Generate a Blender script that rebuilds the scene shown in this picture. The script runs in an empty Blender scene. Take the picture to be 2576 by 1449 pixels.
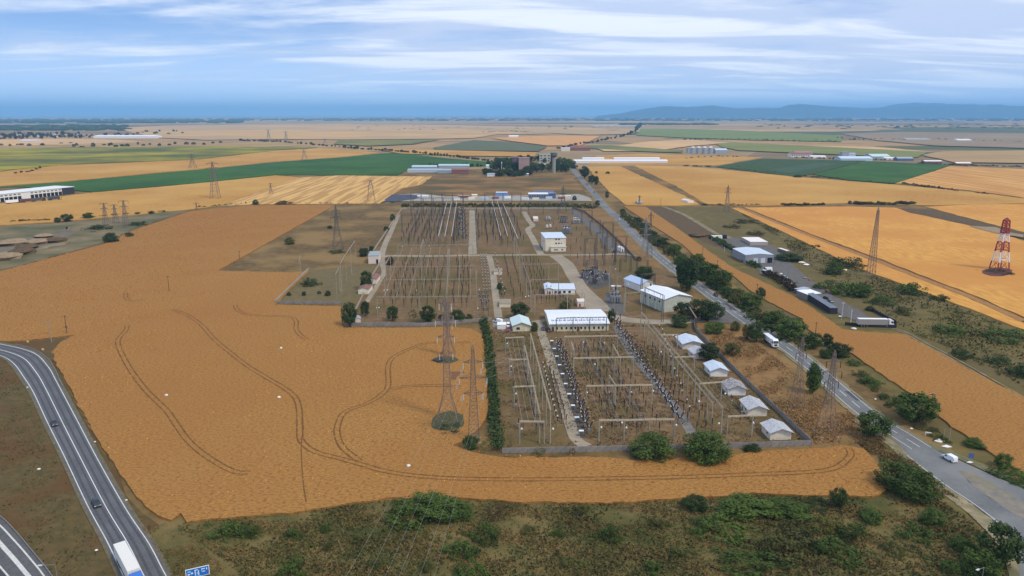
import bpy, math, random
import numpy as np
from mathutils import Vector, Matrix
random.seed(7)
RNG = np.random.default_rng(11)
sc = bpy.context.scene
COL = sc.collection
# ------------------------------------------------------------------ camera, world, sun, exposure
CAM_H, FPX, CX, CY, HORIZON = 100.0, 1840.0, 1288.0, 724.5, 288.0
PITCH = math.atan((CY - HORIZON) / FPX)
cam_data = bpy.data.cameras.new('camera'); cam = bpy.data.objects.new('camera', cam_data); COL.objects.link(cam)
cam_data.sensor_width = 36.0; cam_data.lens = 36.0 * FPX / 2576.0
cam_data.clip_start = 1.0; cam_data.clip_end = 300000.0
cam.location = (0, 0, CAM_H); cam.rotation_euler = (math.pi / 2 - PITCH, 0, 0)
sc.camera = cam
SUN_EL, SUN_AZ = math.radians(52), math.radians(128)        # azimuth clockwise from +Y
world = bpy.data.worlds.new('World'); sc.world = world; world.use_nodes = True
def world_nodes():
    nt = world.node_tree; nt.nodes.clear(); N = nt.nodes.new; L = nt.links.new
    out = N('ShaderNodeOutputWorld'); bg = N('ShaderNodeBackground'); bg.inputs['Strength'].default_value = 0.1
    sky = N('ShaderNodeTexSky'); sky.sky_type = 'NISHITA'; sky.sun_disc = False
    sky.sun_elevation = SUN_EL; sky.sun_rotation = SUN_AZ; sky.altitude = 200; sky.air_density = 1.0; sky.dust_density = 0.6; sky.ozone_density = 2.0
    tc = N('ShaderNodeTexCoord'); sep = N('ShaderNodeSeparateXYZ'); L(tc.outputs['Generated'], sep.inputs[0])
    def M(op, a, b=None, c=None):
        m = N('ShaderNodeMath'); m.operation = op
        for i, v in enumerate((a, b, c)):
            if v is None: continue
            if isinstance(v, (int, float)): m.inputs[i].default_value = v
            else: L(v, m.inputs[i])
        return m.outputs[0]
    z = M('ADD', M('MAXIMUM', sep.outputs[2], 0.0), 0.09)
    px = M('DIVIDE', sep.outputs[0], z); py = M('DIVIDE', sep.outputs[1], z)
    cb = N('ShaderNodeCombineXYZ'); L(px, cb.inputs[0]); L(py, cb.inputs[1])
    def noise(rot, scl, scale, detail, rough, dist, loc=(0, 0, 0)):
        mp = N('ShaderNodeMapping'); mp.inputs['Rotation'].default_value = (0, 0, rot); mp.inputs['Scale'].default_value = scl
        mp.inputs['Location'].default_value = loc
        L(cb.outputs[0], mp.inputs[0]); n = N('ShaderNodeTexNoise'); n.inputs['Scale'].default_value = scale
        n.inputs['Detail'].default_value = detail; n.inputs['Roughness'].default_value = rough; n.inputs['Distortion'].default_value = dist
        L(mp.outputs[0], n.inputs['Vector']); return n.outputs[0]
    a = noise(0.55, (0.8, 1.0, 1), 0.55, 4, 0.5, 0.5, (0.35, 0.9, 0))
    b = noise(0.45, (0.5, 1.4, 1), 1.1, 6, 0.55, 0.6, (3, 1, 0))
    d = noise(0.2, (1.0, 1.3, 1), 2.6, 6, 0.62, 0.5, (9, 4, 0))
    # the cloud deck gets thicker towards the right (east) half of the sky
    side = M('MULTIPLY', M('MINIMUM', M('MAXIMUM', px, -3.0), 3.0), 0.05)
    s = M('ADD', M('ADD', M('MULTIPLY', a, 0.95), M('MULTIPLY', b, 0.42)), M('ADD', M('MULTIPLY', d, 0.34), side))
    mr = N('ShaderNodeMapRange'); mr.interpolation_type = 'SMOOTHSTEP'; mr.inputs['From Min'].default_value = 0.57; mr.inputs['From Max'].default_value = 0.93
    L(s, mr.inputs['Value'])
    # thin veil everywhere, less near the horizon where the lower clear band shows
    lo = N('ShaderNodeMapRange'); lo.interpolation_type = 'SMOOTHSTEP'; lo.inputs['From Min'].default_value = 0.012; lo.inputs['From Max'].default_value = 0.06
    L(sep.outputs[2], lo.inputs['Value'])
    fac = M('MULTIPLY', mr.outputs[0], M('ADD', M('MULTIPLY', lo.outputs[0], 0.62), 0.30))
    cc = N('ShaderNodeMix'); cc.data_type = 'RGBA'; cc.inputs[6].default_value = (6.3, 7.2, 9.3, 1); cc.inputs[7].default_value = (9.8, 10.2, 11.0, 1)
    m2 = N('ShaderNodeMapRange'); m2.interpolation_type = 'SMOOTHSTEP'; m2.inputs['From Min'].default_value = 0.44; m2.inputs['From Max'].default_value = 0.62
    L(b, m2.inputs['Value']); L(m2.outputs[0], cc.inputs[0])
    base = N('ShaderNodeMix'); base.data_type = 'RGBA'; base.inputs[0].default_value = 0.72
    L(sky.outputs[0], base.inputs[6]); base.inputs[7].default_value = (1.7, 3.7, 8.3, 1)
    hb = N('ShaderNodeMapRange'); hb.interpolation_type = 'SMOOTHSTEP'; hb.inputs['From Min'].default_value = 0.0; hb.inputs['From Max'].default_value = 0.13; hb.inputs['To Min'].default_value = 0.95; hb.inputs['To Max'].default_value = 0.0
    L(sep.outputs[2], hb.inputs['Value'])
    hz = N('ShaderNodeMix'); hz.data_type = 'RGBA'; L(hb.outputs[0], hz.inputs[0]); L(base.outputs[2], hz.inputs[6]); hz.inputs[7].default_value = (7.2, 9.4, 12.6, 1); base = hz
    mx = N('ShaderNodeMix'); mx.data_type = 'RGBA'
    L(fac, mx.inputs[0]); L(base.outputs[2], mx.inputs[6]); L(cc.outputs[2], mx.inputs[7])
    L(mx.outputs[2], bg.inputs[0]); L(bg.outputs[0], out.inputs[0])
world_nodes()
sun_d = bpy.data.lights.new('sun', 'SUN'); sun = bpy.data.objects.new('sun', sun_d); COL.objects.link(sun)
sun_d.energy = 2.1; sun_d.angle = math.radians(10); sun_d.color = (1.0, 0.90, 0.76)
sdir = Vector((math.sin(SUN_AZ) * math.cos(SUN_EL), math.cos(SUN_AZ) * math.cos(SUN_EL), math.sin(SUN_EL)))
sun.rotation_euler = sdir.to_track_quat('Z', 'Y').to_euler(); sun.location = (300, -300, 400)
sc.view_settings.view_transform = 'Standard'; sc.view_settings.look = 'None'
sc.view_settings.exposure = 0.14; sc.view_settings.gamma = 1.0; sc.view_settings.use_curve_mapping = False
sc.cycles.max_bounces = 6; sc.cycles.diffuse_bounces = 2; sc.cycles.glossy_bounces = 1; sc.cycles.volume_bounces = 3

# ------------------------------------------------------------------ survey helpers
cp, sp = math.cos(PITCH), math.sin(PITCH)
def G(x, y, h=0.0):
    """survey point (photo column, row) -> place in the world at height h"""
    u, v = (x - CX) / FPX, (CY - y) / FPX
    d = Vector((u, cp + v * sp, -sp + v * cp))
    t = (h - CAM_H) / d.z
    return Vector((d.x * t, d.y * t, h))
def depth(x, y): p = G(x, y); return p.y * cp + CAM_H * sp
def HT(x, y, ytop):
    """height of something standing at survey point x,y that reaches up to row ytop"""
    p = G(x, y); v = (CY - ytop) / FPX
    k = (-sp + v * cp) / (cp + v * sp)
    return CAM_H + p.y * k
VPX = 1190.0
YAW = math.atan((CX - VPX) / (FPX / cp))          # the substation's long axis
def AXL(xb, yb, y):
    """column at row y of the substation-axis line that passes xb,yb"""
    return VPX + (xb - VPX) * (y - HORIZON) / (yb - HORIZON)
# ------------------------------------------------------------------ naming
ORDS = 'first second third fourth fifth sixth seventh eighth ninth tenth eleventh twelfth thirteenth fourteenth fifteenth sixteenth seventeenth eighteenth nineteenth twentieth'.split()
def nth(i):
    if i < 20: return ORDS[i]
    t = {2: 'twenty', 3: 'thirty', 4: 'forty', 5: 'fifty', 6: 'sixty', 7: 'seventy'}[(i + 1) // 10]
    r = (i + 1) % 10
    return (t[:-1] + 'ieth') if r == 0 else t + '-' + ORDS[r - 1]
def tag(o, label=None, cat=None, group=None, kind=None):
    if label: o['label'] = label
    if cat: o['category'] = cat
    if group: o['group'] = group
    if kind: o['kind'] = kind
    return o
# ------------------------------------------------------------------ mesh collecting
class MB:
    def __init__(s): s.v = []; s.f = []; s.mi = []
    def add(s, vs, fs, m=0):
        o = len(s.v); s.v += [tuple(v) for v in vs]; s.f += [tuple(i + o for i in f) for f in fs]; s.mi += [m] * len(fs); return s
    def box(s, x0, x1, y0, y1, z0, z1, m=0):
        vs = [(x0, y0, z0), (x1, y0, z0), (x1, y1, z0), (x0, y1, z0), (x0, y0, z1), (x1, y0, z1), (x1, y1, z1), (x0, y1, z1)]
        return s.add(vs, [(0, 3, 2, 1), (4, 5, 6, 7), (0, 1, 5, 4), (1, 2, 6, 5), (2, 3, 7, 6), (3, 0, 4, 7)], m)
    def bar(s, p, q, r, n=4, r2=None, cap=True, m=0):
        p, q = Vector(p), Vector(q); d = q - p
        if d.length < 1e-6: return s
        d.normalize(); a = d.orthogonal().normalized() if abs(d.z) < .95 else Vector((1, 0, 0)); b = d.cross(a).normalized(); a = b.cross(d).normalized()
        r2 = r if r2 is None else r2; vs = []
        for c, rr in ((p, r), (q, r2)):
            for i in range(n):
                t = 2 * math.pi * (i + .5) / n; vs.append(c + a * (rr * math.cos(t)) + b * (rr * math.sin(t)))
        fs = [(i, (i + 1) % n, n + (i + 1) % n, n + i) for i in range(n)]
        if cap: fs += [tuple(range(n))[::-1], tuple(range(n, 2 * n))]
        return s.add(vs, fs, m)
    def poly(s, vs, m=0): return s.add(vs, [tuple(range(len(vs)))], m)
    def mesh(s, name, mats):
        me = bpy.data.meshes.new(name); me.from_pydata(s.v, [], s.f)
        for m in (mats if isinstance(mats, (list, tuple)) else [mats]): me.materials.append(m)
        if any(s.mi): me.polygons.foreach_set('material_index', s.mi)
        me.update(); return me
    def obj(s, name, mats, parent=None, loc=None, rz=0): return put(name, s.mesh(name, mats), parent, loc, rz)
def put(name, me, parent=None, loc=None, rz=0):
    o = bpy.data.objects.new(name, me); COL.objects.link(o)
    if parent: o.parent = parent
    if loc is not None: o.location = loc
    if rz: o.rotation_euler = (0, 0, rz)
    return o
def empty(name, loc, rz=0, label=None, cat=None, group=None, s=1.0):
    o = bpy.data.objects.new(name, None); COL.objects.link(o); o.location = loc; o.rotation_euler = (0, 0, rz)
    o.empty_display_size = .5
    if s != 1.0: o.scale = (s, s, s)
    return tag(o, label, cat, group)
KIDS = {}
def stamp(name, parts, loc, rz, label, cat, group=None, s=1.0, s3=None):
    """a thing from a list of (part name, mesh, [sub parts]); meshes are shared between copies"""
    e = empty(name, loc, rz, label, cat, group, s)
    if s3: e.scale = s3
    for p in parts:
        c = put(p[0], p[1], e)
        for q in (p[2] if len(p) > 2 else ()): put(q[0], q[1], c)
    return e
# ------------------------------------------------------------------ materials
MATS = {}
def mat(name, c, c2=None, scale=1.0, rough=0.9, bump=0.0, bscale=None, detail=4, contrast=(0.35, 0.65), metal=0.0, c3=None, scale3=0.02, con3=(0.4, 0.62), stretch=None, coord='Position', rnd=0.0, rot=0.0, spec=0.3):
    if name in MATS: return MATS[name]
    m = bpy.data.materials.new(name); m.use_nodes = True; nt = m.node_tree; N = nt.nodes.new; L = nt.links.new
    b = nt.nodes['Principled BSDF']; b.inputs['Roughness'].default_value = rough; b.inputs['Metallic'].default_value = metal
    b.inputs['Specular IOR Level'].default_value = spec
    b.inputs['Base Color'].default_value = (*c, 1)
    if coord == 'Position': g = N('ShaderNodeNewGeometry'); vec = g.outputs['Position']
    else: g = N('ShaderNodeTexCoord'); vec = g.outputs['Object']
    if stretch or rot:
        mp = N('ShaderNodeMapping'); mp.vector_type = 'POINT'; mp.inputs['Scale'].default_value = stretch or (1, 1, 1); mp.inputs['Rotation'].default_value = (0, 0, rot)
        L(vec, mp.inputs[0]); vec2 = mp.outputs[0]
    else: vec2 = vec
    def noise(scl, det, v=vec2, rgh=.6):
        n = N('ShaderNodeTexNoise'); n.inputs['Scale'].default_value = scl; n.inputs['Detail'].default_value = det; n.inputs['Roughness'].default_value = rgh; L(v, n.inputs['Vector']); return n.outputs[0]
    def ramp(v, a, z):
        r = N('ShaderNodeMapRange'); r.inputs['From Min'].default_value = a; r.inputs['From Max'].default_value = z; L(v, r.inputs['Value']); return r.outputs[0]
    def mixc(f, a, z):
        x = N('ShaderNodeMix'); x.data_type = 'RGBA'
        if isinstance(f, float): x.inputs[0].default_value = f
        else: L(f, x.inputs[0])
        for k, w in ((6, a), (7, z)):
            if isinstance(w, tuple): x.inputs[k].default_value = (*w, 1)
            else: L(w, x.inputs[k])
        return x.outputs[2]
    colr = None
    if c2: colr = mixc(ramp(noise(scale, detail), *contrast), c, c2)
    if c3: colr = mixc(ramp(noise(scale3, 4, vec), *con3), colr if colr else c, c3)
    if rnd:
        oi = N('ShaderNodeObjectInfo'); h = N('ShaderNodeHueSaturation')
        r = N('ShaderNodeMapRange'); r.inputs['To Min'].default_value = 1 - rnd; r.inputs['To Max'].default_value = 1 + rnd; L(oi.outputs['Random'], r.inputs['Value'])
        L(r.outputs[0], h.inputs['Value'])
        if colr: L(colr, h.inputs['Color'])
        else: h.inputs['Color'].default_value = (*c, 1)
        colr = h.outputs[0]
    if colr: L(colr, b.inputs['Base Color'])
    if bump:
        bn = N('ShaderNodeBump'); bn.inputs['Strength'].default_value = bump; bn.inputs['Distance'].default_value = 0.3
        L(noise(bscale or scale * 2, 3, vec), bn.inputs['Height']); L(bn.outputs[0], b.inputs['Normal'])
    MATS[name] = m; return m
# ------------------------------------------------------------------ palette
wheat = mat('ripe_wheat', (.375, .190, .052), (.155, .072, .019), scale=1.3, rough=.95, bump=.65, bscale=1.2, detail=6, contrast=(.46, .68), c3=(.29, .125, .032), scale3=.010, con3=(.36, .95), spec=.1, stretch=(.7, 1.15, 1))
wheat_far = mat('ripe_wheat_far', (.47, .250, .058), (.37, .18, .040), scale=.25, rough=.95, detail=6, contrast=(.38, .64), c3=(.51, .29, .075), scale3=.006, con3=(.4, .62), spec=.1)
wheat_gold = mat('golden_wheat', (.62, .32, .075), (.47, .215, .045), scale=.20, rough=.95, detail=6, contrast=(.40, .70), c3=(.52, .235, .055), scale3=.010, con3=(.45, .6), stretch=(1.6, .45, 1), rot=.3, spec=.1)
wheat_pale = mat('pale_stubble', (.66, .42, .19), (.52, .31, .13), scale=.015, rough=.95, detail=6, contrast=(.38, .62), c3=(.50, .33, .17), scale3=.003, stretch=(.35, 1, 1), spec=.1)
stubble = mat('cut_stubble', (.62, .38, .13), (.42, .235, .075), scale=.16, rough=.95, detail=3, contrast=(.46, .54), stretch=(1.0, .045, 1), rot=math.radians(52), spec=.1)
stubble2 = mat('cut_stubble_rows', (.60, .33, .10), (.46, .22, .06), scale=.11, rough=.95, detail=3, contrast=(.44, .56), stretch=(1.0, .05, 1), rot=math.radians(38), spec=.1)
green_crop = mat('green_crop', (.036, .100, .008), (.052, .125, .014), scale=.05, rough=.9, detail=6, contrast=(.35, .65), c3=(.026, .078, .008), scale3=.008, spec=.15)
dark_crop = mat('dark_crop', (.034, .062, .014), (.046, .082, .020), scale=.05, rough=.9, detail=5, contrast=(.35, .65), spec=.15)
sunflower = mat('flowering_crop', (.20, .185, .012), (.40, .31, .014), scale=.02, rough=.9, detail=7, contrast=(.42, .62), c3=(.10, .105, .02), scale3=.004, con3=(.4, .6), stretch=(.4, 1.5, 1), rot=-.10, spec=.15)
olive_crop = mat('olive_crop', (.18, .18, .035), (.25, .21, .05), scale=.02, rough=.9, detail=6, c3=(.12, .125, .04), scale3=.005, stretch=(.4, 1.4, 1), spec=.15)
grass = mat('dry_grass', (.17, .105, .040), (.098, .070, .027), scale=.22, rough=.95, bump=.6, bscale=.9, detail=7, contrast=(.38, .62), c3=(.235, .15, .055), scale3=.022, con3=(.44, .60), spec=.1)
scrub_g = mat('scrub_grass', (.19, .135, .050), (.105, .092, .030), scale=.16, rough=.95, bump=.8, bscale=1.3, detail=8, contrast=(.36, .62), c3=(.065, .072, .020), scale3=.035, con3=(.46, .62), spec=.1)
verge_g = mat('verge_grass', (.135, .092, .036), (.085, .068, .025), scale=.3, rough=.95, bump=.6, bscale=1.5, detail=7, contrast=(.36, .62), c3=(.115, .062, .024), scale3=.05, con3=(.45, .62), spec=.1)
orange_g = mat('orange_dry_grass', (.28, .155, .058), (.20, .115, .044), scale=.3, rough=.95, bump=.35, bscale=1.2, detail=7, contrast=(.38, .62), c3=(.17, .11, .04), scale3=.03, con3=(.45, .62), spec=.1)
brown_g = mat('brown_dry_grass', (.30, .165, .055), (.18, .105, .038), scale=.03, rough=.95, detail=7, contrast=(.38, .62), c3=(.11, .08, .03), scale3=.012, con3=(.42, .6), stretch=(.5, 1.3, 1), spec=.1)
yard_g = mat('yard_grass', (.225, .140, .068), (.135, .088, .042), scale=.35, rough=.95, bump=.5, bscale=1.0, detail=7, contrast=(.36, .64), c3=(.13, .095, .034), scale3=.03, con3=(.44, .6), spec=.1)
olive_g = mat('olive_scrub_grass', (.175, .128, .042), (.105, .09, .028), scale=.12, rough=.95, bump=.6, bscale=1.0, detail=7, contrast=(.36, .62), c3=(.125, .095, .038), scale3=.02, con3=(.42, .62), spec=.1)
brown_soil = mat('bare_brown_soil', (.135, .088, .045), (.09, .064, .034), scale=.3, rough=.95, detail=6, bump=.5, spec=.1)
sand = mat('pale_sand', (.34, .25, .15), (.24, .17, .10), scale=.4, rough=.95, detail=5, bump=.6, spec=.1)
gravel_m = mat('grey_gravel', (.155, .145, .13), (.105, .098, .088), scale=.5, rough=.95, detail=6, bump=.4, spec=.1)
pale_track = mat('pale_dirt_track', (.30, .235, .135), (.21, .165, .095), scale=.4, rough=.95, detail=6, bump=.3, c3=(.17, .15, .08), scale3=.08, spec=.1)
concrete_lane = mat('concrete_lane', (.37, .305, .215), (.28, .235, .165), scale=.35, rough=.9, detail=6, bump=.2, c3=(.27, .225, .16), scale3=.06, spec=.15)
asphalt = mat('asphalt', (.155, .160, .155), (.115, .118, .118), scale=1.2, rough=.85, detail=6, bump=.15, c3=(.20, .20, .19), scale3=.05, con3=(.42, .62), spec=.25)
asphalt_left = mat('asphalt_grey', (.115, .117, .120), (.085, .087, .092), scale=1.6, rough=.85, detail=6, bump=.15, c3=(.125, .125, .128), scale3=.09, con3=(.42, .62), spec=.25)
asphalt_dark = mat('asphalt_dark', (.050, .053, .062), (.066, .068, .075), scale=.8, rough=.85, detail=5, spec=.25)
wheel_path = mat('wheel_path', (.060, .062, .067), (.088, .088, .092), scale=1.4, rough=.85, detail=6, spec=.2)
paint = mat('road_paint', (.62, .61, .55), (.44, .43, .38), scale=1.5, rough=.7, detail=5, contrast=(.45, .7))
soil_track = mat('shaded_crushed_wheat_soil', (.13, .060, .020), (.22, .105, .033), scale=1.2, rough=.95, detail=5, contrast=(.42, .62), spec=.1)  # bare soil brown, with the shade down in the tracks put into the colour
far_land = None
# base farmland out to the horizon: a mosaic of fields
def farmland():
    m = bpy.data.materials.new('farmland'); m.use_nodes = True; nt = m.node_tree; N = nt.nodes.new; L = nt.links.new
    b = nt.nodes['Principled BSDF']; b.inputs['Roughness'].default_value = .95; b.inputs['Specular IOR Level'].default_value = .1
    g = N('ShaderNodeNewGeometry'); mp = N('ShaderNodeMapping'); mp.inputs['Scale'].default_value = (.00038, .0010, 1); mp.inputs['Rotation'].default_value = (0, 0, .15)
    L(g.outputs['Position'], mp.inputs[0])
    v = N('ShaderNodeTexVoronoi'); v.inputs['Scale'].default_value = 1.3; v.inputs['Randomness'].default_value = .9; L(mp.outputs[0], v.inputs['Vector'])
    s = N('ShaderNodeSeparateColor'); L(v.outputs['Color'], s.inputs[0])
    r = N('ShaderNodeValToRGB'); r.color_ramp.interpolation = 'CONSTANT'; e = r.color_ramp.elements
    e[0].position = 0; e[0].color = (.42, .26, .11, 1); e[1].position = .32; e[1].color = (.25, .17, .09, 1)
    for p, c in ((.48, (.52, .34, .15, 1)), (.66, (.11, .12, .045, 1)), (.78, (.34, .23, .11, 1)), (.92, (.17, .14, .07, 1))):
        x = e.new(p); x.color = c
    L(s.outputs[0], r.inputs[0])
    n = N('ShaderNodeTexNoise'); n.inputs['Scale'].default_value = .012; n.inputs['Detail'].default_value = 8; n.inputs['Roughness'].default_value = .65
    mp2 = N('ShaderNodeMapping'); mp2.inputs['Scale'].default_value = (.5, 1, 1); L(g.outputs['Position'], mp2.inputs[0]); L(mp2.outputs[0], n.inputs['Vector'])
    mr = N('ShaderNodeMapRange'); mr.inputs['From Min'].default_value = .42; mr.inputs['From Max'].default_value = .66; mr.inputs['To Max'].default_value = .55; L(n.outputs[0], mr.inputs['Value'])
    x = N('ShaderNodeMix'); x.data_type = 'RGBA'; L(mr.outputs[0], x.inputs[0]); L(r.outputs[0], x.inputs[6]); x.inputs[7].default_value = (.075, .078, .035, 1)
    L(x.outputs[2], b.inputs['Base Color']); return m
far_land = farmland()
# ------------------------------------------------------------------ flat pieces of the setting
def smooth(pts, n=8, closed=False):
    P = [Vector(p) for p in pts]; out = []; m = len(P); rng = range(m if closed else m - 1)
    for i in rng:
        p0 = P[i - 1] if (i > 0 or closed) else P[0]; p1 = P[i]; p2 = P[(i + 1) % m]; p3 = P[(i + 2) % m] if (i + 2 < m or closed) else P[-1]
        for k in range(n):
            t = k / n
            out.append(.5 * ((2 * p1) + (p2 - p0) * t + (2 * p0 - 5 * p1 + 4 * p2 - p3) * t * t + (3 * p1 - p0 - 3 * p2 + p3) * t ** 3))
    if not closed: out.append(P[-1])
    return out
def field(name, pts, m, z, step=6.0, jit=0.0, skirt=True, smoothed=0, kind='structure', label=None):
    w = [G(x, y, z) for x, y in pts]
    if smoothed: w = smooth(w, smoothed, True)
    out = []; mm = len(w)
    for i in range(mm):
        a, b = w[i], w[(i + 1) % mm]; L = (b - a).length; n = max(1, min(160, int(L / step)))
        for k in range(n):
            p = a.lerp(b, k / n)
            if jit and L > 1: p = p + Vector((random.gauss(0, jit), random.gauss(0, jit), 0))
            out.append(p)
    mb = MB(); mb.poly([(p.x, p.y, z) for p in out])
    if skirt:
        n = len(out); o = len(mb.v); mb.v += [(p.x, p.y, -.05) for p in out]
        for i in range(n): mb.f.append((i, (i + 1) % n, o + (i + 1) % n, o + i)); mb.mi.append(0)
    o = mb.obj(name, m); o['kind'] = kind
    # make sure the top faces up
    if o.data.polygons[0].normal.z < 0: o.data.flip_normals()
    if label: o['label'] = label
    return o
def wpts(pts, h=0.0): return [G(x, y, h) for x, y in pts]
def ribbon(name, centre, width, m, z, off=0.0, n=6, world=False, dash=None, parent=None, smoothit=True, kind='structure', wob=0.0):
    """a strip along a line (survey points, or world points); width and offset in metres"""
    c = centre if world else wpts(centre)
    c = [Vector((p[0], p[1], 0)) for p in c]
    if smoothit: c = smooth(c, n)
    W = width if isinstance(width, (list, tuple)) else None
    mb = MB(); L = []; acc = 0; prev = None; quad = []
    for i, p in enumerate(c):
        t = (c[min(i + 1, len(c) - 1)] - c[max(i - 1, 0)]); t.normalize(); nn = Vector((-t.y, t.x, 0))
        w = (np.interp(i / (len(c) - 1), np.linspace(0, 1, len(W)), W) if W else width) / 2
        o = off(i / (len(c) - 1)) if callable(off) else off
        if wob: w *= 1 + random.gauss(0, wob)
        quad.append((p + nn * (o + w), p + nn * (o - w)))
        if prev is not None: acc += (p - prev).length
        L.append(acc); prev = p
    if not dash:
        for a, b in quad: mb.v += [(a.x, a.y, z), (b.x, b.y, z)]
        mb.f = [(2 * i, 2 * i + 1, 2 * i + 3, 2 * i + 2) for i in range(len(quad) - 1)]
    else:
        on, gap = dash; s = 0.0
        A = np.array([[a.x, a.y, b.x, b.y] for a, b in quad])
        while s < L[-1]:
            e = min(s + on, L[-1]); r0 = [np.interp(s, L, A[:, k]) for k in range(4)]; r1 = [np.interp(e, L, A[:, k]) for k in range(4)]
            k = len(mb.v); mb.v += [(r0[0], r0[1], z), (r0[2], r0[3], z), (r1[2], r1[3], z), (r1[0], r1[1], z)]; mb.f.append((k, k + 1, k + 2, k + 3)); s += on + gap
    mb.mi = [0] * len(mb.f)
    o = mb.obj(name, m, parent); o['kind'] = kind
    return o
def between(name, Lp, Rp, t0, t1, m, z, n=8):
    Lw, Rw = smooth(wpts(Lp), n), smooth(wpts(Rp), n); mb = MB()
    for a, b in zip(Lw, Rw):
        p, q = a.lerp(b, t0), a.lerp(b, t1); mb.v += [(p.x, p.y, z), (q.x, q.y, z)]
    mb.f = [(2 * i, 2 * i + 1, 2 * i + 3, 2 * i + 2) for i in range(len(Lw) - 1)]; mb.mi = [0] * len(mb.f)
    o = mb.obj(name, m); o['kind'] = 'structure'; return o
# ground to the horizon
g = MB().poly([(-58000, -400, 0), (58000, -400, 0), (58000, 58000, 0), (-58000, 58000, 0)]).obj('ground', far_land); g['kind'] = 'structure'
# near rough grassland (0.02) and tinted areas of it
field('rough_grassland', [(-900, 1449), (-900, 430), (0, 430), (1400, 425), (2800, 425), (3600, 480), (3600, 2500), (-900, 2500)], grass, .10, step=500, skirt=False)
field('scrubland', [(380, 1330), (480, 1290), (900, 1262), (1300, 1250), (1800, 1240), (2230, 1235), (2200, 1120), (2280, 1130), (2420, 1280), (2560, 1449), (2700, 2300), (300, 2300)], scrub_g, .20, step=8, jit=.6, skirt=False)
field('road_verge', [(-400, 838), (0, 850), (187, 838), (133, 884), (170, 980), (250, 1130), (360, 1290), (430, 1330), (620, 1449), (1500, 2300), (-1500, 2300), (-900, 1000)], verge_g, .14, step=10, jit=.5, skirt=False)
field('dry_meadow', [(1752, 800), (1800, 806), (1880, 835), (1960, 893), (2060, 985), (2140, 1045), (2205, 1090), (2262, 1160), (2236, 1190), (2190, 1130), (2040, 1128), (2000, 1081), (1884, 971), (1817, 904), (1750, 835)], orange_g, .16, step=6, jit=.6, skirt=False)
field('dry_meadow', [(1470, 530), (1500, 526), (1535, 535), (1575, 585), (1640, 645), (1668, 675), (1650, 690), (1605, 690), (1570, 625), (1505, 565)], orange_g, .16, step=6, jit=.6, skirt=False)
field('brown_meadow', [(975, 500), (1004, 474), (1052, 468), (1092, 443), (1250, 444), (1436, 441), (1462, 470), (1480, 495), (1400, 492), (1100, 490)], brown_g, .30, step=12, jit=1.0, skirt=False)
field('olive_scrubland', [(1560, 505), (1640, 520), (1780, 520), (1860, 520), (2000, 595), (2150, 668), (2334, 738), (2576, 830), (3000, 1000), (3000, 1330), (2576, 1190), (2420, 1150), (2200, 960), (2000, 835), (1850, 720), (1750, 640), (1640, 560)], olive_g, .16, step=10, jit=.8, skirt=False)
field('bare_soil', [(1619, 519), (1690, 520), (1760, 560), (1800, 588), (1840, 612), (1800, 620), (1745, 598), (1690, 562)], brown_soil, .25, step=10, jit=.5, skirt=False)
# ------------------------------------------------------------------ fields, near to far
W1 = [(430, 1306), (452, 1290), (473, 1313), (533, 1306), (620, 1297), (767, 1283), (858, 1271), (975, 1252), (1149, 1251), (1292, 1261), (1525, 1264), (1715, 1253), (1807, 1249), (1890, 1240), (2084, 1246), (2195, 1247), (2214, 1243), (2226, 1231), (2230, 1213), (2227, 1200), (2217, 1182), (2197, 1156), (2174, 1128), (2124, 1120), (2044, 1128), (1900, 1136), (1800, 1150), (1712, 1152), (1600, 1158), (1500, 1150), (1265, 1150), (1192, 1138), (1140, 1120), (1180, 1098), (1209, 1076), (1225, 1033), (1225, 966), (1221, 904), (1220, 864), (1209, 838), (1185, 826), (1125, 822), (1000, 824), (862, 824), (857, 770), (692, 766), (735, 722), (777, 682), (733, 685), (547, 681), (840, 517), (767, 515), (633, 517), (480, 530), (333, 580), (260, 614), (0, 682), (-300, 748), (-300, 850), (0, 857), (60, 856), (187, 842), (150, 862), (133, 884), (137, 905), (147, 924), (187, 998), (233, 1084), (277, 1151), (300, 1185), (345, 1250), (380, 1284)]
W1o = field('wheat_field', W1, wheat, .75, step=3.0, jit=.28)
field('wheat_field', [(1568, 518), (1625, 520), (1717, 583), (1784, 632), (1847, 675), (1885, 692), (1924, 711), (2001, 747), (2060, 785), (2117, 827), (2177, 834), (2277, 841), (2417, 917), (2576, 1001), (2800, 1120), (2800, 1300), (2531, 1166), (2467, 1119), (2427, 1094), (2344, 1033), (2340, 1018), (2237, 954), (2141, 887), (2084, 857), (2034, 829), (2017, 801), (1931, 757), (1884, 727), (1840, 690), (1807, 671), (1750, 645), (1717, 615), (1650, 572)], wheat, .72, step=3.0, jit=.28)
field('wheat_field', [(1874, 522), (2134, 519), (2267, 523), (2345, 545), (2450, 568), (2576, 606), (3000, 720), (3000, 1010), (2576, 797), (2434, 735), (2330, 697), (2217, 652), (2050, 592)], wheat_gold, .70, step=8, jit=.5)
field('wheat_field', [(1840, 523), (1862, 522), (2045, 598), (2210, 661), (2325, 706), (2430, 747), (2576, 812), (2990, 1030), (2990, 1060), (2576, 829), (2334, 737), (2150, 670), (2000, 597)], wheat_gold, .62, step=6, jit=.4)
field('wheat_field', [(2330, 520), (2450, 514), (2576, 513), (3000, 515), (3000, 700), (2576, 590), (2480, 560)], wheat_gold, .66, step=12, jit=.6)
field('bare_soil', [(2255, 523), (2350, 528), (2400, 540), (2480, 560), (2600, 590), (2600, 606), (2450, 569), (2345, 546), (2290, 535)], brown_soil, .9, step=10, jit=.8, skirt=False)
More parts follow.
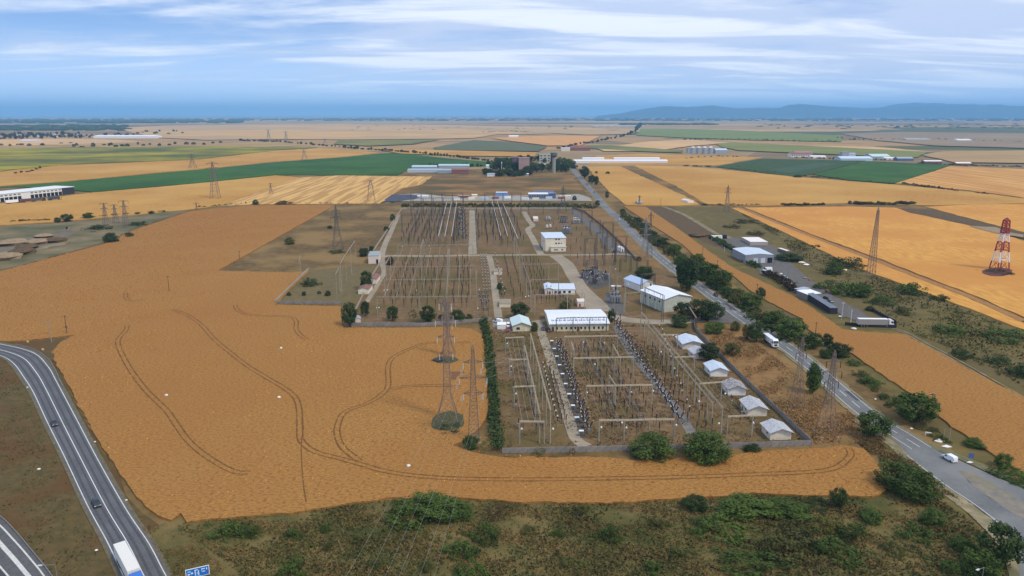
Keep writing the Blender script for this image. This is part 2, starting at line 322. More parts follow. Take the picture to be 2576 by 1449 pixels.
field('gravel_patch', [(2440, 568), (2505, 571), (2540, 584), (2576, 590), (2576, 597), (2500, 586)], sand, 1.0, step=10, jit=.8, skirt=False)
# middle right
field('wheat_field', [(1476, 420), (1560, 418), (1640, 455), (1717, 490), (1762, 514), (1700, 517), (1575, 516), (1530, 480)], wheat_far, .8, step=12, jit=.6)
field('dry_meadow', [(1560, 418), (1592, 418), (1680, 452), (1760, 492), (1775, 514), (1762, 514), (1717, 490), (1640, 455)], brown_g, .5, step=12, jit=.8, skirt=False)
field('wheat_field', [(1594, 416), (1717, 419), (1817, 426), (2017, 446), (2250, 464), (2450, 483), (2576, 499), (3100, 506), (3100, 512), (2576, 511), (2350, 516), (2134, 511), (1917, 517), (1778, 514), (1700, 468)], wheat_far, .8, step=14, jit=.6)
field('stubble_field', [(2252, 461), (2390, 418), (2576, 425), (3100, 440), (3100, 503), (2576, 497), (2450, 480), (2280, 462)], stubble2, .9, step=14, jit=.6)
field('crop_field', [(1797, 419), (1860, 408), (1917, 399), (2117, 403), (2180, 404), (2044, 437), (2004, 445), (1900, 431)], dark_crop, 1.2, step=14, jit=.6)
field('crop_field', [(1930, 427), (2060, 409), (2110, 412), (1985, 436)], mat('grey_green_crop', (.045, .085, .032), (.03, .06, .022), scale=.04, rough=.9), 1.4, step=14, jit=.6)
field('crop_field', [(2184, 405), (2390, 415), (2250, 461), (2130, 452), (2044, 438)], green_crop, 1.3, step=14, jit=.6)
field('wheat_field', [(1500, 392), (1600, 387), (1717, 390), (1917, 396), (1797, 416), (1700, 414), (1480, 414)], wheat_far, .9, step=20, jit=.6)
# middle left
field('wheat_field', [(-300, 610), (0, 566), (140, 558), (300, 543), (480, 526), (560, 516), (757, 446), (693, 441), (547, 456), (400, 470), (233, 484), (100, 500), (-300, 545)], wheat_far, .8, step=12, jit=.6)
field('stubble_field', [(757, 446), (857, 441), (1085, 444), (1060, 464), (1010, 474), (972, 500), (955, 511), (840, 512), (640, 513), (555, 517)], stubble, .8, step=14, jit=.8)
field('crop_field', [(0, 470), (177, 456), (550, 422), (700, 407), (857, 396), (955, 386), (999, 384), (1125, 398), (1245, 408), (1225, 417), (1035, 420), (1002, 440), (857, 440), (693, 439), (547, 454), (400, 469), (233, 482), (60, 470)], green_crop, 1.3, step=16, jit=.8)
field('wheat_field', [(-300, 455), (0, 432), (150, 416), (493, 402), (700, 378), (800, 373), (880, 377), (955, 384), (857, 394), (700, 405), (550, 420), (177, 454), (0, 467), (-300, 490)], wheat_far, 1.1, step=16, jit=.8)
field('crop_field', [(-300, 378), (0, 373), (187, 370), (500, 368), (733, 368), (800, 371), (700, 377), (493, 400), (150, 414), (0, 429), (-300, 450)], sunflower, 1.6, step=20, jit=1.0)
field('stubble_field', [(-300, 350), (0, 351), (167, 348), (300, 352), (360, 356), (200, 362), (0, 366), (-300, 372)], wheat_pale, 2.0, step=30, jit=2)
field('wheat_field', [(297, 321), (420, 316), (620, 313), (858, 312), (1100, 314), (1300, 318), (1480, 321), (1560, 326), (1400, 336), (1250, 338), (1190, 347), (1105, 349), (858, 351), (700, 350), (520, 352), (400, 346), (330, 334)], mat('far_pale_wheat', (.60, .37, .13), (.48, .28, .09), scale=.006, rough=.95, detail=7, contrast=(.38, .62), c3=(.42, .27, .13), scale3=.0012, con3=(.45, .6), stretch=(.3, 1.2, 1)), 2.4, step=60, jit=3, skirt=False)
field('crop_field', [(850, 353), (1000, 351), (1105, 351), (1040, 362), (925, 367), (840, 362)], olive_crop, 2.6, step=40, jit=2, skirt=False)
field('crop_field', [(1090, 371), (1192, 352), (1290, 358), (1378, 368), (1355, 380), (1255, 379), (1100, 377)], mat('grey_green_field', (.085, .10, .035), (.11, .115, .04), scale=.02, rough=.9), 2.2, step=40, jit=2, skirt=False)
field('wheat_field', [(925, 372), (1090, 377), (1352, 383), (1345, 393), (1180, 392), (1010, 386)], wheat_far, 1.9, step=40, jit=2, skirt=False)
field('wheat_field', [(1235, 347), (1330, 342), (1512, 341), (1490, 352), (1462, 366), (1378, 366), (1290, 355)], mat('orange_wheat_far', (.60, .31, .09), (.52, .25, .07), scale=.02, rough=.95), 2.8, step=40, jit=2, skirt=False)
field('wheat_field', [(1105, 318), (1300, 323), (1600, 330), (1590, 337), (1480, 339), (1350, 333), (1190, 326)], mat('tan_field_far', (.46, .31, .13), (.38, .25, .1), scale=.01, rough=.95), 3.2, step=60, jit=3, skirt=False)
# far right bands
field('crop_field', [(1612, 324), (1717, 324), (1827, 327), (1980, 334), (2117, 341), (2117, 356), (1900, 352), (1717, 346), (1600, 340)], mat('bright_green_band', (.17, .21, .025), (.13, .16, .03), scale=.006, rough=.9, detail=6, stretch=(.25, 1.5, 1)), 2.6, step=60, jit=3, skirt=False)
field('stubble_field', [(1500, 372), (1640, 355), (1740, 351), (1830, 358), (2000, 366), (2200, 369), (2350, 382), (1827, 360), (1750, 366), (1640, 380), (1520, 380)], wheat_pale, 2.2, step=60, jit=3, skirt=False)
field('crop_field', [(1800, 361), (1840, 358), (2100, 370), (2340, 382), (2300, 396), (2200, 392), (2000, 384), (1860, 378), (1815, 370)], mat('olive_green_band', (.20, .21, .03), (.15, .155, .03), scale=.008, rough=.9, detail=6, stretch=(.25, 1.5, 1)), 2.4, step=40, jit=2, skirt=False)
field('crop_field', [(1460, 366), (1520, 364), (1717, 378), (1717, 384), (1600, 380), (1470, 372)], olive_crop, 2.3, step=40, jit=2, skirt=False)
field('stubble_field', [(2320, 390), (2370, 380), (2576, 378), (3000, 380), (3000, 420), (2576, 410), (2400, 408)], mat('tan_field_right', (.42, .27, .10), (.32, .20, .08), scale=.01, rough=.95, detail=6, stretch=(.4, 1.3, 1)), 2.0, step=40, jit=2, skirt=False)
field('fallow_field', [(2117, 336), (2260, 332), (2576, 335), (3000, 338), (3000, 372), (2576, 372), (2350, 366), (2200, 352)], mat('dusty_fallow', (.31, .215, .115), (.22, .155, .085), scale=.004, rough=.95, detail=7, stretch=(.3, 1.3, 1)), 2.7, step=60, jit=3, skirt=False)
# left gravel workings
field('scrubland', [(-300, 740), (0, 681), (260, 612), (333, 578), (467, 532), (480, 528), (400, 536), (250, 550), (130, 562), (0, 569), (-300, 615)], mat('greenish_scrub', (.15, .115, .045), (.25, .18, .09), scale=.12, rough=.95, detail=7, bump=.6, c3=(.085, .085, .03), scale3=.03), .45, step=8, jit=.8, skirt=False)
field('sand_patch', [(-60, 612), (0, 606), (60, 600), (130, 592), (175, 570), (178, 592), (150, 600), (150, 612), (60, 622), (0, 640), (-60, 660)], mat('dirt_heap_soil', (.24, .18, .12), (.14, .11, .075), scale=.25, rough=.95, detail=7, bump=.8, c3=(.12, .10, .06), scale3=.05), .6, step=4, jit=2.2, smoothed=4, skirt=False)
field('sand_patch', [(-60, 640), (20, 632), (110, 618), (165, 606), (160, 614), (90, 632), (0, 652)], pale_track, .7, step=4, jit=2.0, smoothed=4, skirt=False)
# ------------------------------------------------------------------ tractor tracks pressed in the wheat
def wheel_track(pts, gap=1.8, w=.5, z=.775):
    zc = wpts(pts, .75)
    for s in (-1, 1): ribbon('wheel_track', zc, w, soil_track, z, off=s * gap / 2, n=10, world=True, wob=.25)
def T0(l): return [(x / 3, 670.8 + y / 3) for x, y in l]
def T1(l): return [(858.7 + x / 3, 670.8 + y / 3) for x, y in l]
def T3(l): return [(x / 3, 966 + y / 3) for x, y in l]
wheel_track(T0([(960, 440), (950, 480), (905, 530), (890, 580), (930, 680), (1000, 800), (1100, 930), (1190, 1020), (1260, 1090), (1330, 1190), (1400, 1290), (1480, 1370), (1580, 1445)]) + T3([(1750, 655), (1880, 670)]))
wheel_track(T0([(1300, 320), (1420, 370), (1520, 440), (1620, 550), (1740, 650), (1870, 750), (2000, 830), (2150, 920), (2230, 990), (2258, 1080), (2262, 1200), (2268, 1300), (2330, 1370)]) + T3([(2420, 525), (2560, 560)]) + [(905, 1167), (960, 1183), (1030, 1195), (1130, 1203), (1300, 1206), (1500, 1204), (1720, 1200), (1900, 1193), (2040, 1187), (2100, 1177), (2130, 1157), (2140, 1140), (2132, 1126)], z=.78)
wheel_track(T0([(1775, 290), (1790, 325), (1850, 355), (1950, 368), (2080, 372), (2190, 380), (2235, 410), (2235, 470), (2270, 520), (2320, 550)]))
wheel_track(T0([(950, 200), (950, 235), (1000, 260), (1090, 245)]))
wheel_track([(1185, 861), (1130, 862), (1070, 864), (1025, 880), (988, 900), (976, 925), (977, 965), (968, 985), (930, 1012), (870, 1035), (852, 1062), (848, 1090), (862, 1125), (905, 1160)], z=.785)
wheel_track([(1160, 972), (1090, 970), (1020, 972), (985, 980)], z=.79)
ribbon('wheel_track', wpts([(764, 1070), (758, 1120), (760, 1180), (764, 1225), (770, 1262)], .75), .35, soil_track, .795, n=8, world=True)
# ploughed headland rows either side of the right-hand wheat
ribbon('field_track', wpts([(1862, 523), (2048, 597), (2213, 659), (2330, 705), (2434, 744), (2576, 808)], .6), 5.0, mat('brown_field_edge', (.26, .125, .04), (.36, .18, .055), scale=.5, rough=.95), .73, world=True, n=6)
# ------------------------------------------------------------------ roads
R1 = [(1438, 421), (1443, 428), (1458, 447), (1479, 470), (1522, 520), (1558, 553), (1588, 584), (1618, 612), (1645, 637), (1685, 670), (1720, 695), (1757, 721), (1791, 746), (1841, 781), (1886, 812), (1980, 875), (2050, 929), (2104, 977), (2168, 1032), (2215, 1066), (2267, 1098), (2318, 1130)]
r1 = ribbon('main_road', R1, 7.4, asphalt, .34, n=8)
for o_ in (-2.4, -.9, .9, 2.4): ribbon('wheel_path', R1[6:], .55, mat('worn_asphalt', (.138, .142, .138), (.155, .158, .153), scale=.6, rough=.85, detail=6), .3425, off=o_, n=8, wob=.2)
ribbon('asphalt_patch', [(2120, 986), (2150, 1010)], 2.6, wheel_path, .347, off=1.8, n=3)
ribbon('asphalt_patch', [(1815, 765), (1840, 783)], 3.0, wheel_path, .347, off=1.6, n=3)
ribbon('road_shoulder', R1, 10.4, pale_track, .30, n=8, wob=.06)
for s in (-1, 1): ribbon('road_marking', R1[8:], .22, paint, .35, off=s * 3.3, n=8)
ribbon('road_marking', R1[6:], .24, paint, .352, n=8, dash=(6.0, 4.5))
field('main_road', [(2247, 1100), (2290, 1098), (2350, 1130), (2400, 1152), (2450, 1175), (2517, 1205), (2576, 1228), (2700, 1288), (2800, 1350), (2800, 1450), (2700, 1345), (2576, 1266), (2500, 1218), (2440, 1192), (2420, 1190), (2450, 1224), (2517, 1270), (2580, 1312), (2640, 1370), (2700, 1450), (2740, 1560), (2600, 1560), (2557, 1399), (2544, 1359), (2517, 1326), (2484, 1296), (2434, 1259), (2384, 1226), (2334, 1189), (2284, 1143), (2262, 1118)], asphalt, .345, step=3, smoothed=3, skirt=False)
field('gravel_island', [(2408, 1181), (2442, 1187), (2500, 1217), (2576, 1265), (2700, 1345), (2760, 1420), (2700, 1440), (2645, 1372), (2585, 1314), (2517, 1270), (2450, 1228)], mat('gravel_island', (.25, .215, .17), (.17, .155, .125), scale=.4, rough=.95, detail=7, c3=(.20, .18, .10), scale3=.08), .36, step=3, skirt=False, jit=.3)
ribbon('road_shoulder', [(2150, 1056), (2200, 1090), (2255, 1128), (2305, 1175), (2350, 1213), (2400, 1252), (2450, 1290), (2490, 1325), (2520, 1362), (2540, 1400), (2560, 1470)], [3.0, 3.5, 3.6, 4.4, 4.4, 4.0, 4.0, 4.6, 3.4, 3.0, 2.6], mat('sandy_shoulder', (.33, .27, .15), (.24, .20, .11), scale=.5, rough=.95, c3=(.15, .14, .07), scale3=.15), .335, n=8, wob=.05)
ribbon('road_shoulder', [(2330, 1120), (2400, 1146), (2460, 1172), (2517, 1198), (2590, 1228), (2690, 1275)], 3.2, mat('grassy_shoulder', (.17, .16, .08), (.12, .12, .055), scale=.5, rough=.95), .335, n=8, wob=.05)
ribbon('road_marking', [(2276, 1148), (2334, 1194), (2384, 1231), (2434, 1264), (2484, 1301), (2517, 1331)], .2, paint, .365, n=8, off=0.7)
# left road
LL = [(-160, 893), (-60, 888), (0, 897), (33, 917), (60, 954), (83, 991), (117, 1064), (160, 1151), (217, 1273), (267, 1366), (307, 1452), (355, 1560)]
LR = [(-160, 862), (-60, 858), (0, 866), (45, 874), (88, 890), (120, 919), (141, 956), (172, 1010), (205, 1078), (245, 1155), (293, 1237), (335, 1305), (378, 1370), (420, 1449)]
LR = [(-160, 862), (-60, 858), (0, 866), (83, 887), (122, 922), (147, 966), (197, 1060), (248, 1157), (320, 1283), (378, 1370), (420, 1449), (485, 1560)]
between('left_road', LL, LR, -.04, 1.04, asphalt_left, .34)
between('road_shoulder', LL, LR, -.13, 1.15, mat('dirty_shoulder', (.16, .13, .075), (.10, .09, .05), scale=.6, rough=.95), .30)
for a in (.015, .955): between('road_marking', LL, LR, a, a + .03, paint, .35)
between('road_marking', LL, LR, .475, .498, mat('road_paint_white', (.72, .72, .70)), .352)
for a in (.13, .33, .60, .82): between('wheel_path', LL, LR, a, a + .075, wheel_path, .347)
# motorway in the corner
ML = [(-200, 1230), (-60, 1272), (0, 1309), (43, 1352), (85, 1400), (123, 1449), (190, 1560)]
MR = [(-400, 1400), (-260, 1450), (-180, 1500), (-130, 1560), (-80, 1620), (-20, 1700), (60, 1800)]
between('motorway', ML, MR, -.02, 1, mat('asphalt_slip', (.085, .083, .080), (.12, .117, .11), scale=1.0, rough=.85, detail=6), .40)
between('motorway', ML, MR, .36, .72, asphalt_dark, .41)
for a, w in ((.045, .02), (.165, .05), (.34, .02), (.72, .015)): between('road_marking', ML, MR, a, a + w, paint, .42)
# dirt tracks on the right
ribbon('dirt_track', [(1670, 521), (1717, 539), (1757, 562), (1800, 588), (1815, 592), (1838, 600)], 5.0, pale_track, .42, n=6, wob=.05)
for s in (-.9, .9): ribbon('dirt_track', [(2245, 828), (2280, 840), (2330, 868), (2400, 905), (2470, 945), (2540, 985), (2650, 1050)], .9, pale_track, .42, off=s, n=6, wob=.2)
field('gravel_yard', [(1790, 604), (1815, 600), (1850, 598), (1935, 612), (1975, 645), (2010, 680), (2060, 720), (2110, 752), (2165, 783), (2192, 800), (2175, 812), (2120, 795), (2060, 752), (1995, 728), (1950, 700), (1915, 690), (1900, 672), (1860, 655), (1830, 630)], gravel_m, .40, step=5, jit=.5, skirt=False)
field('gravel_patch', [(1810, 760), (1842, 776), (1890, 806), (1870, 812), (1815, 812), (1770, 806), (1780, 795)], gravel_m, .33, step=4, jit=.4, skirt=False)
# ------------------------------------------------------------------ substation ground and lanes
field('substation_yard', [(1265, 1141), (1248, 980), (1238, 808), (1060, 820), (877, 820), (915, 742), (958, 664), (1010, 528), (1300, 526), (1443, 526), (1510, 562), (1565, 612), (1605, 665), (1700, 682), (1745, 735), (1750, 800), (1747, 831), (1817, 904), (1884, 971), (2000, 1081), (2040, 1120)], yard_g, .22, step=8, skirt=False)
field('side_yard', [(697, 758), (777, 680), (925, 668), (950, 668), (905, 752), (860, 764)], mat('side_yard_grass', (.17, .12, .045), (.11, .09, .03), scale=.3, rough=.95, detail=7, bump=.4), .21, step=8, skirt=False)
def lane(pts, w, z=.27, m=concrete_lane, name='concrete_lane'): return ribbon(name, pts, w, m, z, n=5, wob=.02)
lane([(1188, 530), (1189, 580), (1189, 640)], 6.2, z=.28)
lane([(950, 655), (975, 645), (1080, 645), (1200, 643), (1350, 642), (1480, 642), (1560, 640), (1600, 645)], 5.6, z=.285)
lane([(1231, 645), (1239, 680), (1245, 730), (1254, 800)], 4.0, z=.29)
lane([(1318, 533), (1330, 555), (1340, 568), (1328, 578), (1340, 600), (1352, 625), (1362, 642)], 5.2, z=.295)
lane([(1398, 644), (1425, 665), (1440, 690), (1462, 725), (1488, 755), (1510, 785)], [10, 9.5, 9, 9, 11, 14], z=.30)
lane([(1340, 812), (1380, 806), (1460, 800), (1530, 798), (1580, 806), (1650, 811), (1730, 809), (1770, 806)], [4, 4, 5, 9, 9, 8, 7, 6], z=.31)
lane([(1352, 808), (1366, 850), (1380, 890), (1396, 945), (1414, 1000), (1432, 1060), (1448, 1105), (1475, 1125)], [4.2, 3.9, 3.9, 3.9, 3.9, 3.9, 3.8, 4.4], z=.32)
lane([(1003, 540), (985, 580), (966, 622), (960, 655), (966, 685), (953, 712), (936, 740), (922, 762)], [3.6, 4.6, 4.6, 4.4, 3, 3, 3, 2.6], z=.305)
lane([(1440, 530), (1480, 562), (1512, 590), (1540, 622), (1565, 640)], 9.0, z=.27, m=gravel_m, name='gravel_strip')
lane([(1548, 820), (1580, 880), (1612, 920), (1650, 965), (1700, 1030), (1730, 1075), (1742, 1095)], 3.4, z=.275, m=mat('grey_concrete_strip', (.23, .21, .185), (.16, .15, .13), scale=.5, rough=.95), name='gravel_strip')
lane([(1392, 868), (1412, 935), (1432, 990), (1448, 1040), (1468, 1100)], 2.6, z=.272, m=mat('dark_trench_cover', (.085, .075, .065), (.11, .10, .085), scale=.5, rough=.95), name='trench_cover')
field('gravel_patch', [(1520, 740), (1560, 738), (1575, 790), (1530, 795)], gravel_m, .262, step=5, jit=.3, skirt=False)
field('gravel_patch', [(1452, 688), (1500, 676), (1536, 690), (1542, 715), (1500, 728), (1470, 715)], mat('oily_gravel', (.095, .088, .078), (.07, .065, .06), scale=.5, rough=.95), .264, step=5, jit=.3, skirt=False)
field('gravel_patch', [(1238, 805), (1290, 800), (1292, 838), (1258, 830), (1240, 822)], mat('yard_paving', (.27, .245, .21), (.2, .18, .155), scale=.5), .266, step=5, skirt=False)
field('paved_yard', [(972, 498), (990, 490), (1050, 486), (1120, 494), (1230, 493), (1400, 490), (1455, 488), (1482, 496), (1490, 506), (1440, 505), (1240, 505), (1040, 506), (965, 506)], mat('pale_paving', (.36, .33, .27), (.26, .24, .2), scale=.1, rough=.95), .50, step=10, skirt=False)
field('coal_stockyard', [(972, 500), (985, 489), (1030, 489), (1065, 493), (1048, 500), (1000, 506), (966, 506)], mat('dark_blue_grey_stock', (.075, .078, .10), (.05, .052, .07), scale=.15, rough=.9), .9, step=8, jit=1.2)
# mown circles round the pylon feet
field('weed_patch', [(1127 + 44 * math.cos(a) * 1.0, 1058 + 25 * math.sin(a) - 3 * math.cos(a)) for a in np.linspace(0, 6.28, 20)[:-1]], mat('dark_weeds', (.055, .062, .024), (.095, .080, .032), scale=.9, rough=.95, bump=.8), 0.80, step=1.5, jit=.55)
field('weed_patch', [(1120 + 32 * math.cos(a), 905 + 9 * math.sin(a)) for a in np.linspace(0, 6.28, 16)[:-1]], MATS['dark_weeds'], .80, step=1.5, jit=.25)
field('bare_soil', [(1131, 935), (1150, 934), (1172, 938), (1150, 944), (1146, 955), (1132, 953)], mat('reddish_soil', (.20, .085, .035), (.15, .07, .03), scale=.6), .80, step=2, jit=.3, skirt=False)
field('weed_patch', [(2510 + 39 * math.cos(a), 684 + 11 * math.sin(a)) for a in np.linspace(0, 6.28, 16)[:-1]], mat('reddish_weeds', (.13, .04, .03), (.075, .035, .022), scale=.5), .78, step=3, jit=.4)
# ------------------------------------------------------------------ vegetation
leaf_a = mat('leaves_green', (.080, .120, .022), (.042, .068, .014), scale=.35, rough=.8, detail=4, coord='Object', contrast=(.4, .6), rnd=.28, spec=.15)
leaf_b = mat('leaves_dark', (.052, .080, .020), (.028, .048, .014), scale=.35, rough=.8, detail=4, coord='Object', contrast=(.4, .6), rnd=.25, spec=.15)
leaf_c = mat('leaves_olive', (.105, .105, .028), (.058, .064, .018), scale=.35, rough=.8, detail=4, coord='Object', contrast=(.4, .6), rnd=.3, spec=.15)
leaf_d = mat('leaves_dry', (.085, .058, .026), (.045, .034, .018), scale=.35, rough=.85, detail=4, coord='Object', contrast=(.4, .6), rnd=.3, spec=.1)
leaf_y = mat('leaves_yellow_green', (.13, .12, .022), (.07, .075, .018), scale=.35, rough=.8, detail=4, coord='Object', contrast=(.4, .6), rnd=.2, spec=.15)
bark = mat('bark', (.085, .062, .042), (.05, .038, .028), scale=3, rough=.95, coord='Object')
def leafmesh(name, clumps, per, leaf, m, rng, spread=.5, up=.35):
    """clumps: list of (x,y,z,r). Many small leaf-cluster quads spread through each clump"""
    V = []; 
    for (x, y, z, r) in clumps:
        n = max(4, int(per * r * r))
        d = rng.normal(size=(n, 3)); d /= np.linalg.norm(d, axis=1)[:, None]
        rad = r * (1 - spread * rng.random(n) ** 1.6); c = d * rad[:, None] * np.array([1, 1, .85]) + np.array([x, y, z])
        nrm = d + rng.normal(size=(n, 3)) * .55 + np.array([0, 0, up]); nrm /= np.linalg.norm(nrm, axis=1)[:, None]
        t = np.cross(nrm, rng.normal(size=(n, 3))); t /= np.linalg.norm(t, axis=1)[:, None]; b = np.cross(nrm, t)
        s = leaf * (.6 + .8 * rng.random(n))[:, None]; s2 = s * (.5 + .4 * rng.random(n))[:, None]
        V.append(np.stack([c - t * s - b * s2 * .4, c + t * s * .2 - b * s2, c + t * s + b * s2 * .3, c - t * s * .1 + b * s2], 1))
    V = np.concatenate(V); V = V[V[:, :, 2].mean(1) > .02]; V[:, :, 2] = np.maximum(V[:, :, 2], .0)
    n = len(V); me = bpy.data.meshes.new(name); me.vertices.add(4 * n); me.vertices.foreach_set('co', V.reshape(-1).astype(np.float32))
    me.loops.add(4 * n); me.loops.foreach_set('vertex_index', np.arange(4 * n, dtype=np.int32)); me.polygons.add(n)
    me.polygons.foreach_set('loop_start', np.arange(0, 4 * n, 4, dtype=np.int32)); me.polygons.foreach_set('loop_total', np.full(n, 4, dtype=np.int32))
    me.materials.append(m); me.update(calc_edges=True); return me
def clumpset(rx, ry, z0, z1, n, rr, rng, flat=.0):
    out = []; zc = (z0 + z1) / 2; rz = (z1 - z0) / 2
    for i in range(n):
        while True:
            p = rng.uniform(-1, 1, 3)
            if p @ p < 1: break
        p = p / max(.35, np.linalg.norm(p)) * (np.linalg.norm(p) ** .45) * .86
        out.append((p[0] * rx, p[1] * ry, zc + p[2] * rz, rr * rng.uniform(.65, 1.25)))
    return out
LEAF = {'g': leaf_a, 'd': leaf_b, 'o': leaf_c, 'b': leaf_d, 'y': leaf_y}
CROWNS = {}
def crown(kind, col, var):
    """unit crowns: width 2 m across, 2 m tall, scaled to size when placed"""
    k = (kind, col, var)
    if k in CROWNS: return CROWNS[k]
    rng = np.random.default_rng(hash((kind, var)) % 9999 if False else (sum(map(ord, kind)) * 31 + var * 7 + 3)); 
    if kind == 'tree': c = clumpset(.92, .92, .16, 1.98, 60, .27, rng); me = leafmesh('crown', c, 820, .055, LEAF[col], rng)
    elif kind == 'bush': c = clumpset(.94, .94, -.2, 1.75, 46, .30, rng); c += [(rng.uniform(-.6, .6), rng.uniform(-.6, .6), rng.uniform(1.2, 1.75), .2) for _ in range(6)]; me = leafmesh('crown', c, 1300, .045, LEAF[col], rng)
    elif kind == 'poplar': c = clumpset(.82, .82, .05, 2.02, 80, .27, rng); me = leafmesh('crown', c, 800, .055, LEAF[col], rng)
    elif kind == 'low': c = clumpset(.9, .9, -.45, .9, 30, .25, rng); c += [(rng.uniform(-1.05, 1.05), rng.uniform(-1.05, 1.05), rng.uniform(.05, .35), rng.uniform(.08, .2)) for _ in range(14)]; me = leafmesh('crown', c, 1150, .045, LEAF[col], rng)
    elif kind == 'thin': c = clumpset(.82, .82, .15, 1.75, 30, .24, rng); me = leafmesh('crown', c, 300, .05, LEAF[col], rng, spread=.9)
    CROWNS[k] = me; return me
def trunk_mesh(h0=.0):
    if 'trunk' in KIDS: return KIDS['trunk']
    mb = MB(); mb.bar((0, 0, -.05), (.03, .02, .8), .075, 7, .05); mb.bar((.03, .02, .78), (-.05, .05, 1.5), .05, 6, .02)
    for a, z, l in ((.5, .55, .55), (2.1, .7, .5), (3.6, .5, .6), (5.1, .75, .5)): mb.bar((.02, .01, z), (math.cos(a) * l, math.sin(a) * l, z + .55), .035, 5, .012)
    KIDS['trunk'] = mb.mesh('trunk', bark); return KIDS['trunk']
def plant(x, y, wF, hF, kind='bush', col='g', label='', cat=None, group=None, name=None, z=0.0, dep=1.0, rz=None, world=None):
    """x,y: survey foot; wF,hF: width and height in survey pixels"""
    p = world if world is not None else G(x, y + 0.0, z)
    Z = p.y * cp + (CAM_H - p.z) * sp
    w = wF * Z / FPX * 1.08; h = hF * Z / FPX / cp * 1.02
    var = random.randrange(3)
    name = name or {'tree': 'tree', 'bush': 'bush', 'poplar': 'poplar_tree', 'low': 'low_bush', 'thin': 'sparse_bush'}[kind]
    cat = cat or ('tree' if kind in ('tree', 'poplar') else 'bush')
    o = empty(name, (p.x, p.y, p.z), random.uniform(0, 6.28) if rz is None else rz, label, cat, group)
    top = {'tree': 2.05, 'bush': 1.95, 'poplar': 2.1, 'low': 1.05, 'thin': 1.85}[kind]
    o.scale = (w / 2, w / 2 * dep, h / top)
    put('crown', crown(kind, col, var), o)
    if kind in ('tree', 'poplar'): put('trunk', trunk_mesh(), o)
    return o
# hedge along the west side of the front yard
def hedge(name, pts, width, height, label, col='g', dens=1.0, group=None, leaf=.34):
    w = smooth(pts, 6); rng = np.random.default_rng(len(pts) * 13 + int(abs(w[0].x)))
    c = []; 
    for i in range(len(w) - 1):
        L = (w[i + 1] - w[i]).length; n = max(1, int(L * width / 2.2 * dens))
        for _ in range(n):
            q = w[i].lerp(w[i + 1], rng.random()); t = (w[i + 1] - w[i]).normalized(); nn = Vector((-t.y, t.x, 0)); q = q + nn * rng.uniform(-.5, .5) * (width - 1.0)
            r = rng.uniform(.7, 1.2); c.append((q.x - w[0].x, q.y - w[0].y, max(.4, height - r - rng.random() ** 1.5 * height * .55), r))
    me = leafmesh(name, c, 16, leaf, LEAF[col], rng)
    o = put(name, me, None, (w[0].x, w[0].y, 0)); return tag(o, label, 'hedge', group)
hedge('tall_hedge', [G(1216, 806), G(1226, 850), G(1232, 900), G(1238, 960), G(1242, 1020), G(1246, 1080), G(1250, 1138)], 4.4, 3.0, 'long tall green hedge along the west side of the front switchyard', 'd', 1.7, leaf=.36)
hedge('trimmed_hedge', [G(1556, 822), G(1620, 822), G(1700, 824)], 2.2, 1.6, 'long low dark clipped hedge beside the pale lane right of the long hall', 'b', leaf=.26)
hedge('field_hedge', [G(1790, 599), G(1812, 612), G(1850, 636), G(1880, 660), G(1905, 676)], 7, 3.4, 'green hedge between the narrow wheat strip and the grey shed', 'g', leaf=.45)
hedge('field_hedge', [G(1925, 690), G(1950, 702), G(1975, 716), G(2000, 735)], 8, 3.6, 'dark tangled hedge below the white parked van in the gravel yard', 'b', leaf=.45)
hedge('back_hedge', [G(1300, 519), G(1360, 519), G(1420, 519), G(1500, 522)], 26, 3.0, 'wide dark scrub belt behind the substation back wall, right half', 'o', .25, leaf=.8)
hedge('back_hedge', [G(1010, 519), G(1100, 518), G(1200, 518), G(1295, 518)], 24, 2.6, 'wide dark scrub belt behind the substation back wall, left half', 'o', .25, leaf=.8)
hedge('roadside_thicket', [G(1700, 648), G(1750, 682), G(1800, 722), G(1850, 760), G(1900, 797), G(1950, 832), G(2000, 862), G(2050, 885)], 13, 3.8, 'continuous green thicket filling the belt between the main road and the narrow wheat strip', 'g', .34, leaf=.45)
hedge('roadside_thicket', [G(1575, 545), G(1610, 575), G(1650, 607), G(1698, 646)], 14, 3.0, 'upper low olive thicket on the bank of the main road behind the substation', 'o', .3, leaf=.5)
def hedgerow(pts, n, wF, hF, where, cols='bdo', kind='bush', jit=4, group=None, jy=.6, singular='bush'):
    """distinct bushes in a row, told apart by their place in it"""
    for i in range(n):
        t = (i + .5) / n * (len(pts) - 1); k = min(int(t), len(pts) - 2); a, b = pts[k], pts[k + 1]; f = t - k
        x = a[0] + (b[0] - a[0]) * f + random.uniform(-jit, jit); y = a[1] + (b[1] - a[1]) * f + random.uniform(-jy, jy)
        plant(x, y, wF * random.uniform(.6, 1.35), hF * random.uniform(.6, 1.3), kind, random.choice(cols), '%s %s from the left %s' % (nth(i), singular, where), None, group or ('bushes ' + where), dep=random.uniform(.5, 1.2))
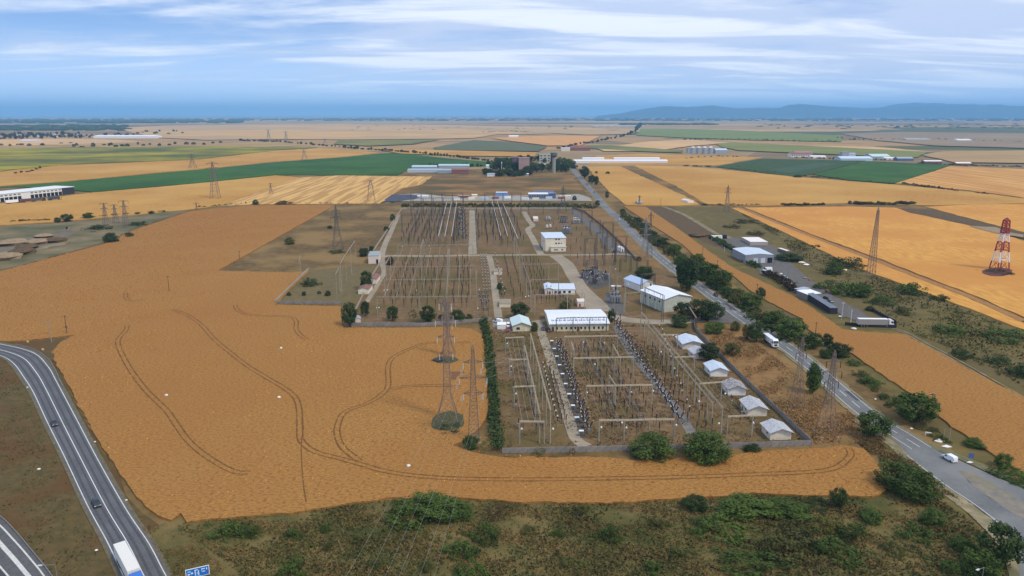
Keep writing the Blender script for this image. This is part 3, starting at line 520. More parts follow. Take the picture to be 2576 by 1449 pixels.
# (x, y foot, width, height, kind, colour, label)
PL = [
 (880, 822, 40, 66, 'tree', 'd', 'large dark tree outside the near-left corner of the middle yard'),
 (919, 797, 24, 42, 'tree', 'd', 'dark tree inside the corner beside the sloping left wall'),
 (922, 728, 34, 50, 'tree', 'd', 'dark round tree between the two small gabled sheds at left'),
 (915, 645, 26, 24, 'bush', 'd', 'dark bush left of the flat-roofed pump building'),
 (935, 632, 14, 16, 'bush', 'd', 'small dark bush on the left wall behind the pump building'),
 (981, 667, 20, 24, 'bush', 'b', 'brownish bush by the lane right of the pump building'),
 (988, 555, 14, 18, 'bush', 'd', 'small dark tree outside the far end of the left wall'),
 (972, 580, 14, 12, 'bush', 'd', 'low dark bush outside the left wall near its far end'),
 (988, 808, 32, 40, 'tree', 'd', 'leftmost dark tree of the row inside the middle yard wall'),
 (1038, 810, 30, 34, 'thin', 'o', 'thin ragged tree second from the left inside the middle yard wall'),
 (1076, 812, 42, 46, 'tree', 'd', 'tallest dark tree in the row inside the middle yard wall'),
 (1151, 810, 40, 34, 'bush', 'd', 'rounded dark tree near the right end of the middle yard wall'),
 (1180, 808, 20, 20, 'bush', 'd', 'small dark bush at the right end of the middle yard row'),
 (1110, 806, 16, 16, 'bush', 'b', 'small brown bush behind the tall grey lattice mast'),
 (1308, 800, 52, 40, 'tree', 'd', 'large dark tree behind the small gable-roofed house'),
 (1345, 834, 18, 26, 'bush', 'd', 'dark shrub against the right wall of the small gabled house'),
 (1421, 776, 30, 20, 'bush', 'o', 'low olive bush behind the long white-roofed hall'),
 (1538, 812, 22, 36, 'tree', 'd', 'dark tree at the right end of the long white-roofed hall'),
 (1265, 748, 26, 30, 'thin', 'd', 'sparse dark bush right of the central lane'),
 (1257, 728, 16, 18, 'bush', 'd', 'small dark bush beside the middle of the central lane'),
 (1273, 705, 0.1, .1, 'low', 'd', ''),
 (1727, 733, 58, 90, 'poplar', 'd', 'tall dark poplar clump standing beside the main road'),
 (1712, 700, 30, 48, 'poplar', 'd', 'shorter dark poplar at the back of the roadside poplar clump'),
 (1742, 716, 30, 60, 'poplar', 'd', 'narrow dark poplar at the right of the roadside poplar clump'),
 (1718, 800, 48, 42, 'tree', 'd', 'dark tree in front of the big pale gabled hall'),
 (1765, 806, 74, 56, 'tree', 'd', 'broad dark tree between the pale hall and the main road'),
 (1798, 804, 48, 46, 'tree', 'g', 'rounded green tree at the left edge of the main road'),
 (1710, 822, 46, 34, 'bush', 'd', 'dark bush under the string gantry near the corner wall'),
 (1797, 838, 52, 32, 'bush', 'g', 'wide green bush on the dry meadow near the gravel patch'),
 (1850, 832, 26, 26, 'bush', 'y', 'yellow-green bush by the road ahead of the white lorry'),
 (1902, 860, 46, 56, 'tree', 'g', 'green tree overhanging the road beside the white lorry'),
 (1879, 856, 28, 44, 'tree', 'y', 'pale yellow-green tree left of the white lorry'),
 (1841, 894, 40, 34, 'tree', 'o', 'lone small olive tree on the dry orange meadow'),
 (1783, 906, 56, 46, 'tree', 'd', 'dark tree behind the second kiosk at the yard wall'),
 (2044, 990, 40, 84, 'poplar', 'g', 'tall narrow dark green tree at the left edge of the road'),
 (2198, 1100, 90, 66, 'tree', 'g', 'wide green tree hiding the road where it nears the junction'),
 (2302, 1062, 110, 76, 'tree', 'g', 'broad green tree on the far side of the main road'),
 (2250, 1018, 46, 22, 'low', 'g', 'low green bush between the road and the narrow wheat strip'),
 (2190, 968, 60, 24, 'low', 'g', 'low spreading bush beside the road opposite the bare lattice tower'),
 (2110, 896, 60, 36, 'bush', 'd', 'dark rounded bush at the edge of the narrow wheat strip'),
 (2076, 900, 34, 26, 'bush', 'g', 'green bush left of the dark rounded strip-edge bush'),
 (2045, 876, 46, 42, 'tree', 'g', 'green tree below the wooden pole with crossarm, roadside belt'),
 (2080, 872, 30, 34, 'tree', 'd', 'dark tree at the wheat edge in the roadside belt'),
 (1990, 852, 76, 56, 'tree', 'g', 'wide leafy tree in the roadside belt above the white lorry'),
 (1950, 824, 66, 44, 'tree', 'g', 'green tree in the roadside belt opposite the gravel patch'),
 (1913, 752, 26, 30, 'tree', 'd', 'small dark tree at the foot of the T-shaped pole by the wheat'),
 (1890, 776, 60, 40, 'tree', 'g', 'green tree of the roadside belt below the small T-shaped pole'),
 (1858, 752, 42, 28, 'bush', 'o', 'olive bush in the roadside belt near the dark car'),
 (1812, 726, 62, 48, 'tree', 'g', 'leafy green tree right of the tall poplar clump'),
 (1780, 702, 60, 44, 'tree', 'g', 'green tree behind the tall poplar clump, roadside belt'),
 (1752, 676, 44, 40, 'tree', 'g', 'bright green tree at the upper end of the roadside belt'),
 (1696, 640, 40, 28, 'tree', 'g', 'green tree beside the road behind the substation towers'),
 (1668, 620, 34, 24, 'tree', 'd', 'dark tree at the far end of the dense roadside belt'),
 (1640, 596, 28, 16, 'bush', 'd', 'dark bush where the roadside belt thins out'),
 (1605, 560, 24, 14, 'bush', 'd', 'low dark bush left of the bare brown field corner'),
 (1622, 575, 22, 16, 'bush', 'g', 'small green bush along the narrow wheat strip head'),
 (1620, 700, 48, 34, 'bush', 'd', 'dark tree against the yard wall behind the blue-roofed building'),
 (1607, 657, 14, 12, 'bush', 'b', 'round dark-red bush at the back right of the yard'),
 (1545, 636, 10, 10, 'low', 'd', 'tiny dark bush near the right-hand back wall'),
 # front wall
 (1642, 1148, 116, 60, 'bush', 'g', 'big dark green bush left of the pair against the front wall'),
 (1776, 1156, 124, 74, 'bush', 'g', 'biggest round green bush against the front wall'),
 (1357, 1150, 46, 26, 'thin', 'o', 'thin olive weeds in front of the left part of the front wall'),
 (1440, 1146, 24, 20, 'thin', 'b', 'small dry weed clump before the front wall middle'),
 (1892, 1136, 42, 20, 'bush', 'd', 'small dark bush at the front wall right of the big bushes'),
 (1184, 1128, 44, 36, 'bush', 'd', 'dark bush around the feet of the near barrel-shaped tower'),
 (2050, 1108, 26, 22, 'thin', 'b', 'dry thorn scrub outside the front right wall corner'),
 (1225, 1135, 46, 30, 'thin', 'o', 'low olive scrub at the foot of the tall hedge'),
 # foreground scrub
 (1060, 1314, 150, 66, 'low', 'g', 'broad pale green thicket at the wheat edge, centre left'),
 (1100, 1290, 120, 50, 'bush', 'g', 'dark green thicket top right of the broad pale green one'),
 (1160, 1296, 70, 34, 'bush', 'd', 'bush right of the broad thicket by the wheat edge'),
 (1250, 1306, 90, 46, 'thin', 'b', 'grey-brown dry bush just below the wheat edge'),
 (1222, 1352, 100, 44, 'low', 'g', 'green low bush under the grey-brown dry bush'),
 (1160, 1392, 90, 40, 'low', 'd', 'low dense bush left of a small bare stem'),
 (1185, 1446, 100, 46, 'low', 'g', 'green low bush at the bottom edge, centre left'),
 (575, 1345, 96, 38, 'low', 'g', 'bright green low bush near the left corner of the wheat'),
 (640, 1346, 60, 30, 'low', 'd', 'low patch of bush right of the bright green left one'),
 (740, 1352, 50, 24, 'low', 'g', 'small green bush among the left foreground scrub'),
 (820, 1338, 30, 22, 'bush', 'd', 'small bush beneath the wheat edge, left of the wires'),
 (740, 1446, 90, 50, 'low', 'g', 'large green bush at the bottom edge near the blue sign'),
 (832, 1378, 40, 24, 'low', 'd', 'small bush crossed by the overhead wires'),
 (900, 1362, 46, 26, 'low', 'o', 'olive bush just left of the overhead wires'),
 (1075, 1434, 40, 30, 'bush', 'd', 'small round bush at the bottom centre left'),
 (1542, 1354, 80, 44, 'low', 'g', 'bright round green bush alone in the centre foreground'),
 (1606, 1342, 30, 14, 'low', 'g', 'little green bush right of the lone bright one'),
 (1660, 1326, 60, 26, 'low', 'o', 'olive low bush in the centre foreground'),
 (1748, 1280, 64, 38, 'bush', 'd', 'round bush at the wheat edge below the front wall bushes'),
 (1880, 1290, 120, 46, 'bush', 'g', 'long dark green bush at the wheat edge, right half'),
 (1975, 1296, 110, 40, 'bush', 'g', 'green bush beside the round tree at the wheat edge'),
 (2050, 1276, 60, 24, 'low', 'd', 'low dark bush left of the round tree at the wheat edge'),
 (2107, 1276, 46, 52, 'tree', 'd', 'small round dark tree at the wheat edge, right half'),
 (1820, 1340, 130, 44, 'low', 'g', 'wide low green thicket below the long dark green bush'),
 (1760, 1346, 60, 26, 'low', 'g', 'low green bush left of the wide low thicket'),
 (2000, 1342, 90, 40, 'low', 'o', 'olive bush in the middle of the right foreground scrub'),
 (1990, 1390, 150, 60, 'low', 'd', 'largest low thicket in the right foreground'),
 (2110, 1400, 120, 50, 'low', 'g', 'green low thicket right of the largest one'),
 (2080, 1330, 90, 36, 'low', 'y', 'yellowish green low bush among the right foreground scrub'),
 (2140, 1346, 80, 44, 'low', 'd', 'dense bush next to the yellowish green bush'),
 (2190, 1308, 60, 34, 'bush', 'g', 'small green bush below the right end of the wheat'),
 (2280, 1240, 110, 78, 'bush', 'g', 'big green bush below the sandy road shoulder'),
 (2345, 1316, 76, 44, 'bush', 'd', 'round bush near the road fork shoulder'),
 (2300, 1352, 100, 44, 'low', 'g', 'green low bush under the round shoulder bush'),
 (2250, 1390, 80, 34, 'low', 'o', 'olive low bush in the right foreground near the big tree'),
 (2510, 1420, 108, 108, 'tree', 'd', 'big dark tree at the bottom right by the road'),
 (2462, 1449, 96, 72, 'tree', 'g', 'brighter green tree in front of the big bottom right tree'),
 (2400, 1440, 80, 44, 'low', 'g', 'green bush left of the bottom right trees'),
 (2420, 1380, 60, 34, 'bush', 'g', 'small green bush above the bottom right trees'),
 (1720, 1400, 70, 30, 'low', 'o', 'olive low bush near the bottom, right of centre'),
 (1900, 1430, 160, 40, 'low', 'd', 'dull low thicket at the bottom edge, right of centre'),
 (1640, 1438, 70, 30, 'low', 'g', 'green low bush at the bottom edge near the centre'),
 (1440, 1420, 60, 22, 'low', 'o', 'small olive bush in the bare grass at bottom centre'),
 (1330, 1340, 50, 24, 'low', 'o', 'olive low bush right of the grey-brown dry bush'),
 (1400, 1348, 36, 22, 'low', 'd', 'little bush left of the lone bright green one'),
 (1460, 1288, 40, 22, 'low', 'o', 'little olive bush by the wheat edge, centre'),
 (950, 1420, 60, 24, 'low', 'o', 'olive low bush between the overhead wires'),
 # right scrub
 (2452, 1124, 50, 22, 'bush', 'g', 'green bush by the wheat edge near the two short posts'),
 (2522, 1176, 40, 40, 'bush', 'g', 'green bush right of the small blue sign'),
 (2540, 1200, 70, 30, 'low', 'g', 'low green bush at the far right above the fork'),
 (2570, 1224, 50, 26, 'low', 'g', 'low green bush on the right frame edge above the fork'),
 (2096, 690, 42, 34, 'bush', 'g', 'round green bush right of the rubble heap in the scrub'),
 (2130, 742, 84, 34, 'low', 'g', 'wide green bush in the right scrub below the tall slim tower'),
 (2168, 748, 46, 40, 'bush', 'g', 'dark leafy bush in the right scrub beside the dirt track'),
 (2085, 728, 70, 28, 'low', 'g', 'green low bush beside the dark long shed'),
 (2130, 668, 80, 28, 'low', 'd', 'long dark bush in the scrub near the brown field edge'),
 (2290, 738, 76, 30, 'low', 'g', 'dark low thicket on the right scrub, upper side'),
 (2365, 754, 44, 18, 'low', 'd', 'small dark low bush beyond the dark low thicket'),
 (2225, 764, 70, 24, 'low', 'g', 'green low bush left of the dark low thicket'),
 (2270, 790, 56, 20, 'low', 'o', 'olive low bush in the middle of the right scrub'),
 (2390, 836, 80, 28, 'low', 'g', 'long green low bush in the right scrub, middle'),
 (2540, 856, 120, 34, 'low', 'g', 'wide green thicket at the right frame edge'),
 (2420, 900, 56, 26, 'low', 'd', 'dark low bush right of the double wheel track'),
 (2510, 912, 60, 24, 'low', 'd', 'dark low bush near the right edge by the wheel track'),
 (2565, 946, 60, 34, 'low', 'd', 'dark bush by the double track at the right frame edge'),
 (2190, 782, 26, 12, 'bush', 'd', 'small dark bush at the tip of the fenced yard'),
 (1985, 655, 70, 20, 'bush', 'd', 'long dark bush right of the grey shed'),
 (1868, 640, 0.1, 0.1, 'low', 'd', ''),
 (1840, 572, 46, 10, 'low', 'o', 'low olive bush in the scrub above the dirt track'),
 (1900, 590, 46, 12, 'low', 'b', 'low brown bush behind the white-roofed container building'),
 (2052, 622, 26, 8, 'low', 'b', 'small brown bush at the scrub edge of the gold wheat'),
 (1875, 560, 60, 10, 'low', 'o', 'low olive bush under the right lattice tower'),
 # left
 (280, 610, 38, 26, 'bush', 'd', 'dark bush at the wheat edge of the gravel workings'),
 (326, 596, 22, 12, 'bush', 'd', 'smaller dark bush right of the workings edge bush'),
 (145, 560, 18, 14, 'tree', 'd', 'leftmost round tree of three behind the gravel workings'),
 (170, 558, 30, 20, 'tree', 'd', 'middle tree of three behind the gravel workings'),
 (223, 550, 28, 16, 'tree', 'd', 'rightmost tree of three behind the gravel workings'),
 (382, 538, 14, 8, 'bush', 'd', 'small bush on the far edge of the workings wedge'),
 (345, 540, 12, 7, 'bush', 'd', 'tiny bush left of the small bush on the workings edge'),
 (250, 577, 70, 12, 'low', 'd', 'long dark low scrub in the gravel workings'),
 (345, 566, 46, 12, 'low', 'd', 'dark low scrub under the three small pylons'),
 (643, 515, 16, 14, 'bush', 'd', 'round dark bush on the field boundary left of the long mound'),
 (715, 514, 48, 10, 'low', 'b', 'long dark brown mound on the field boundary'),
 (729, 615, 26, 20, 'bush', 'o', 'lone round bush in the dark grass triangle'),
 (830, 575, 14, 8, 'bush', 'd', 'small dark bush left of the triangle pylon'),
 (846, 636, 38, 10, 'low', 'd', 'dark weeds at the foot of the triangle pylon'),
 (775, 718, 50, 22, 'low', 'd', 'dark low bush inside the left side yard'),
 (727, 744, 12, 10, 'bush', 'd', 'first small dark shrub in the left side yard'),
 (765, 744, 12, 12, 'bush', 'd', 'second small dark shrub in the left side yard'),
 (803, 740, 10, 9, 'bush', 'd', 'third small dark shrub in the left side yard'),
 (825, 744, 16, 14, 'bush', 'd', 'largest small shrub at the right of the left side yard'),
 (828, 738, 0.1, .1, 'low', 'd', ''),
 # around the village road
 (1500, 468, 12, 26, 'tree', 'd', 'slim dark tree right of the far road, nearest the village'),
 (1488, 462, 20, 22, 'tree', 'd', 'dark tree right of the far road beyond the slim one'),
 (1470, 448, 26, 30, 'tree', 'd', 'large dark tree beside the road at the village exit'),
 (1527, 499, 10, 18, 'tree', 'd', 'lone small dark cypress-like tree right of the far road'),
 (1500, 437, 8, 7, 'bush', 'b', 'left one of two small dark bushes in the far wheat'),
 (1529, 438, 12, 7, 'bush', 'b', 'right one of two small dark bushes in the far wheat'),
 (1470, 520, 0.1, .1, 'low', 'd', ''),
 (1503, 519, 14, 16, 'tree', 'd', 'dark small tree at the end of the scrub belt by the road'),
 (1445, 504, 12, 12, 'bush', 'b', 'brown bush at the paved yard near the blue building'),
 (2267, 514, 12, 10, 'bush', 'd', 'round dark bush on the right field boundary'),
 (2006, 447, 22, 8, 'bush', 'd', 'dark bush on the near edge of the far green crop'),
 (2185, 690, 0.1, .1, 'low', 'd', ''),
]
for (x, y, w, h, k, c, l) in PL:
    if w < 1: continue
    if y > 1280 and c == 'd' and k != 'tree': c = 'o' if (x // 10) % 2 else 'g'
    if y > 1280 and k != 'tree': w, h = w * .86, h * .92
    if y > 1160 and k in ('low', 'bush') and w > 30:
        plant(x, y, w, h, k, c, l, 'bush', 'scrub bushes in the foreground', dep=random.uniform(.9, 1.6))
    else: plant(x, y, w, h, k, c, l)
hedgerow([(1767, 516), (1917, 517)], 14, 14, 5, 'in the hedge behind the right lattice tower', 'bd', jit=3, kind='low')
hedgerow([(1965, 517), (2075, 516)], 10, 14, 7, 'in the middle hedge above the gold wheat', 'bd', jit=3, kind='bush')
hedgerow([(2134, 514), (2300, 515)], 14, 16, 8, 'in the hedge above the slim tower', 'bd', jit=3, kind='bush')
hedgerow([(2270, 462), (2410, 481)], 13, 14, 6, 'along the lower edge of the striped stubble', 'b', jit=3, kind='low')
hedgerow([(2450, 486), (2490, 490)], 4, 14, 5, 'in the short hedge right of the striped stubble', 'b', jit=3, kind='low')
hedgerow([(1717, 417), (1800, 421)], 8, 12, 4, 'in the low hedge left of the dark crop', 'b', jit=3, kind='low')
hedgerow([(1830, 424), (2240, 463)], 26, 14, 4, 'along the near edge of the far green crop', 'd', jit=4, kind='low')
hedgerow([(497, 523), (560, 518), (625, 512)], 10, 14, 5, 'on the boundary right of the workings wedge', 'bd', jit=3, kind='low')
hedgerow([(750, 512), (840, 513), (1000, 509)], 14, 12, 4, 'on the boundary left of the coal yard', 'bd', jit=3, kind='low')
hedgerow([(20, 559), (130, 555), (420, 533)], 20, 16, 6, 'along the far rim of the gravel workings', 'd', jit=5, kind='low')
hedgerow([(600, 354), (700, 357), (860, 371)], 30, 8, 5, 'in the far hedgerow behind the flowering crop', 'd', jit=3)
hedgerow([(180, 369), (330, 366), (560, 361)], 22, 10, 6, 'scattered behind the yellow flowering crop', 'do', jit=8, jy=3)
hedgerow([(0, 368), (60, 366), (200, 362)], 8, 10, 5, 'along the pale stubble at far left', 'do', jit=8, jy=2)
hedgerow([(35, 438), (75, 433), (105, 423)], 6, 10, 6, 'on the strip edge above the warehouse', 'd', jit=2)
hedgerow([(862, 373), (960, 380), (1060, 388), (1150, 396), (1240, 408)], 46, 9, 7, 'along the far edge of the big green crop', 'd', jit=3, kind='tree', singular='tree')
hedgerow([(1050, 423), (1130, 421), (1215, 420)], 18, 10, 10, 'among the long low village halls', 'd', jit=3, kind='tree', singular='tree')
hedgerow([(1215, 440), (1300, 441), (1335, 438)], 26, 22, 16, 'in the front tree row of the village', 'dg', jit=4, jy=4, kind='tree', singular='tree')
hedgerow([(1228, 424), (1290, 428), (1390, 430), (1430, 430)], 34, 18, 20, 'in the middle of the village tree cluster', 'dg', jit=4, jy=4, kind='tree', singular='tree')
hedgerow([(1240, 412), (1340, 408), (1420, 412), (1444, 424)], 28, 16, 15, 'at the back of the village tree cluster', 'dg', jit=4, jy=3, kind='tree', singular='tree')
hedgerow([(1400, 376), (1450, 366), (1520, 354), (1580, 340), (1602, 330)], 34, 8, 6, 'lining the far road beyond the village', 'd', jit=3, kind='tree', singular='tree')
hedgerow([(1600, 329), (1608, 320), (1612, 316)], 14, 7, 8, 'in the clump at the far end of the road', 'd', jit=3, kind='tree', singular='tree')
hedgerow([(1212, 334), (1290, 331), (1342, 334)], 20, 9, 3, 'in the far dark copse beyond the orange wheat', 'd', jit=3, kind='low')
hedgerow([(0, 345), (60, 345), (130, 344), (210, 342)], 60, 9, 8, 'in the wooded edge of the far left town', 'db', jit=4, jy=6, kind='tree', singular='tree')
hedgerow([(215, 345), (320, 338), (460, 334)], 24, 8, 5, 'scattered beyond the far left greenhouses', 'd', jit=6, jy=4)
hedgerow([(1717, 400), (1800, 394), (1860, 396)], 10, 9, 4, 'along the dark strip below the silos', 'b', jit=3, kind='low')
hedgerow([(2000, 397), (2150, 402), (2300, 404)], 26, 9, 5, 'around the farm sheds behind the green crop', 'd', jit=4, kind='low')
hedgerow([(2310, 411), (2420, 417), (2576, 420)], 22, 12, 4, 'along the hedge above the striped stubble', 'bd', jit=4, kind='low')
hedgerow([(2100, 350), (2250, 352), (2400, 352), (2576, 360)], 34, 9, 4, 'in the far hedge before the blue hills', 'd', jit=6, jy=2, kind='low')
hedgerow([(1717, 352), (1830, 351), (1960, 354), (2110, 356)], 26, 9, 4, 'below the bright green far band', 'd', jit=5, jy=1, kind='low')
hedgerow([(1850, 420), (1860, 420)], 1, 6, 3, 'alone by the dark crop', 'd')
hedgerow([(1560, 535), (1590, 560), (1625, 590), (1660, 622)], 10, 22, 12, 'in the young belt on the right bank of the road', 'go', jit=6, jy=3)
hedgerow([(1700, 660), (1760, 690), (1830, 745), (1900, 795), (1960, 838)], 18, 34, 20, 'low in the belt between road and wheat strip', 'go', jit=9, jy=5, kind='bush')
hedgerow([(2140, 915), (2210, 985), (2300, 1065), (2400, 1120)], 14, 32, 14, 'on the bank above the road near the fork', 'go', jit=12, jy=8, kind='low')
# ------------------------------------------------------------------ loose ground cover: weeds and grass tufts
def inpoly(P, poly):
    x, y = P[:, 0], P[:, 1]; c = np.zeros(len(P), bool); n = len(poly)
    for i in range(n):
        x1, y1 = poly[i]; x2, y2 = poly[(i + 1) % n]
        k = ((y1 > y) != (y2 > y)) & (x < (x2 - x1) * (y - y1) / ((y2 - y1) or 1e-9) + x1); c ^= k
    return c
def tufts(name, polyF, n, size, m, label, z=.1, patch=None, seed=1, lean=.9, hz=1.0):
    rng = np.random.default_rng(seed); W = np.array([[p.x, p.y] for p in wpts(polyF)])
    lo, hi = W.min(0), W.max(0); P = rng.uniform(lo, hi, (n * 4, 2)); P = P[inpoly(P, [tuple(w) for w in W])]
    if patch:   # keep tufts in clumps
        g = np.zeros(len(P))
        for k in range(5):
            f = rng.normal(size=2) * patch * (1 + k * .7); g += np.sin(P @ f + rng.uniform(0, 6.28)) / (1 + .3 * k)
        P = P[g + rng.normal(size=len(P)) * .7 > .25]
    P = P[:n]; n = len(P)
    a = rng.uniform(0, 6.28, n); s = size * (.5 + rng.random(n)); h = s * hz * (.6 + .8 * rng.random(n))
    c = np.stack([P[:, 0], P[:, 1], np.full(n, z)], 1); t = np.stack([np.cos(a), np.sin(a), np.zeros(n)], 1)
    u = np.stack([rng.normal(size=n) * lean, rng.normal(size=n) * lean, np.full(n, 1.0)], 1)
    V = np.stack([c - t * s[:, None] * .5, c + t * s[:, None] * .5, c + t * s[:, None] * .35 + u * h[:, None], c - t * s[:, None] * .35 + u * h[:, None] * .8], 1)
    me = bpy.data.meshes.new(name); me.vertices.add(4 * n); me.vertices.foreach_set('co', V.reshape(-1).astype(np.float32))
    me.loops.add(4 * n); me.loops.foreach_set('vertex_index', np.arange(4 * n, dtype=np.int32)); me.polygons.add(n)
    me.polygons.foreach_set('loop_start', np.arange(0, 4 * n, 4, dtype=np.int32)); me.polygons.foreach_set('loop_total', np.full(n, 4, dtype=np.int32))
    me.materials.append(m); me.update(calc_edges=True); o = put(name, me); o['kind'] = 'stuff'; o['label'] = label; return o
FG = [(440, 1320), (520, 1308), (860, 1274), (1000, 1258), (1290, 1264), (1720, 1255), (1890, 1244), (2225, 1250), (2245, 1200), (2330, 1240), (2440, 1310), (2530, 1400), (2540, 1470), (640, 1470)]
tw1 = mat('weed_olive', (.115, .098, .030), (.07, .068, .02), scale=.4, rough=.9, spec=.1)
tw2 = mat('weed_straw', (.20, .125, .045), (.12, .08, .03), scale=.4, rough=.9, spec=.1)
tw3 = mat('weed_dark', (.045, .045, .016), (.06, .06, .02), scale=.4, rough=.9, spec=.1)
tufts('weeds', FG, 16000, .30, tw1, 'olive weeds covering the foreground scrubland', .2, patch=.12, seed=2)
tufts('dry_grass', FG, 22000, .28, tw2, 'straw coloured grass tufts in the foreground scrubland', .2, patch=.2, seed=3)
tufts('dark_weeds', FG, 9000, .34, tw3, 'dark weeds and low brambles in the foreground scrubland', .2, patch=.09, seed=4)
VG = [(-60, 905), (20, 930), (60, 990), (110, 1090), (150, 1170), (205, 1280), (255, 1385), (285, 1460), (130, 1460), (60, 1370), (0, 1300), (-60, 1270)]
tufts('grass', VG, 9000, .24, tw1, 'short olive grass between the left road and the motorway', .15, patch=.15, seed=5)
tufts('dark_grass', VG, 3500, .26, tw3, 'dark grass between the left road and the motorway', .15, patch=.08, seed=6)
tufts('dry_grass', [(385, 1310), (455, 1330), (600, 1460), (440, 1460), (330, 1290)], 4000, .25, tw2, 'dry grass on the bank right of the left road', .15, patch=.2, seed=7)
RM = [(1765, 815), (1850, 830), (1950, 900), (2060, 990), (2190, 1070), (2190, 1120), (2050, 1120), (2000, 1070), (1884, 960), (1790, 870)]
tufts('dry_grass', RM, 12000, .30, mat('orange_straw', (.31, .175, .065), (.24, .135, .05), scale=.5), 'dry orange grass of the meadow between wall and road', .17, patch=.15, seed=8)
tufts('brown_weeds', RM, 700, .3, mat('brown_weed', (.13, .085, .035)), 'brown weeds of the meadow between wall and road', .17, patch=.1, seed=9)
RS = [(1850, 530), (2000, 600), (2150, 675), (2334, 742), (2576, 835), (2620, 1000), (2400, 885), (2250, 815), (2150, 740), (2020, 660), (1960, 600)]
tufts('weeds', RS, 9000, .5, tw1, 'olive weeds in the scrubland right of the gravel yard', .17, patch=.07, seed=10)
tufts('dark_weeds', RS, 2200, .6, tw3, 'dark weeds in the scrubland right of the gravel yard', .17, patch=.05, seed=11)
def undergrowth(name, polyF, n, r, h, col, label, seed):
    rng = np.random.default_rng(seed); W = np.array([[p.x, p.y] for p in wpts(polyF)]); lo, hi = W.min(0), W.max(0); P = rng.uniform(lo, hi, (n * 5, 2)); P = P[inpoly(P, [tuple(w) for w in W])]
    g = sum(np.sin(P @ (rng.normal(size=2) * f) + rng.uniform(0, 6.28)) for f in (.05, .08, .13)); P = P[g + rng.normal(size=len(P)) * .6 > .2][:n]
    c = [];
    for p in P:
        q = r * rng.uniform(.4, 1.3) ** 1.5
        for k in range(3): c.append((p[0] + rng.normal() * q * .7, p[1] + rng.normal() * q * .7, q * h * rng.uniform(.1, .5), q * rng.uniform(.5, .9)))
    o = put(name, leafmesh(name, c, 26, .2, LEAF[col], rng)); o['kind'] = 'stuff'; o['label'] = label
undergrowth('undergrowth', FG, 330, .75, .8, 'g', 'scattered little green shrubs all over the foreground scrubland', 41)
undergrowth('undergrowth', FG, 360, .8, .7, 'o', 'scattered olive shoots all over the foreground scrubland', 42)
undergrowth('dry_undergrowth', FG, 220, .7, .8, 'b', 'scattered dry brown shrubs in the foreground scrubland', 43)
undergrowth('undergrowth', RS, 240, 1.4, .7, 'o', 'scattered olive shrubs in the right scrubland', 44)
undergrowth('undergrowth', VG, 160, .6, .7, 'o', 'low olive growth between the left road and the motorway', 45)
plant(1127, 1078, 86, 5, 'low', 'd', 'low ragged weeds in the round patch under the tallest lattice tower', z=.5)
plant(1120, 912, 58, 8, 'low', 'o', 'low ragged weeds in the patch under the rear lattice tower')
EX = [(2150, 1112), (2215, 1100), (2300, 1165), (2430, 1275), (2330, 1245), (2248, 1215), (2225, 1170)]
tufts('weeds', EX, 5000, .3, tw2, 'straw weeds on the bank between the near wheat corner and the road', .2, patch=.2, seed=51)
undergrowth('undergrowth', EX, 60, .8, .8, 'o', 'olive shrubs on the bank between the near wheat corner and the road', 52)
plant(2512, 688, 74, 9, 'low', 'b', 'low reddish weeds around the feet of the banded mast')
YD = [(1268, 1136), (1250, 980), (1240, 830), (1330, 840), (1560, 840), (1740, 835), (1884, 975), (2000, 1082), (2030, 1115)]
tufts('yard_weeds', YD, 12000, .35, mat('yard_weed', (.11, .085, .03), (.16, .105, .04), scale=.4), 'short dry weeds in the front switchyard', .23, patch=.12, seed=12)
# ripe ears: small flecks standing out of the two nearest wheat fields
ear1 = mat('wheat_ears_light', (.66, .34, .085), (.58, .27, .06), scale=.4, rough=.9, spec=.1)
ear2 = mat('wheat_ears_dark', (.30, .115, .028), (.38, .15, .035), scale=.4, rough=.9, spec=.1)
tufts('wheat_ears', W1, 50000, .24, ear1, 'light ears standing out of the big wheat field', .72, patch=.05, seed=13, lean=1.3, hz=.6)
tufts('wheat_ears', W1, 60000, .30, ear2, 'darker bent stalks of the big wheat field', .70, patch=.04, seed=14, lean=1.3, hz=.6)
# ------------------------------------------------------------------ steel and concrete
galv = mat('galvanised_steel', (.30, .29, .28), (.20, .19, .18), scale=2, rough=.6, coord='Object', metal=.2)
galv_d = mat('weathered_steel', (.115, .110, .108), (.075, .072, .072), scale=2, rough=.7, coord='Object')
rusty = mat('rusty_steel', (.21, .165, .145), (.15, .115, .10), scale=2, rough=.8, coord='Object')
conc = mat('post_concrete', (.36, .335, .26), (.26, .24, .185), scale=1.5, rough=.9, coord='Object', rnd=.12)
beam_m = mat('beam_cream', (.58, .50, .36), (.44, .38, .27), scale=1.5, rough=.8, coord='Object')
beam_far = mat('beam_grey_brown', (.34, .30, .23), (.24, .21, .165), scale=1.5, rough=.85, coord='Object')
ins_d = mat('dark_porcelain', (.045, .028, .028), (.03, .02, .022), scale=3, rough=.35, coord='Object')
ins_w = mat('pale_glass_insulator', (.62, .62, .60), rough=.4)
cap_w = mat('pale_cap', (.62, .60, .57), rough=.6)
pinkish = mat('pinkish_paint', (.46, .33, .29), rough=.7)
cab_g = mat('cabinet_grey', (.22, .22, .225), rough=.6)
wire_m = mat('conductor_aluminium', (.42, .41, .37), rough=.5, metal=.3)
TW = {}
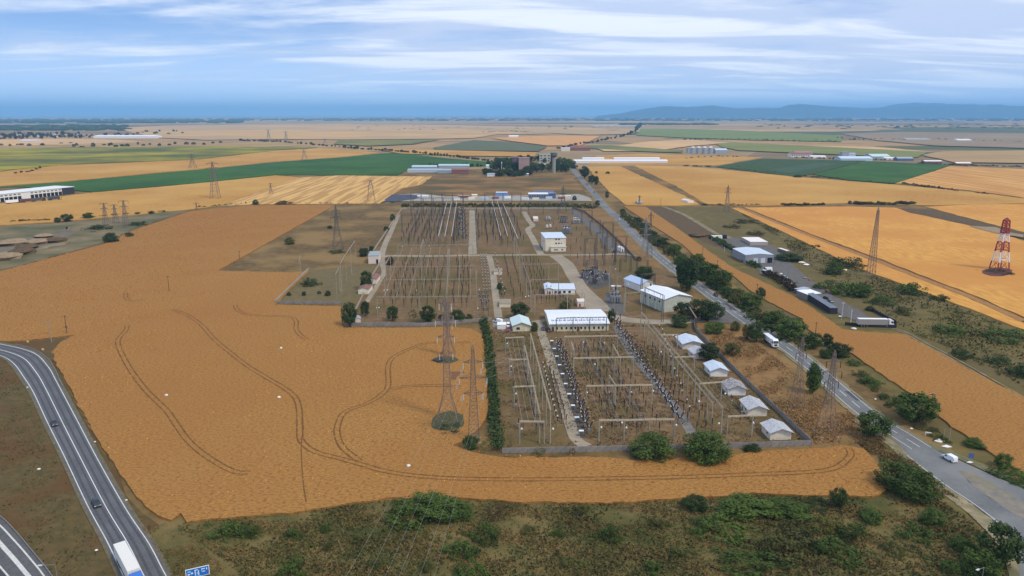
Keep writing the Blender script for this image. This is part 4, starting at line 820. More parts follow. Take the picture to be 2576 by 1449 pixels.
def tower(x, y, ytop, base, label, arms=((.86, .07), (.74, .10), (.62, .075)), m=None, waist=(.6, .012), yaw=0.0, r=.075, levels=10, group=None, ins=True, topw=.35, name='lattice_tower', kind='', insm=None, cat='pylon', wire=False, h=None):
    """square lattice tower; base = half width at the ground in metres; arms = (height, half length) as fractions of the height"""
    m = m or galv; p = G(x, y); H = h or HT(x, y, ytop)
    e = empty(name, (p.x, p.y, 0), YAW + yaw, label, cat, group)
    wz, ww = waist[0] * H, max(waist[1] * H, topw)
    def hw(z): return base + (ww - base) * z / wz if z < wz else ww + (topw - ww) * (z - wz) / (H - wz)
    for sx, sy in ((-1, -1), (1, -1), (1, 1), (-1, 1)):
        b = MB(); b.bar((sx * base, sy * base, -.2), (sx * ww, sy * ww, wz), r * 1.15, 4); b.bar((sx * ww, sy * ww, wz), (sx * topw, sy * topw, H * .955), r * 1.2, 4)
        leg = b.obj('leg', m, e)
        if base > 1.5: MB().box(sx * base - .4, sx * base + .4, sy * base - .4, sy * base + .4, -.1, .45).obj('footing', MATS['concrete_lane'], leg)
    b = MB(); zs = [0.0]; 
    while zs[-1] < H * .95: zs.append(min(H * .955, zs[-1] + max(hw(zs[-1]) * 1.9, H / (levels * 2.4))))
    q = [(-1, -1), (1, -1), (1, 1), (-1, 1)]
    for z0, z1 in zip(zs[:-1], zs[1:]):
        a, c = hw(z0), hw(z1)
        for i in range(4):
            s, t = q[i], q[(i + 1) % 4]
            b.bar((s[0] * a, s[1] * a, z0), (t[0] * c, t[1] * c, z1), r * .5, 3, cap=False); b.bar((t[0] * a, t[1] * a, z0), (s[0] * c, s[1] * c, z1), r * .5, 3, cap=False)
            b.bar((s[0] * c, s[1] * c, z1), (t[0] * c, t[1] * c, z1), r * .7, 3, cap=False)
    b.obj('bracing', m, e)
    b = MB()
    for s in q: b.bar((s[0] * topw, s[1] * topw, H * .955), (0, 0, H), r, 3)
    b.obj('peak', m, e)
    tips = []
    for az, al in arms:
        z = az * H; L = al * H; w = hw(z)
        for s in (-1, 1):
            b = MB(); tip = Vector((s * L, 0, z + .25))
            for sy in (-1, 1):
                b.bar((s * w, sy * w, z), tip, r * .8, 3); b.bar((s * w, sy * w, z + max(.9, L * .22)), tip, r * .8, 3)
                for k in (.33, .66): b.bar(Vector((s * w, sy * w, z)).lerp(tip, k), Vector((s * w, sy * w, z + max(.9, L * .22))).lerp(tip, k), r * .6, 3)
            b.bar(tip - Vector((0, .3, 0)), tip + Vector((0, .3, 0)), r, 3)
            a = b.obj('cross_arm', m, e)
            if ins:
                l = 2.2 if H > 25 else 1.4; MB().bar(tip, tip + Vector((0, 0, -l)), .11, 6).obj('insulator_string', insm or ins_d, a)
            tips.append(e.matrix_basis @ tip if False else Matrix.Rotation(YAW + yaw, 4, 'Z') @ tip + Vector((p.x, p.y, 0)))
    return e, tips, H
tA = tower(1126, 1058, 742, 3.6, 'tallest slender lattice tower standing in the round weedy patch in the wheat', arms=((.93, .045), (.80, .075), (.67, .065), (.54, .05)), waist=(.22, .028), r=.10, topw=.45, m=rusty, insm=ins_w)
tB = tower(1128, 899, 752, 3.2, 'lattice tower behind the tallest one, on the small dark weed patch', arms=((.86, .07), (.70, .09), (.56, .07)), waist=(.35, .03), r=.10, topw=.4, m=rusty, insm=ins_w)
tC = tower(1192, 1110, 868, 1.75, 'slim lattice tower with a bush at its feet beside the tall hedge', arms=((.82, .095), (.66, .135), (.50, .095)), waist=(.55, .028), r=.09, topw=.4, m=galv_d, insm=ins_w)
def ring_insulators(x, y, h, label):
    p = G(x, y, h); e = empty('insulator_pair', p, YAW + .25, label, 'insulator', 'pale insulator pairs hung beside the near barrel-shaped tower')
    for s in (-1, 1): MB().bar((s * .18, 0, .95), (s * .18, .25, -.95), .055, 5).obj('insulator_string', ins_w, e)
    MB().bar((-.25, 0, .98), (.25, 0, .98), .05, 4).obj('yoke', galv, e); MB().bar((-.25, .25, -.98), (.25, .25, -.98), .05, 4).obj('yoke', galv, e)
zC = tC[2]
for (x, y, k, l) in ((1161, 937, .78, 'upper left'), (1210, 935, .78, 'upper right'), (1149, 972, .62, 'middle left, outermost'), (1222, 966, .62, 'middle right, outermost'), (1161, 1003, .46, 'lower left'), (1212, 998, .46, 'lower right')):
    ring_insulators(x, y, zC * k, 'pale insulator pair, %s, beside the slim tower near the hedge' % l)
tower(2078, 1094, 880, 2.6, 'bare rusty lattice tower on the dry meadow outside the front right corner', m=rusty, r=.085, arms=((.86, .08), (.74, .105), (.62, .08)), waist=(.5, .03))
tower(2003, 1028, 846, 2.2, 'thin lattice tower among the dry meadow between road and kiosks', m=rusty, r=.06, arms=((.88, .05), (.76, .07)), waist=(.5, .028), levels=8)
tower(2190, 697, 521, 2.0, 'tall slim lattice tower without arms at the gold wheat edge', m=rusty, r=.13, arms=(), waist=(.9, .012), topw=.5, cat='pylon')
tower(1828, 533, 465, 2.6, 'lattice tower at the corner of the gold wheat, right of the road', m=rusty, r=.14, arms=((.86, .09), (.72, .12)), waist=(.6, .04), levels=7)
tower(1622, 650, 545, 3.2, 'grey lattice tower between the back right wall and the road', r=.11, arms=((.86, .12), (.70, .17), (.56, .12)), waist=(.5, .03))
tower(1633, 648, 531, 2.0, 'thin dark mast just right of the grey tower by the road', m=galv_d, r=.09, arms=((.9, .05),), waist=(.6, .02), levels=9)
tower(1416, 533, 466, 3.8, 'dark lattice tower at the back right corner of the substation', m=galv_d, r=.16, arms=((.85, .08), (.68, .11)), waist=(.6, .04), levels=7)
tower(850, 630, 515, 4.0, 'tall pale lattice tower in the dark grass triangle', r=.13, m=galv_d, arms=((.86, .08), (.72, .12)), waist=(.55, .035), levels=9)
tower(934, 507, 452, 4.6, 'broad lattice tower in the striped stubble left of the coal yard', m=rusty, r=.15, arms=((.95, .12), (.7, .14)), waist=(.8, .07), levels=7)
tower(542, 500, 405, 5.0, 'big wide-legged lattice tower on the left wheat before the green crop', m=rusty, r=.22, arms=((.93, .16), (.80, .20)), waist=(.75, .04), levels=9)
tower(485, 424, 386, 6.0, 'smaller lattice tower on the strip beyond the green crop', m=rusty, r=.26, arms=((.9, .22), (.72, .28)), waist=(.7, .05), levels=6)
for i, (x, y, t) in enumerate(((268, 572, 510), (292, 562, 514), (318, 574, 503))):
    tower(x, y, t, 2.4, '%s of the three pylons standing in the gravel workings wedge' % ('leftmost', 'middle', 'rightmost')[i], m=rusty, r=.13, arms=((.95, .17), (.76, .14)), waist=(.7, .04), levels=6, group='three pylons by the gravel workings')
tower(495, 530, 510, 1.2, 'small Y-headed lattice mast at the tip of the workings wedge', m=rusty, r=.10, arms=((.92, .32),), waist=(.6, .03), levels=5)
tower(682, 488, 460, 2.4, 'small lattice tower on the track dividing wheat and stubble', m=rusty, r=.13, arms=((.9, .2), (.7, .16)), waist=(.6, .04), levels=6)
tower(1608, 516, 492, 1.2, 'small lattice mast by the far roadside left of the wheat strip head', m=galv_d, r=.12, arms=((.9, .15),), waist=(.6, .04), levels=5)
tower(766, 402, 373, 6, 'hazy pylon at the far edge of the big green crop', m=galv, r=.26, arms=((.9, .25), (.7, .2)), waist=(.7, .05), levels=5)
tower(818, 362, 349, 6, 'far pylon in the hazy pale field, left of centre', m=galv, r=.4, arms=((.9, .3),), waist=(.7, .05), levels=4)
tower(676, 350, 325, 7, 'far hazy pylon on the pale wheat, left one of the distant line', m=galv, r=.5, arms=((.9, .3),), waist=(.7, .05), levels=4)
tower(720, 352, 330, 7, 'far hazy pylon on the pale wheat, right one of the distant line', m=galv, r=.5, arms=((.9, .3),), waist=(.7, .05), levels=4)
# the red and white mast
rw = bpy.data.materials.new('red_white_bands'); rw.use_nodes = True
def banded(m, H):
    nt = m.node_tree; N = nt.nodes.new; L = nt.links.new; b = nt.nodes['Principled BSDF']; b.inputs['Roughness'].default_value = .7
    tc = N('ShaderNodeTexCoord'); s = N('ShaderNodeSeparateXYZ'); L(tc.outputs['Object'], s.inputs[0])
    d = N('ShaderNodeMath'); d.operation = 'DIVIDE'; L(s.outputs[2], d.inputs[0]); d.inputs[1].default_value = H
    r = N('ShaderNodeValToRGB'); r.color_ramp.interpolation = 'CONSTANT'; e = r.color_ramp.elements
    R, W = (.30, .035, .035, 1), (.78, .72, .68, 1)
    e[0].color = R; e[1].position = .17; e[1].color = W
    for p, c in ((.36, R), (.55, W), (.70, R)): x = e.new(p); x.color = c
    L(d.outputs[0], r.inputs[0]); L(r.outputs[0], b.inputs['Base Color'])
Hrw = HT(2513, 680, 548); banded(rw, Hrw)
tower(2513, 680, 548, 4.0, 'broad red and white banded lattice mast in the gold wheat at right', m=rw, r=.34, arms=((.72, .09), (.64, .09)), waist=(.66, .052), topw=1.3, levels=22, name='banded_tower', ins=False, cat='tower')
# ------------------------------------------------------------------ wooden and concrete line poles
wood = mat('pole_wood', (.085, .055, .038), (.055, .038, .028), scale=3, rough=.9, coord='Object')
def pole(x, y, ytop, label, m=None, arm=1.1, r=.16, name='utility_pole', cat='pole', group=None, yaw=0, box=False, cap=False):
    p = G(x, y); H = HT(x, y, ytop); e = empty(name, (p.x, p.y, 0), yaw, label, cat, group)
    MB().bar((0, 0, -.2), (0, 0, H), r, 7, r * .7).obj('shaft', m or wood, e)
    if arm:
        a = MB().box(-arm, arm, -.07, .07, H - .55, H - .38).obj('crossarm', m or wood, e)
        for s in (-.9, 0, .9): MB().bar((s * arm, 0, H - .38), (s * arm, 0, H - .12 + (.25 if s == 0 else 0)), .06, 5).obj('insulator', cap_w, a)
    if box: MB().box(-.35, .35, -.3, .3, H * .35, H * .35 + .9).obj('switch_box', galv_d, e)
    return e
pole(169, 842, 793, 'dark wooden pole with a box on the brown verge triangle', box=True)
pole(130, 862, 808, 'pale concrete pole with crossarm left of the dark wooden pole', m=conc, arm=1.6)
pole(426, 735, 694, 'lone brown wooden pole standing in the middle of the big wheat field')
pole(603, 652, 631, 'small dark pole at the edge of the dark grass triangle')
pole(1767, 649, 622, 'brown pole at the upper end of the narrow wheat strip')
pole(1804, 676, 655, 'brown pole with crossarm, second down the narrow wheat strip')
pole(1904, 738, 714, 'T-shaped brown pole above the small dark tree by the wheat')
pole(2051, 843, 810, 'brown wooden pole with crossarm beside the roadside belt')
pole(2342, 1027, 989, 'brown wooden pole with crossarm behind the broad roadside tree')
pole(2373, 1107, 1079, 'left one of two short concrete posts near the white slabs', m=conc, arm=0, r=.14, name='concrete_post')
pole(2387, 1112, 1076, 'right one of two short concrete posts near the white slabs', m=conc, arm=0, r=.14, name='concrete_post')
pole(2139, 819, 779, 'tall pale concrete post in the fenced corner of the gravel yard', m=cap_w, arm=0, r=.2, name='concrete_post')
pole(2117, 805, 760, 'pale mast with floodlights in the gravel yard corner', m=cap_w, arm=.8, r=.14, name='floodlight_mast')
pole(1560, 640, 600, 'bare dark pole near the curved back right wall', m=galv_d, arm=0)
pole(1662, 518, 498, 'dark thin pole at the far end of the wheat strip', m=wood, arm=.8)
pole(1822, 633, 622, 'short white post on the scrub above the containers', m=cap_w, arm=0)
# ------------------------------------------------------------------ portal gantries
def truss(b, p, q, w, r):
    p, q = Vector(p), Vector(q); d = (q - p); L = d.length; d.normalize(); n = Vector((-d.y, d.x, 0)).normalized(); u = Vector((0, 0, 1))
    c = [n * w + u * w, n * -w + u * w, n * -w - u * w, n * w - u * w]
    for o in c: b.bar(p + o, q + o, r, 3)
    k = max(2, int(L / 1.6))
    for i in range(k):
        a, z = p.lerp(q, i / k), p.lerp(q, (i + 1) / k)
        for j in range(4): b.bar(a + c[j], z + c[(j + 1) % 4], r * .7, 3, cap=False)
def gantry(bases, ytop, label, H=None, r=.24, w=.17, m=conc, bm=None, group='portal gantries of the switchyard', ins=3, beams=None, cat='gantry', name='portal_gantry', lattice=False, ends=None):
    """posts at survey feet `bases`, one beam between each two posts"""
    far = G(*bases[0]).y > 320 and not lattice
    if far and bm is None: bm = beam_far
    P = [G(*b) for b in bases]; H = H or HT(bases[0][0], bases[0][1], ytop); o = P[0]
    e = empty(name, (o.x, o.y, 0), 0, label, cat, group)
    for p in P:
        q = p - o; b = MB()
        if lattice:
            k_ = 1.0 if P[0].y < 380 else 1.8
            for sx, sy in ((-1, -1), (1, -1), (1, 1), (-1, 1)): b.bar((q.x + sx * .5, q.y + sy * .5, -.1), (q.x + sx * .32, q.y + sy * .32, H), .07 * k_, 3)
            k = int(H / 1.3)
            for i in range(k):
                z0, z1 = i * H / k, (i + 1) * H / k; s = 1 if i % 2 else -1
                b.bar((q.x - s * .45, q.y - .45, z0), (q.x + s * .4, q.y - .4, z1), .045 * k_, 3); b.bar((q.x - .45, q.y + s * .45, z0), (q.x - .4, q.y - s * .4, z1), .045 * k_, 3); b.bar((q.x + .45, q.y - s * .45, z0), (q.x + .4, q.y + s * .4, z1), .045 * k_, 3)
        else: b.bar((q.x, q.y, -.1), (q.x, q.y, H), r, 8, r * .72)
        b.obj('post', m, e)
    for a, c in zip(P[:-1], P[1:]):
        a, c = a - o, c - o; b = MB(); truss(b, (a.x, a.y, H + .05), (c.x, c.y, H + .05), w, .055)
        bo = b.obj('beam', bm or beam_m, e)
        for k in range(ins):
            t = a.lerp(c, (k + .5) / ins); MB().bar((t.x, t.y, H - .2), (t.x, t.y - .3, H - 1.5), .085, 6).obj('insulator_string', ins_d, bo)
    return e, H
gantry([(1506, 1113), (1569, 1113), (1632, 1111), (1694, 1111)], 1057, 'wide cream gantry nearest the front wall, four posts')
gantry([(1474, 1020), (1543, 1019), (1584, 1018), (1639, 1017)], 971, 'second wide gantry from the front wall in the middle bay')
gantry([(1442, 948), (1502, 947), (1546, 946), (1592, 945)], 901, 'third wide gantry from the front wall in the middle bay')
gantry([(1419, 888), (1465, 887), (1510, 886), (1552, 886)], 847, 'fourth wide gantry, in front of the long white-roofed hall')
gantry([(1399, 838), (1441, 836), (1483, 836), (1525, 835)], 801, 'dark gantry standing against the long white-roofed hall', m=galv_d, bm=galv_d)
gantry([(1307, 1117), (1369, 1118)], 1060, 'small two-post gantry nearest the front left corner')
gantry([(1293, 1025), (1347, 1023)], 973, 'second small gantry in the left bay beside the hedge')
gantry([(1282, 950), (1329, 949)], 905, 'third small gantry in the left bay beside the hedge')
gantry([(1271, 890), (1318, 888)], 850, 'fourth small gantry in the left bay, near the gabled house')
gantry([(1827, 1104), (1890, 1100)], 1048, 'small gantry before the two nearest kiosks')
gantry([(1757, 1010), (1813, 1006)], 965, 'small gantry beside the fourth kiosk, right bay')
gantry([(1690, 940), (1745, 938)], 899, 'small gantry beside the third kiosk, right bay')
gantry([(1660, 880), (1703, 879)], 843, 'small gantry at the far end of the right bay')
# long gantries running away from the camera, posts every few metres
def long_gantry(xb, yb, ytop, y_end, n, label, H=None, r=.24, **k):
    yy = []; d0, d1 = G(AXL(xb, yb, yb), yb).y, G(AXL(xb, yb, y_end), y_end).y
    pts = []
    for i in range(n):
        d = d0 + (d1 - d0) * i / (n - 1)
        v = (d * sp - CAM_H * cp) / (d * cp + CAM_H * sp); y = CY - v * FPX; pts.append((AXL(xb, yb, y), y))
    return gantry(pts, ytop, label, H=H, r=r, ins=1, **k)
long_gantry(1384, 1117, 1031, 905, 7, 'long bright gantry running back beside the concrete lane')
long_gantry(1812, 1107, 1025, 842, 9, 'very long bright gantry running back left of the kiosks')
long_gantry(1789, 1071, 1014, 850, 8, 'lower post row left of the very long bright gantry', w=.14)
long_gantry(1357, 1117, 1040, 930, 5, 'shorter post row just left of the long lane gantry', w=.15)
long_gantry(1335, 787, 718, 645, 6, 'long pale gantry running back in the middle yard')
long_gantry(1571, 786, 712, 735, 3, 'short diagonal gantry left of the blue-roofed building')
# short cross beams on single posts of the middle bay
for i, (a, b, c) in enumerate((((1546, 1040), 969, (1530, 1012)), ((1558, 962), 901, (1540, 925)), ((1443, 935), 881, (1436, 912)))):
    gantry([a, c], b, '%s short sloping cross beam on posts in the middle bay' % ('nearest', 'farthest', 'leftmost')[i], ins=0)
# yard with string gantries at the right of the pale lane
gantry([(1750, 835), (1732, 805)], 800, 'broad-armed gantry at the bend of the yard wall with strung wires', lattice=True, m=galv_d, ins=2)
# middle yard portals (farther)
gantry([(950, 799), (1057, 799), (1125, 798), (1200, 797)], 747, 'longest pale gantry across the middle yard, nearest the tree row')
gantry([(969, 745), (1046, 744), (1125, 743), (1199, 743)], 704, 'second pale gantry across the middle yard')
gantry([(982, 706), (1060, 706), (1125, 705), (1198, 704)], 671, 'third pale gantry across the middle yard')
gantry([(1002, 660), (1064, 660), (1127, 659), (1190, 658)], 617, 'fourth pale gantry, at the cross lane of the middle yard', r=.2)
gantry([(1345, 795), (1427, 793), (1470, 790)], 742, 'pale gantry before the small white office building')
gantry([(1334, 750), (1405, 748)], 704, 'pale gantry left of the small white office building')
gantry([(1310, 706), (1380, 705), (1404, 704)], 665, 'pale gantry on the right of the middle yard lane')
gantry([(1569, 786), (1613, 782)], 738, 'dark gantry in front of the blue-roofed building', r=.2)
gantry([(1666, 812), (1620, 790)], 743, 'dark lattice gantry before the big pale hall', lattice=True, m=galv_d, bm=galv_d)
gantry([(1545, 770), (1571, 768)], 719, 'slim gantry above the transformer bay with the white canopy', r=.18)
gantry([(1613, 740), (1645, 738)], 690, 'slim dark gantry behind the blue-roofed building', lattice=True, m=galv_d, bm=galv_d)
for i, (x, y, t) in enumerate(((972, 706, 663), (1060, 680, 622), (1127, 722, 645), (1199, 768, 700))):
    gantry([(x, y), (AXL(x, y, y - 22), y - 22)], t, '%s short lengthwise gantry from the left in the middle yard' % ORDS[i], ins=1, w=.3)
gantry([(860, 740), (872, 715), (885, 692), (896, 672)], 663, 'sloping-looking gantry of four posts in the left side yard', r=.2)
gantry([(756, 720), (758, 700)], 660, 'tall thin pair of posts at the left fence of the side yard', r=.14, ins=0)
gantry([(848, 754), (856, 735)], 690, 'pair of posts in the middle of the side yard', r=.16, ins=0)
for i, (x, y, t) in enumerate(((1475, 692, 655), (1470, 670, 600), (1520, 668, 596), (1548, 660, 596), (1560, 684, 650), (1500, 640, 585), (1484, 590, 555), (1515, 625, 560), (1463, 560, 530), (1602, 690, 655))):
    gantry([(x, y), (x + 26, y - 1)], t, '%s dark two-post gantry from the left in the back right yard' % ORDS[i], lattice=True, m=galv_d, bm=galv_d, ins=2, w=.3, group='dark gantries of the back right yard')
# far 400 kV portals: tall dark lattice posts
for i, (x0, x1, y, t, n) in enumerate(((1035, 1165, 545, 486, 6), (1220, 1310, 545, 486, 5), (1012, 1150, 585, 540, 5), (1212, 1300, 590, 545, 4), (1330, 1440, 540, 510, 4), (1040, 1166, 528, 498, 6))):
    gantry([(x0 + (x1 - x0) * k / (n - 1), y) for k in range(n)], t, '%s tall dark lattice gantry in the far high-voltage yard' % ORDS[i], lattice=True, m=galv_d, bm=galv_d, ins=2, w=.5, group='tall gantries of the far yard')
# tube busbars
def busbar(x0, y0, x1, y1, h, label):
    p, q = G(x0, y0, h), G(x1, y1, h); e = empty('tube_busbar', (p.x, p.y, 0), 0, label, 'busbar', 'tube busbars of the far yard'); d = q - p
    MB().bar((0, 0, h), (d.x, d.y, h), .20, 6).obj('tube', mat('busbar_aluminium', (.60, .56, .52), rough=.45), e)
    for k in range(9):
        t = d * (k / 8); b = MB(); b.bar((t.x, t.y, 0), (t.x, t.y, h - 3.2), .22, 6); b.obj('support_post', galv_d, e); MB().bar((t.x, t.y, h - 3.2), (t.x, t.y, h - .2), .16, 6).obj('post_insulator', ins_d, e)
for i, (a, b, c, d) in enumerate(((1103, 594, 1124, 508), (1119, 594, 1136, 508), (1136, 594, 1149, 507), (1260, 593, 1238, 506), (1277, 593, 1251, 506), (1303, 600, 1263, 506))):
    busbar(a, b, c, d, 8.5, '%s bright tube busbar from the left in the far yard' % ORDS[i])
# ------------------------------------------------------------------ apparatus, shared meshes
def m_(mb, n, mt): return mb.mesh(n, mt)
def ribbed(b, p, q, r, n=5, rings=5):
    p, q = Vector(p), Vector(q)
    for i in range(rings):
        a, c = p.lerp(q, i / rings), p.lerp(q, (i + .7) / rings); b.bar(a, c, r, n, r * .8)
    b.bar(p, q, r * .55, n)
def kit_instrument(base=2.4, ins=1.7, top=True):
    a = MB().bar((0, 0, -.05), (0, 0, base), .15 if base < 4 else .26, 6); b = MB(); ribbed(b, (0, 0, base), (0, 0, base + ins), .17 if base < 4 else .25)
    r = [('support_post', m_(a, 'support_post', conc)), ('insulator', m_(b, 'insulator', ins_d))]
    if top: r.append(('head', m_(MB().box(-.22, .22, -.22, .22, base + ins, base + ins + .38), 'head', cap_w)))
    return r
def kit_breaker():
    a = MB()
    for sx in (-.7, .7): a.bar((sx, 0, -.05), (sx * .8, 0, 1.9), .08, 4)
    a.box(-.7, .7, -.15, .15, 1.8, 1.95)
    c = MB().box(-.4, .4, -.35, .35, 1.0, 1.8); b1, b2 = MB(), MB(); ribbed(b1, (-.15, 0, 2.0), (-1.1, 0, 3.8), .27); ribbed(b2, (.15, 0, 2.0), (1.1, 0, 3.8), .27)
    st = MB(); ribbed(st, (0, 0, 1.95), (0, 0, 2.6), .2, rings=2)
    return [('support_frame', m_(a, 'support_frame', galv_d)), ('drive_cabinet', m_(c, 'drive_cabinet', cab_g)), ('insulator', m_(b1, 'insulator', ins_d)), ('insulator', m_(b2, 'insulator', ins_d)),
            ('end_cap', m_(MB().box(-1.3, -1.0, -.15, .15, 3.72, 3.95), 'end_cap', cap_w)), ('end_cap', m_(MB().box(1.0, 1.3, -.15, .15, 3.72, 3.95), 'end_cap', pinkish)), ('column', m_(st, 'column', cap_w))]
def kit_disconnector():
    a = MB()
    for sx in (-1.0, 1.0):
        for sy in (-1.6, 1.6): a.bar((sx, sy, -.05), (sx, sy, 2.4), .07, 4)
        a.box(sx - .07, sx + .07, -1.7, 1.7, 2.35, 2.5)
    for sy in (-1.6, 0, 1.6): a.box(-1.1, 1.1, sy - .07, sy + .07, 2.5, 2.62)
    r = [('support_frame', m_(a, 'support_frame', galv_d))]
    for sy in (-1.6, 0, 1.6):
        for sx in (-.9, .9): b = MB(); ribbed(b, (sx, sy, 2.6), (sx, sy, 3.8), .13, rings=3); r.append(('insulator', m_(b, 'insulator', ins_d)))
        r.append(('blade', m_(MB().bar((-1, sy, 3.85), (1, sy, 3.85), .05, 4), 'blade', galv)))
    return r
def kit_cabinet():
    return [('body', m_(MB().box(-.65, .65, -.4, .4, .0, 1.7), 'body', cab_g)), ('lid', m_(MB().box(-.75, .75, -.5, .5, 1.7, 1.85), 'lid', mat('white_lid', (.80, .80, .78), rough=.5))), ('door', m_(MB().box(-.5, .5, -.44, -.402, .15, 1.5), 'door', galv_d))]
def kit_lamp():
    return [('shaft', m_(MB().bar((0, 0, 0), (0, 0, 2.6), .05, 5), 'shaft', galv)), ('globe', m_(MB().bar((0, 0, 2.55), (0, 0, 2.8), .16, 8, .30).bar((0, 0, 2.8), (0, 0, 3.1), .30, 8, .14), 'globe', mat('opal_globe', (.85, .84, .78), rough=.4)))]
def kit_post():
    b = MB(); ribbed(b, (0, 0, 2.0), (0, 0, 4.0), .21); return [('support_post', m_(MB().bar((0, 0, -.05), (0, 0, 2.2), .10, 5), 'support_post', galv_d)), ('insulator', m_(b, 'insulator', ins_d))]
def kit_arrester():
    b = MB(); ribbed(b, (0, 0, 1.6), (0, 0, 3.3), .2); return [('plinth', m_(MB().bar((0, 0, -.05), (0, 0, 1.6), .16, 6), 'plinth', conc)), ('insulator', m_(b, 'insulator', ins_d)), ('base_plate', m_(MB().box(-.3, .3, -.3, .3, 1.5, 1.62), 'base_plate', cap_w))]
KI, KBk, KD, KCb, KL, KP, KA = kit_instrument(), kit_breaker(), kit_disconnector(), kit_cabinet(), kit_lamp(), kit_post(), kit_arrester()
KIt = kit_instrument(4.2, 3.6, False); KIt[0] = ('support_post', m_(MB().bar((0, 0, -.05), (0, 0, 4.2), .17, 6), 'support_post', galv))
def row(kit, name, a, b, n, where, singular, cat, group=None, rz=0.0, s=1.0, jit=.0, wobble=0.03, order='nearest end'):
    d0, d1 = G(*a), G(*b)
    for i in range(n):
        p = d0.lerp(d1, i / max(1, n - 1)); p = p + Vector((random.uniform(-jit, jit), random.uniform(-jit, jit), 0))
        stamp(name, kit, (p.x, p.y, .2), YAW + rz + random.uniform(-wobble, wobble), '%s %s from the front %s' % (nth(i), singular, where), cat, group or (singular + 's ' + where), s * random.uniform(.94, 1.06))
row(KBk, 'circuit_breaker', (1480, 1092), (1404, 873), 24, 'right of the concrete lane', 'V-shaped breaker', 'circuit breaker', jit=.5, s=1.1)
row(KBk, 'circuit_breaker', (1708, 1068), (1549, 822), 27, 'on the grey diagonal strip', 'V-shaped breaker', 'circuit breaker', jit=.5, s=1.15)
row(KCb, 'control_cabinet', (1462, 1098), (1388, 868), 10, 'along the dark trench beside the lane', 'white-topped cabinet', 'cabinet')
row(KI, 'instrument_transformer', (1402, 1078), (1366, 940), 12, 'left of the lane, white-capped row', 'white-capped insulator post', 'instrument transformer')
row(KP, 'post_insulator', (1412, 1068), (1382, 945), 11, 'left of the lane, dark row', 'dark insulator post', 'insulator', rz=.3)
row(KP, 'post_insulator', (1424, 1070), (1392, 958), 11, 'at the left kerb of the lane', 'dark insulator post', 'insulator', rz=.3)
row(KD, 'disconnector', (1356, 1090), (1316, 905), 9, 'in the left bay by the hedge', 'ladder-like switch frame', 'disconnector')
row(KA, 'surge_arrester', (1305, 1078), (1276, 880), 6, 'along the hedge side of the left bay', 'lone dark arrester', 'arrester')
for j, xb in enumerate((1540, 1570, 1600, 1630, 1662)):
    row(KP, 'post_insulator', (xb, 1092), (AXL(xb, 1092, 885), 885), 14, 'in %s line of the middle bay' % ORDS[j], 'dark post', 'insulator', group='dark insulator posts of the middle bay', jit=.6)
for j, xb in enumerate((1555, 1615)):
    row(KD, 'disconnector', (xb, 1075), (AXL(xb, 1075, 880), 880), 8, 'in %s frame line of the middle bay' % ('left', 'right')[j], 'low switch frame', 'disconnector', jit=.8)
for j, xb in enumerate((1745, 1768, 1792)):
    row(KP, 'post_insulator', (xb, 1085), (AXL(xb, 1085, 880), 880), 14, 'in %s line of the right bay' % ORDS[j], 'dark post', 'insulator', group='dark insulator posts of the right bay', jit=.8)
row(KI, 'instrument_transformer', (1732, 1055), (1660, 840), 14, 'in the right bay beside the strip', 'grey capped post', 'instrument transformer', jit=.5)
row(KA, 'surge_arrester', (1894, 1078), (1840, 1018), 3, 'in front of the nearest kiosks', 'black arrester', 'arrester')
for j, x in enumerate((1209, 1216, 1223)):
    row(KI, 'instrument_transformer', (x + 9, 745), (x, 655), 13, 'in %s column of the dense dark block' % ('left', 'middle', 'right')[j], 'white-capped dark post', 'instrument transformer', group='dense dark post block by the central lane')
row(KBk, 'circuit_breaker', (1214, 770), (1208, 748), 3, 'in the small left group near the tree row', 'V-shaped breaker', 'circuit breaker')
row(KBk, 'circuit_breaker', (1226, 770), (1222, 748), 3, 'in the small right group near the tree row', 'V-shaped breaker', 'circuit breaker')
row(KD, 'disconnector', (1222, 796), (1218, 780), 2, 'in front of the small V-shaped groups', 'blue-grey switch frame', 'disconnector', s=1.3)
for j, (xb, n) in enumerate(((1253, 12), (1277, 12), (1298, 12), (1318, 11))):
    row(KI if j == 0 else KP, 'post_insulator', (xb + 16, 755), (xb - 8, 655), n, 'in %s dark line right of the central lane' % ORDS[j], 'dark post', 'insulator', group='dark posts right of the central lane', jit=.4, s=1.15)
for j, xb in enumerate((972, 992, 1012, 1035, 1056, 1078, 1100, 1140, 1158, 1176)):
    row(KP, 'post_insulator', (xb, 775), (AXL(xb, 775, 660), 660), 13, 'in %s line of the middle yard' % ORDS[j], 'thin dark post', 'insulator', group='thin dark posts of the middle yard', jit=1.2, s=1.3)
for j, xb in enumerate((1348, 1360, 1372, 1384, 1396)):
    row(KP, 'post_insulator', (xb, 765), (AXL(xb, 765, 660), 660), 11, 'in %s line left of the white office' % ORDS[j], 'dark post', 'insulator', group='dark posts left of the white office', jit=.6, s=1.15)
row(KD, 'disconnector', (1440, 772), (1400, 752), 4, 'before the small white office', 'switch frame', 'disconnector')
row(KP, 'post_insulator', (1560, 810), (1700, 812), 2, 'beside the pale cross lane', 'grey post', 'insulator')
for j, (xb, k) in enumerate(((1010, 1), (1024, 0), (1040, 1), (1054, 0), (1068, 1), (1082, 1), (1094, 1), (1140, 0), (1152, 1))):
    row(KIt if k else KP, 'tall_post_insulator', (xb, 622), (AXL(xb, 622, 540), 540), 16, 'in %s line of the far left yard' % ORDS[j], 'tall dark post', 'insulator', group='tall dark posts of the far left yard', s=1.1 if k else 1.7, jit=1.0)
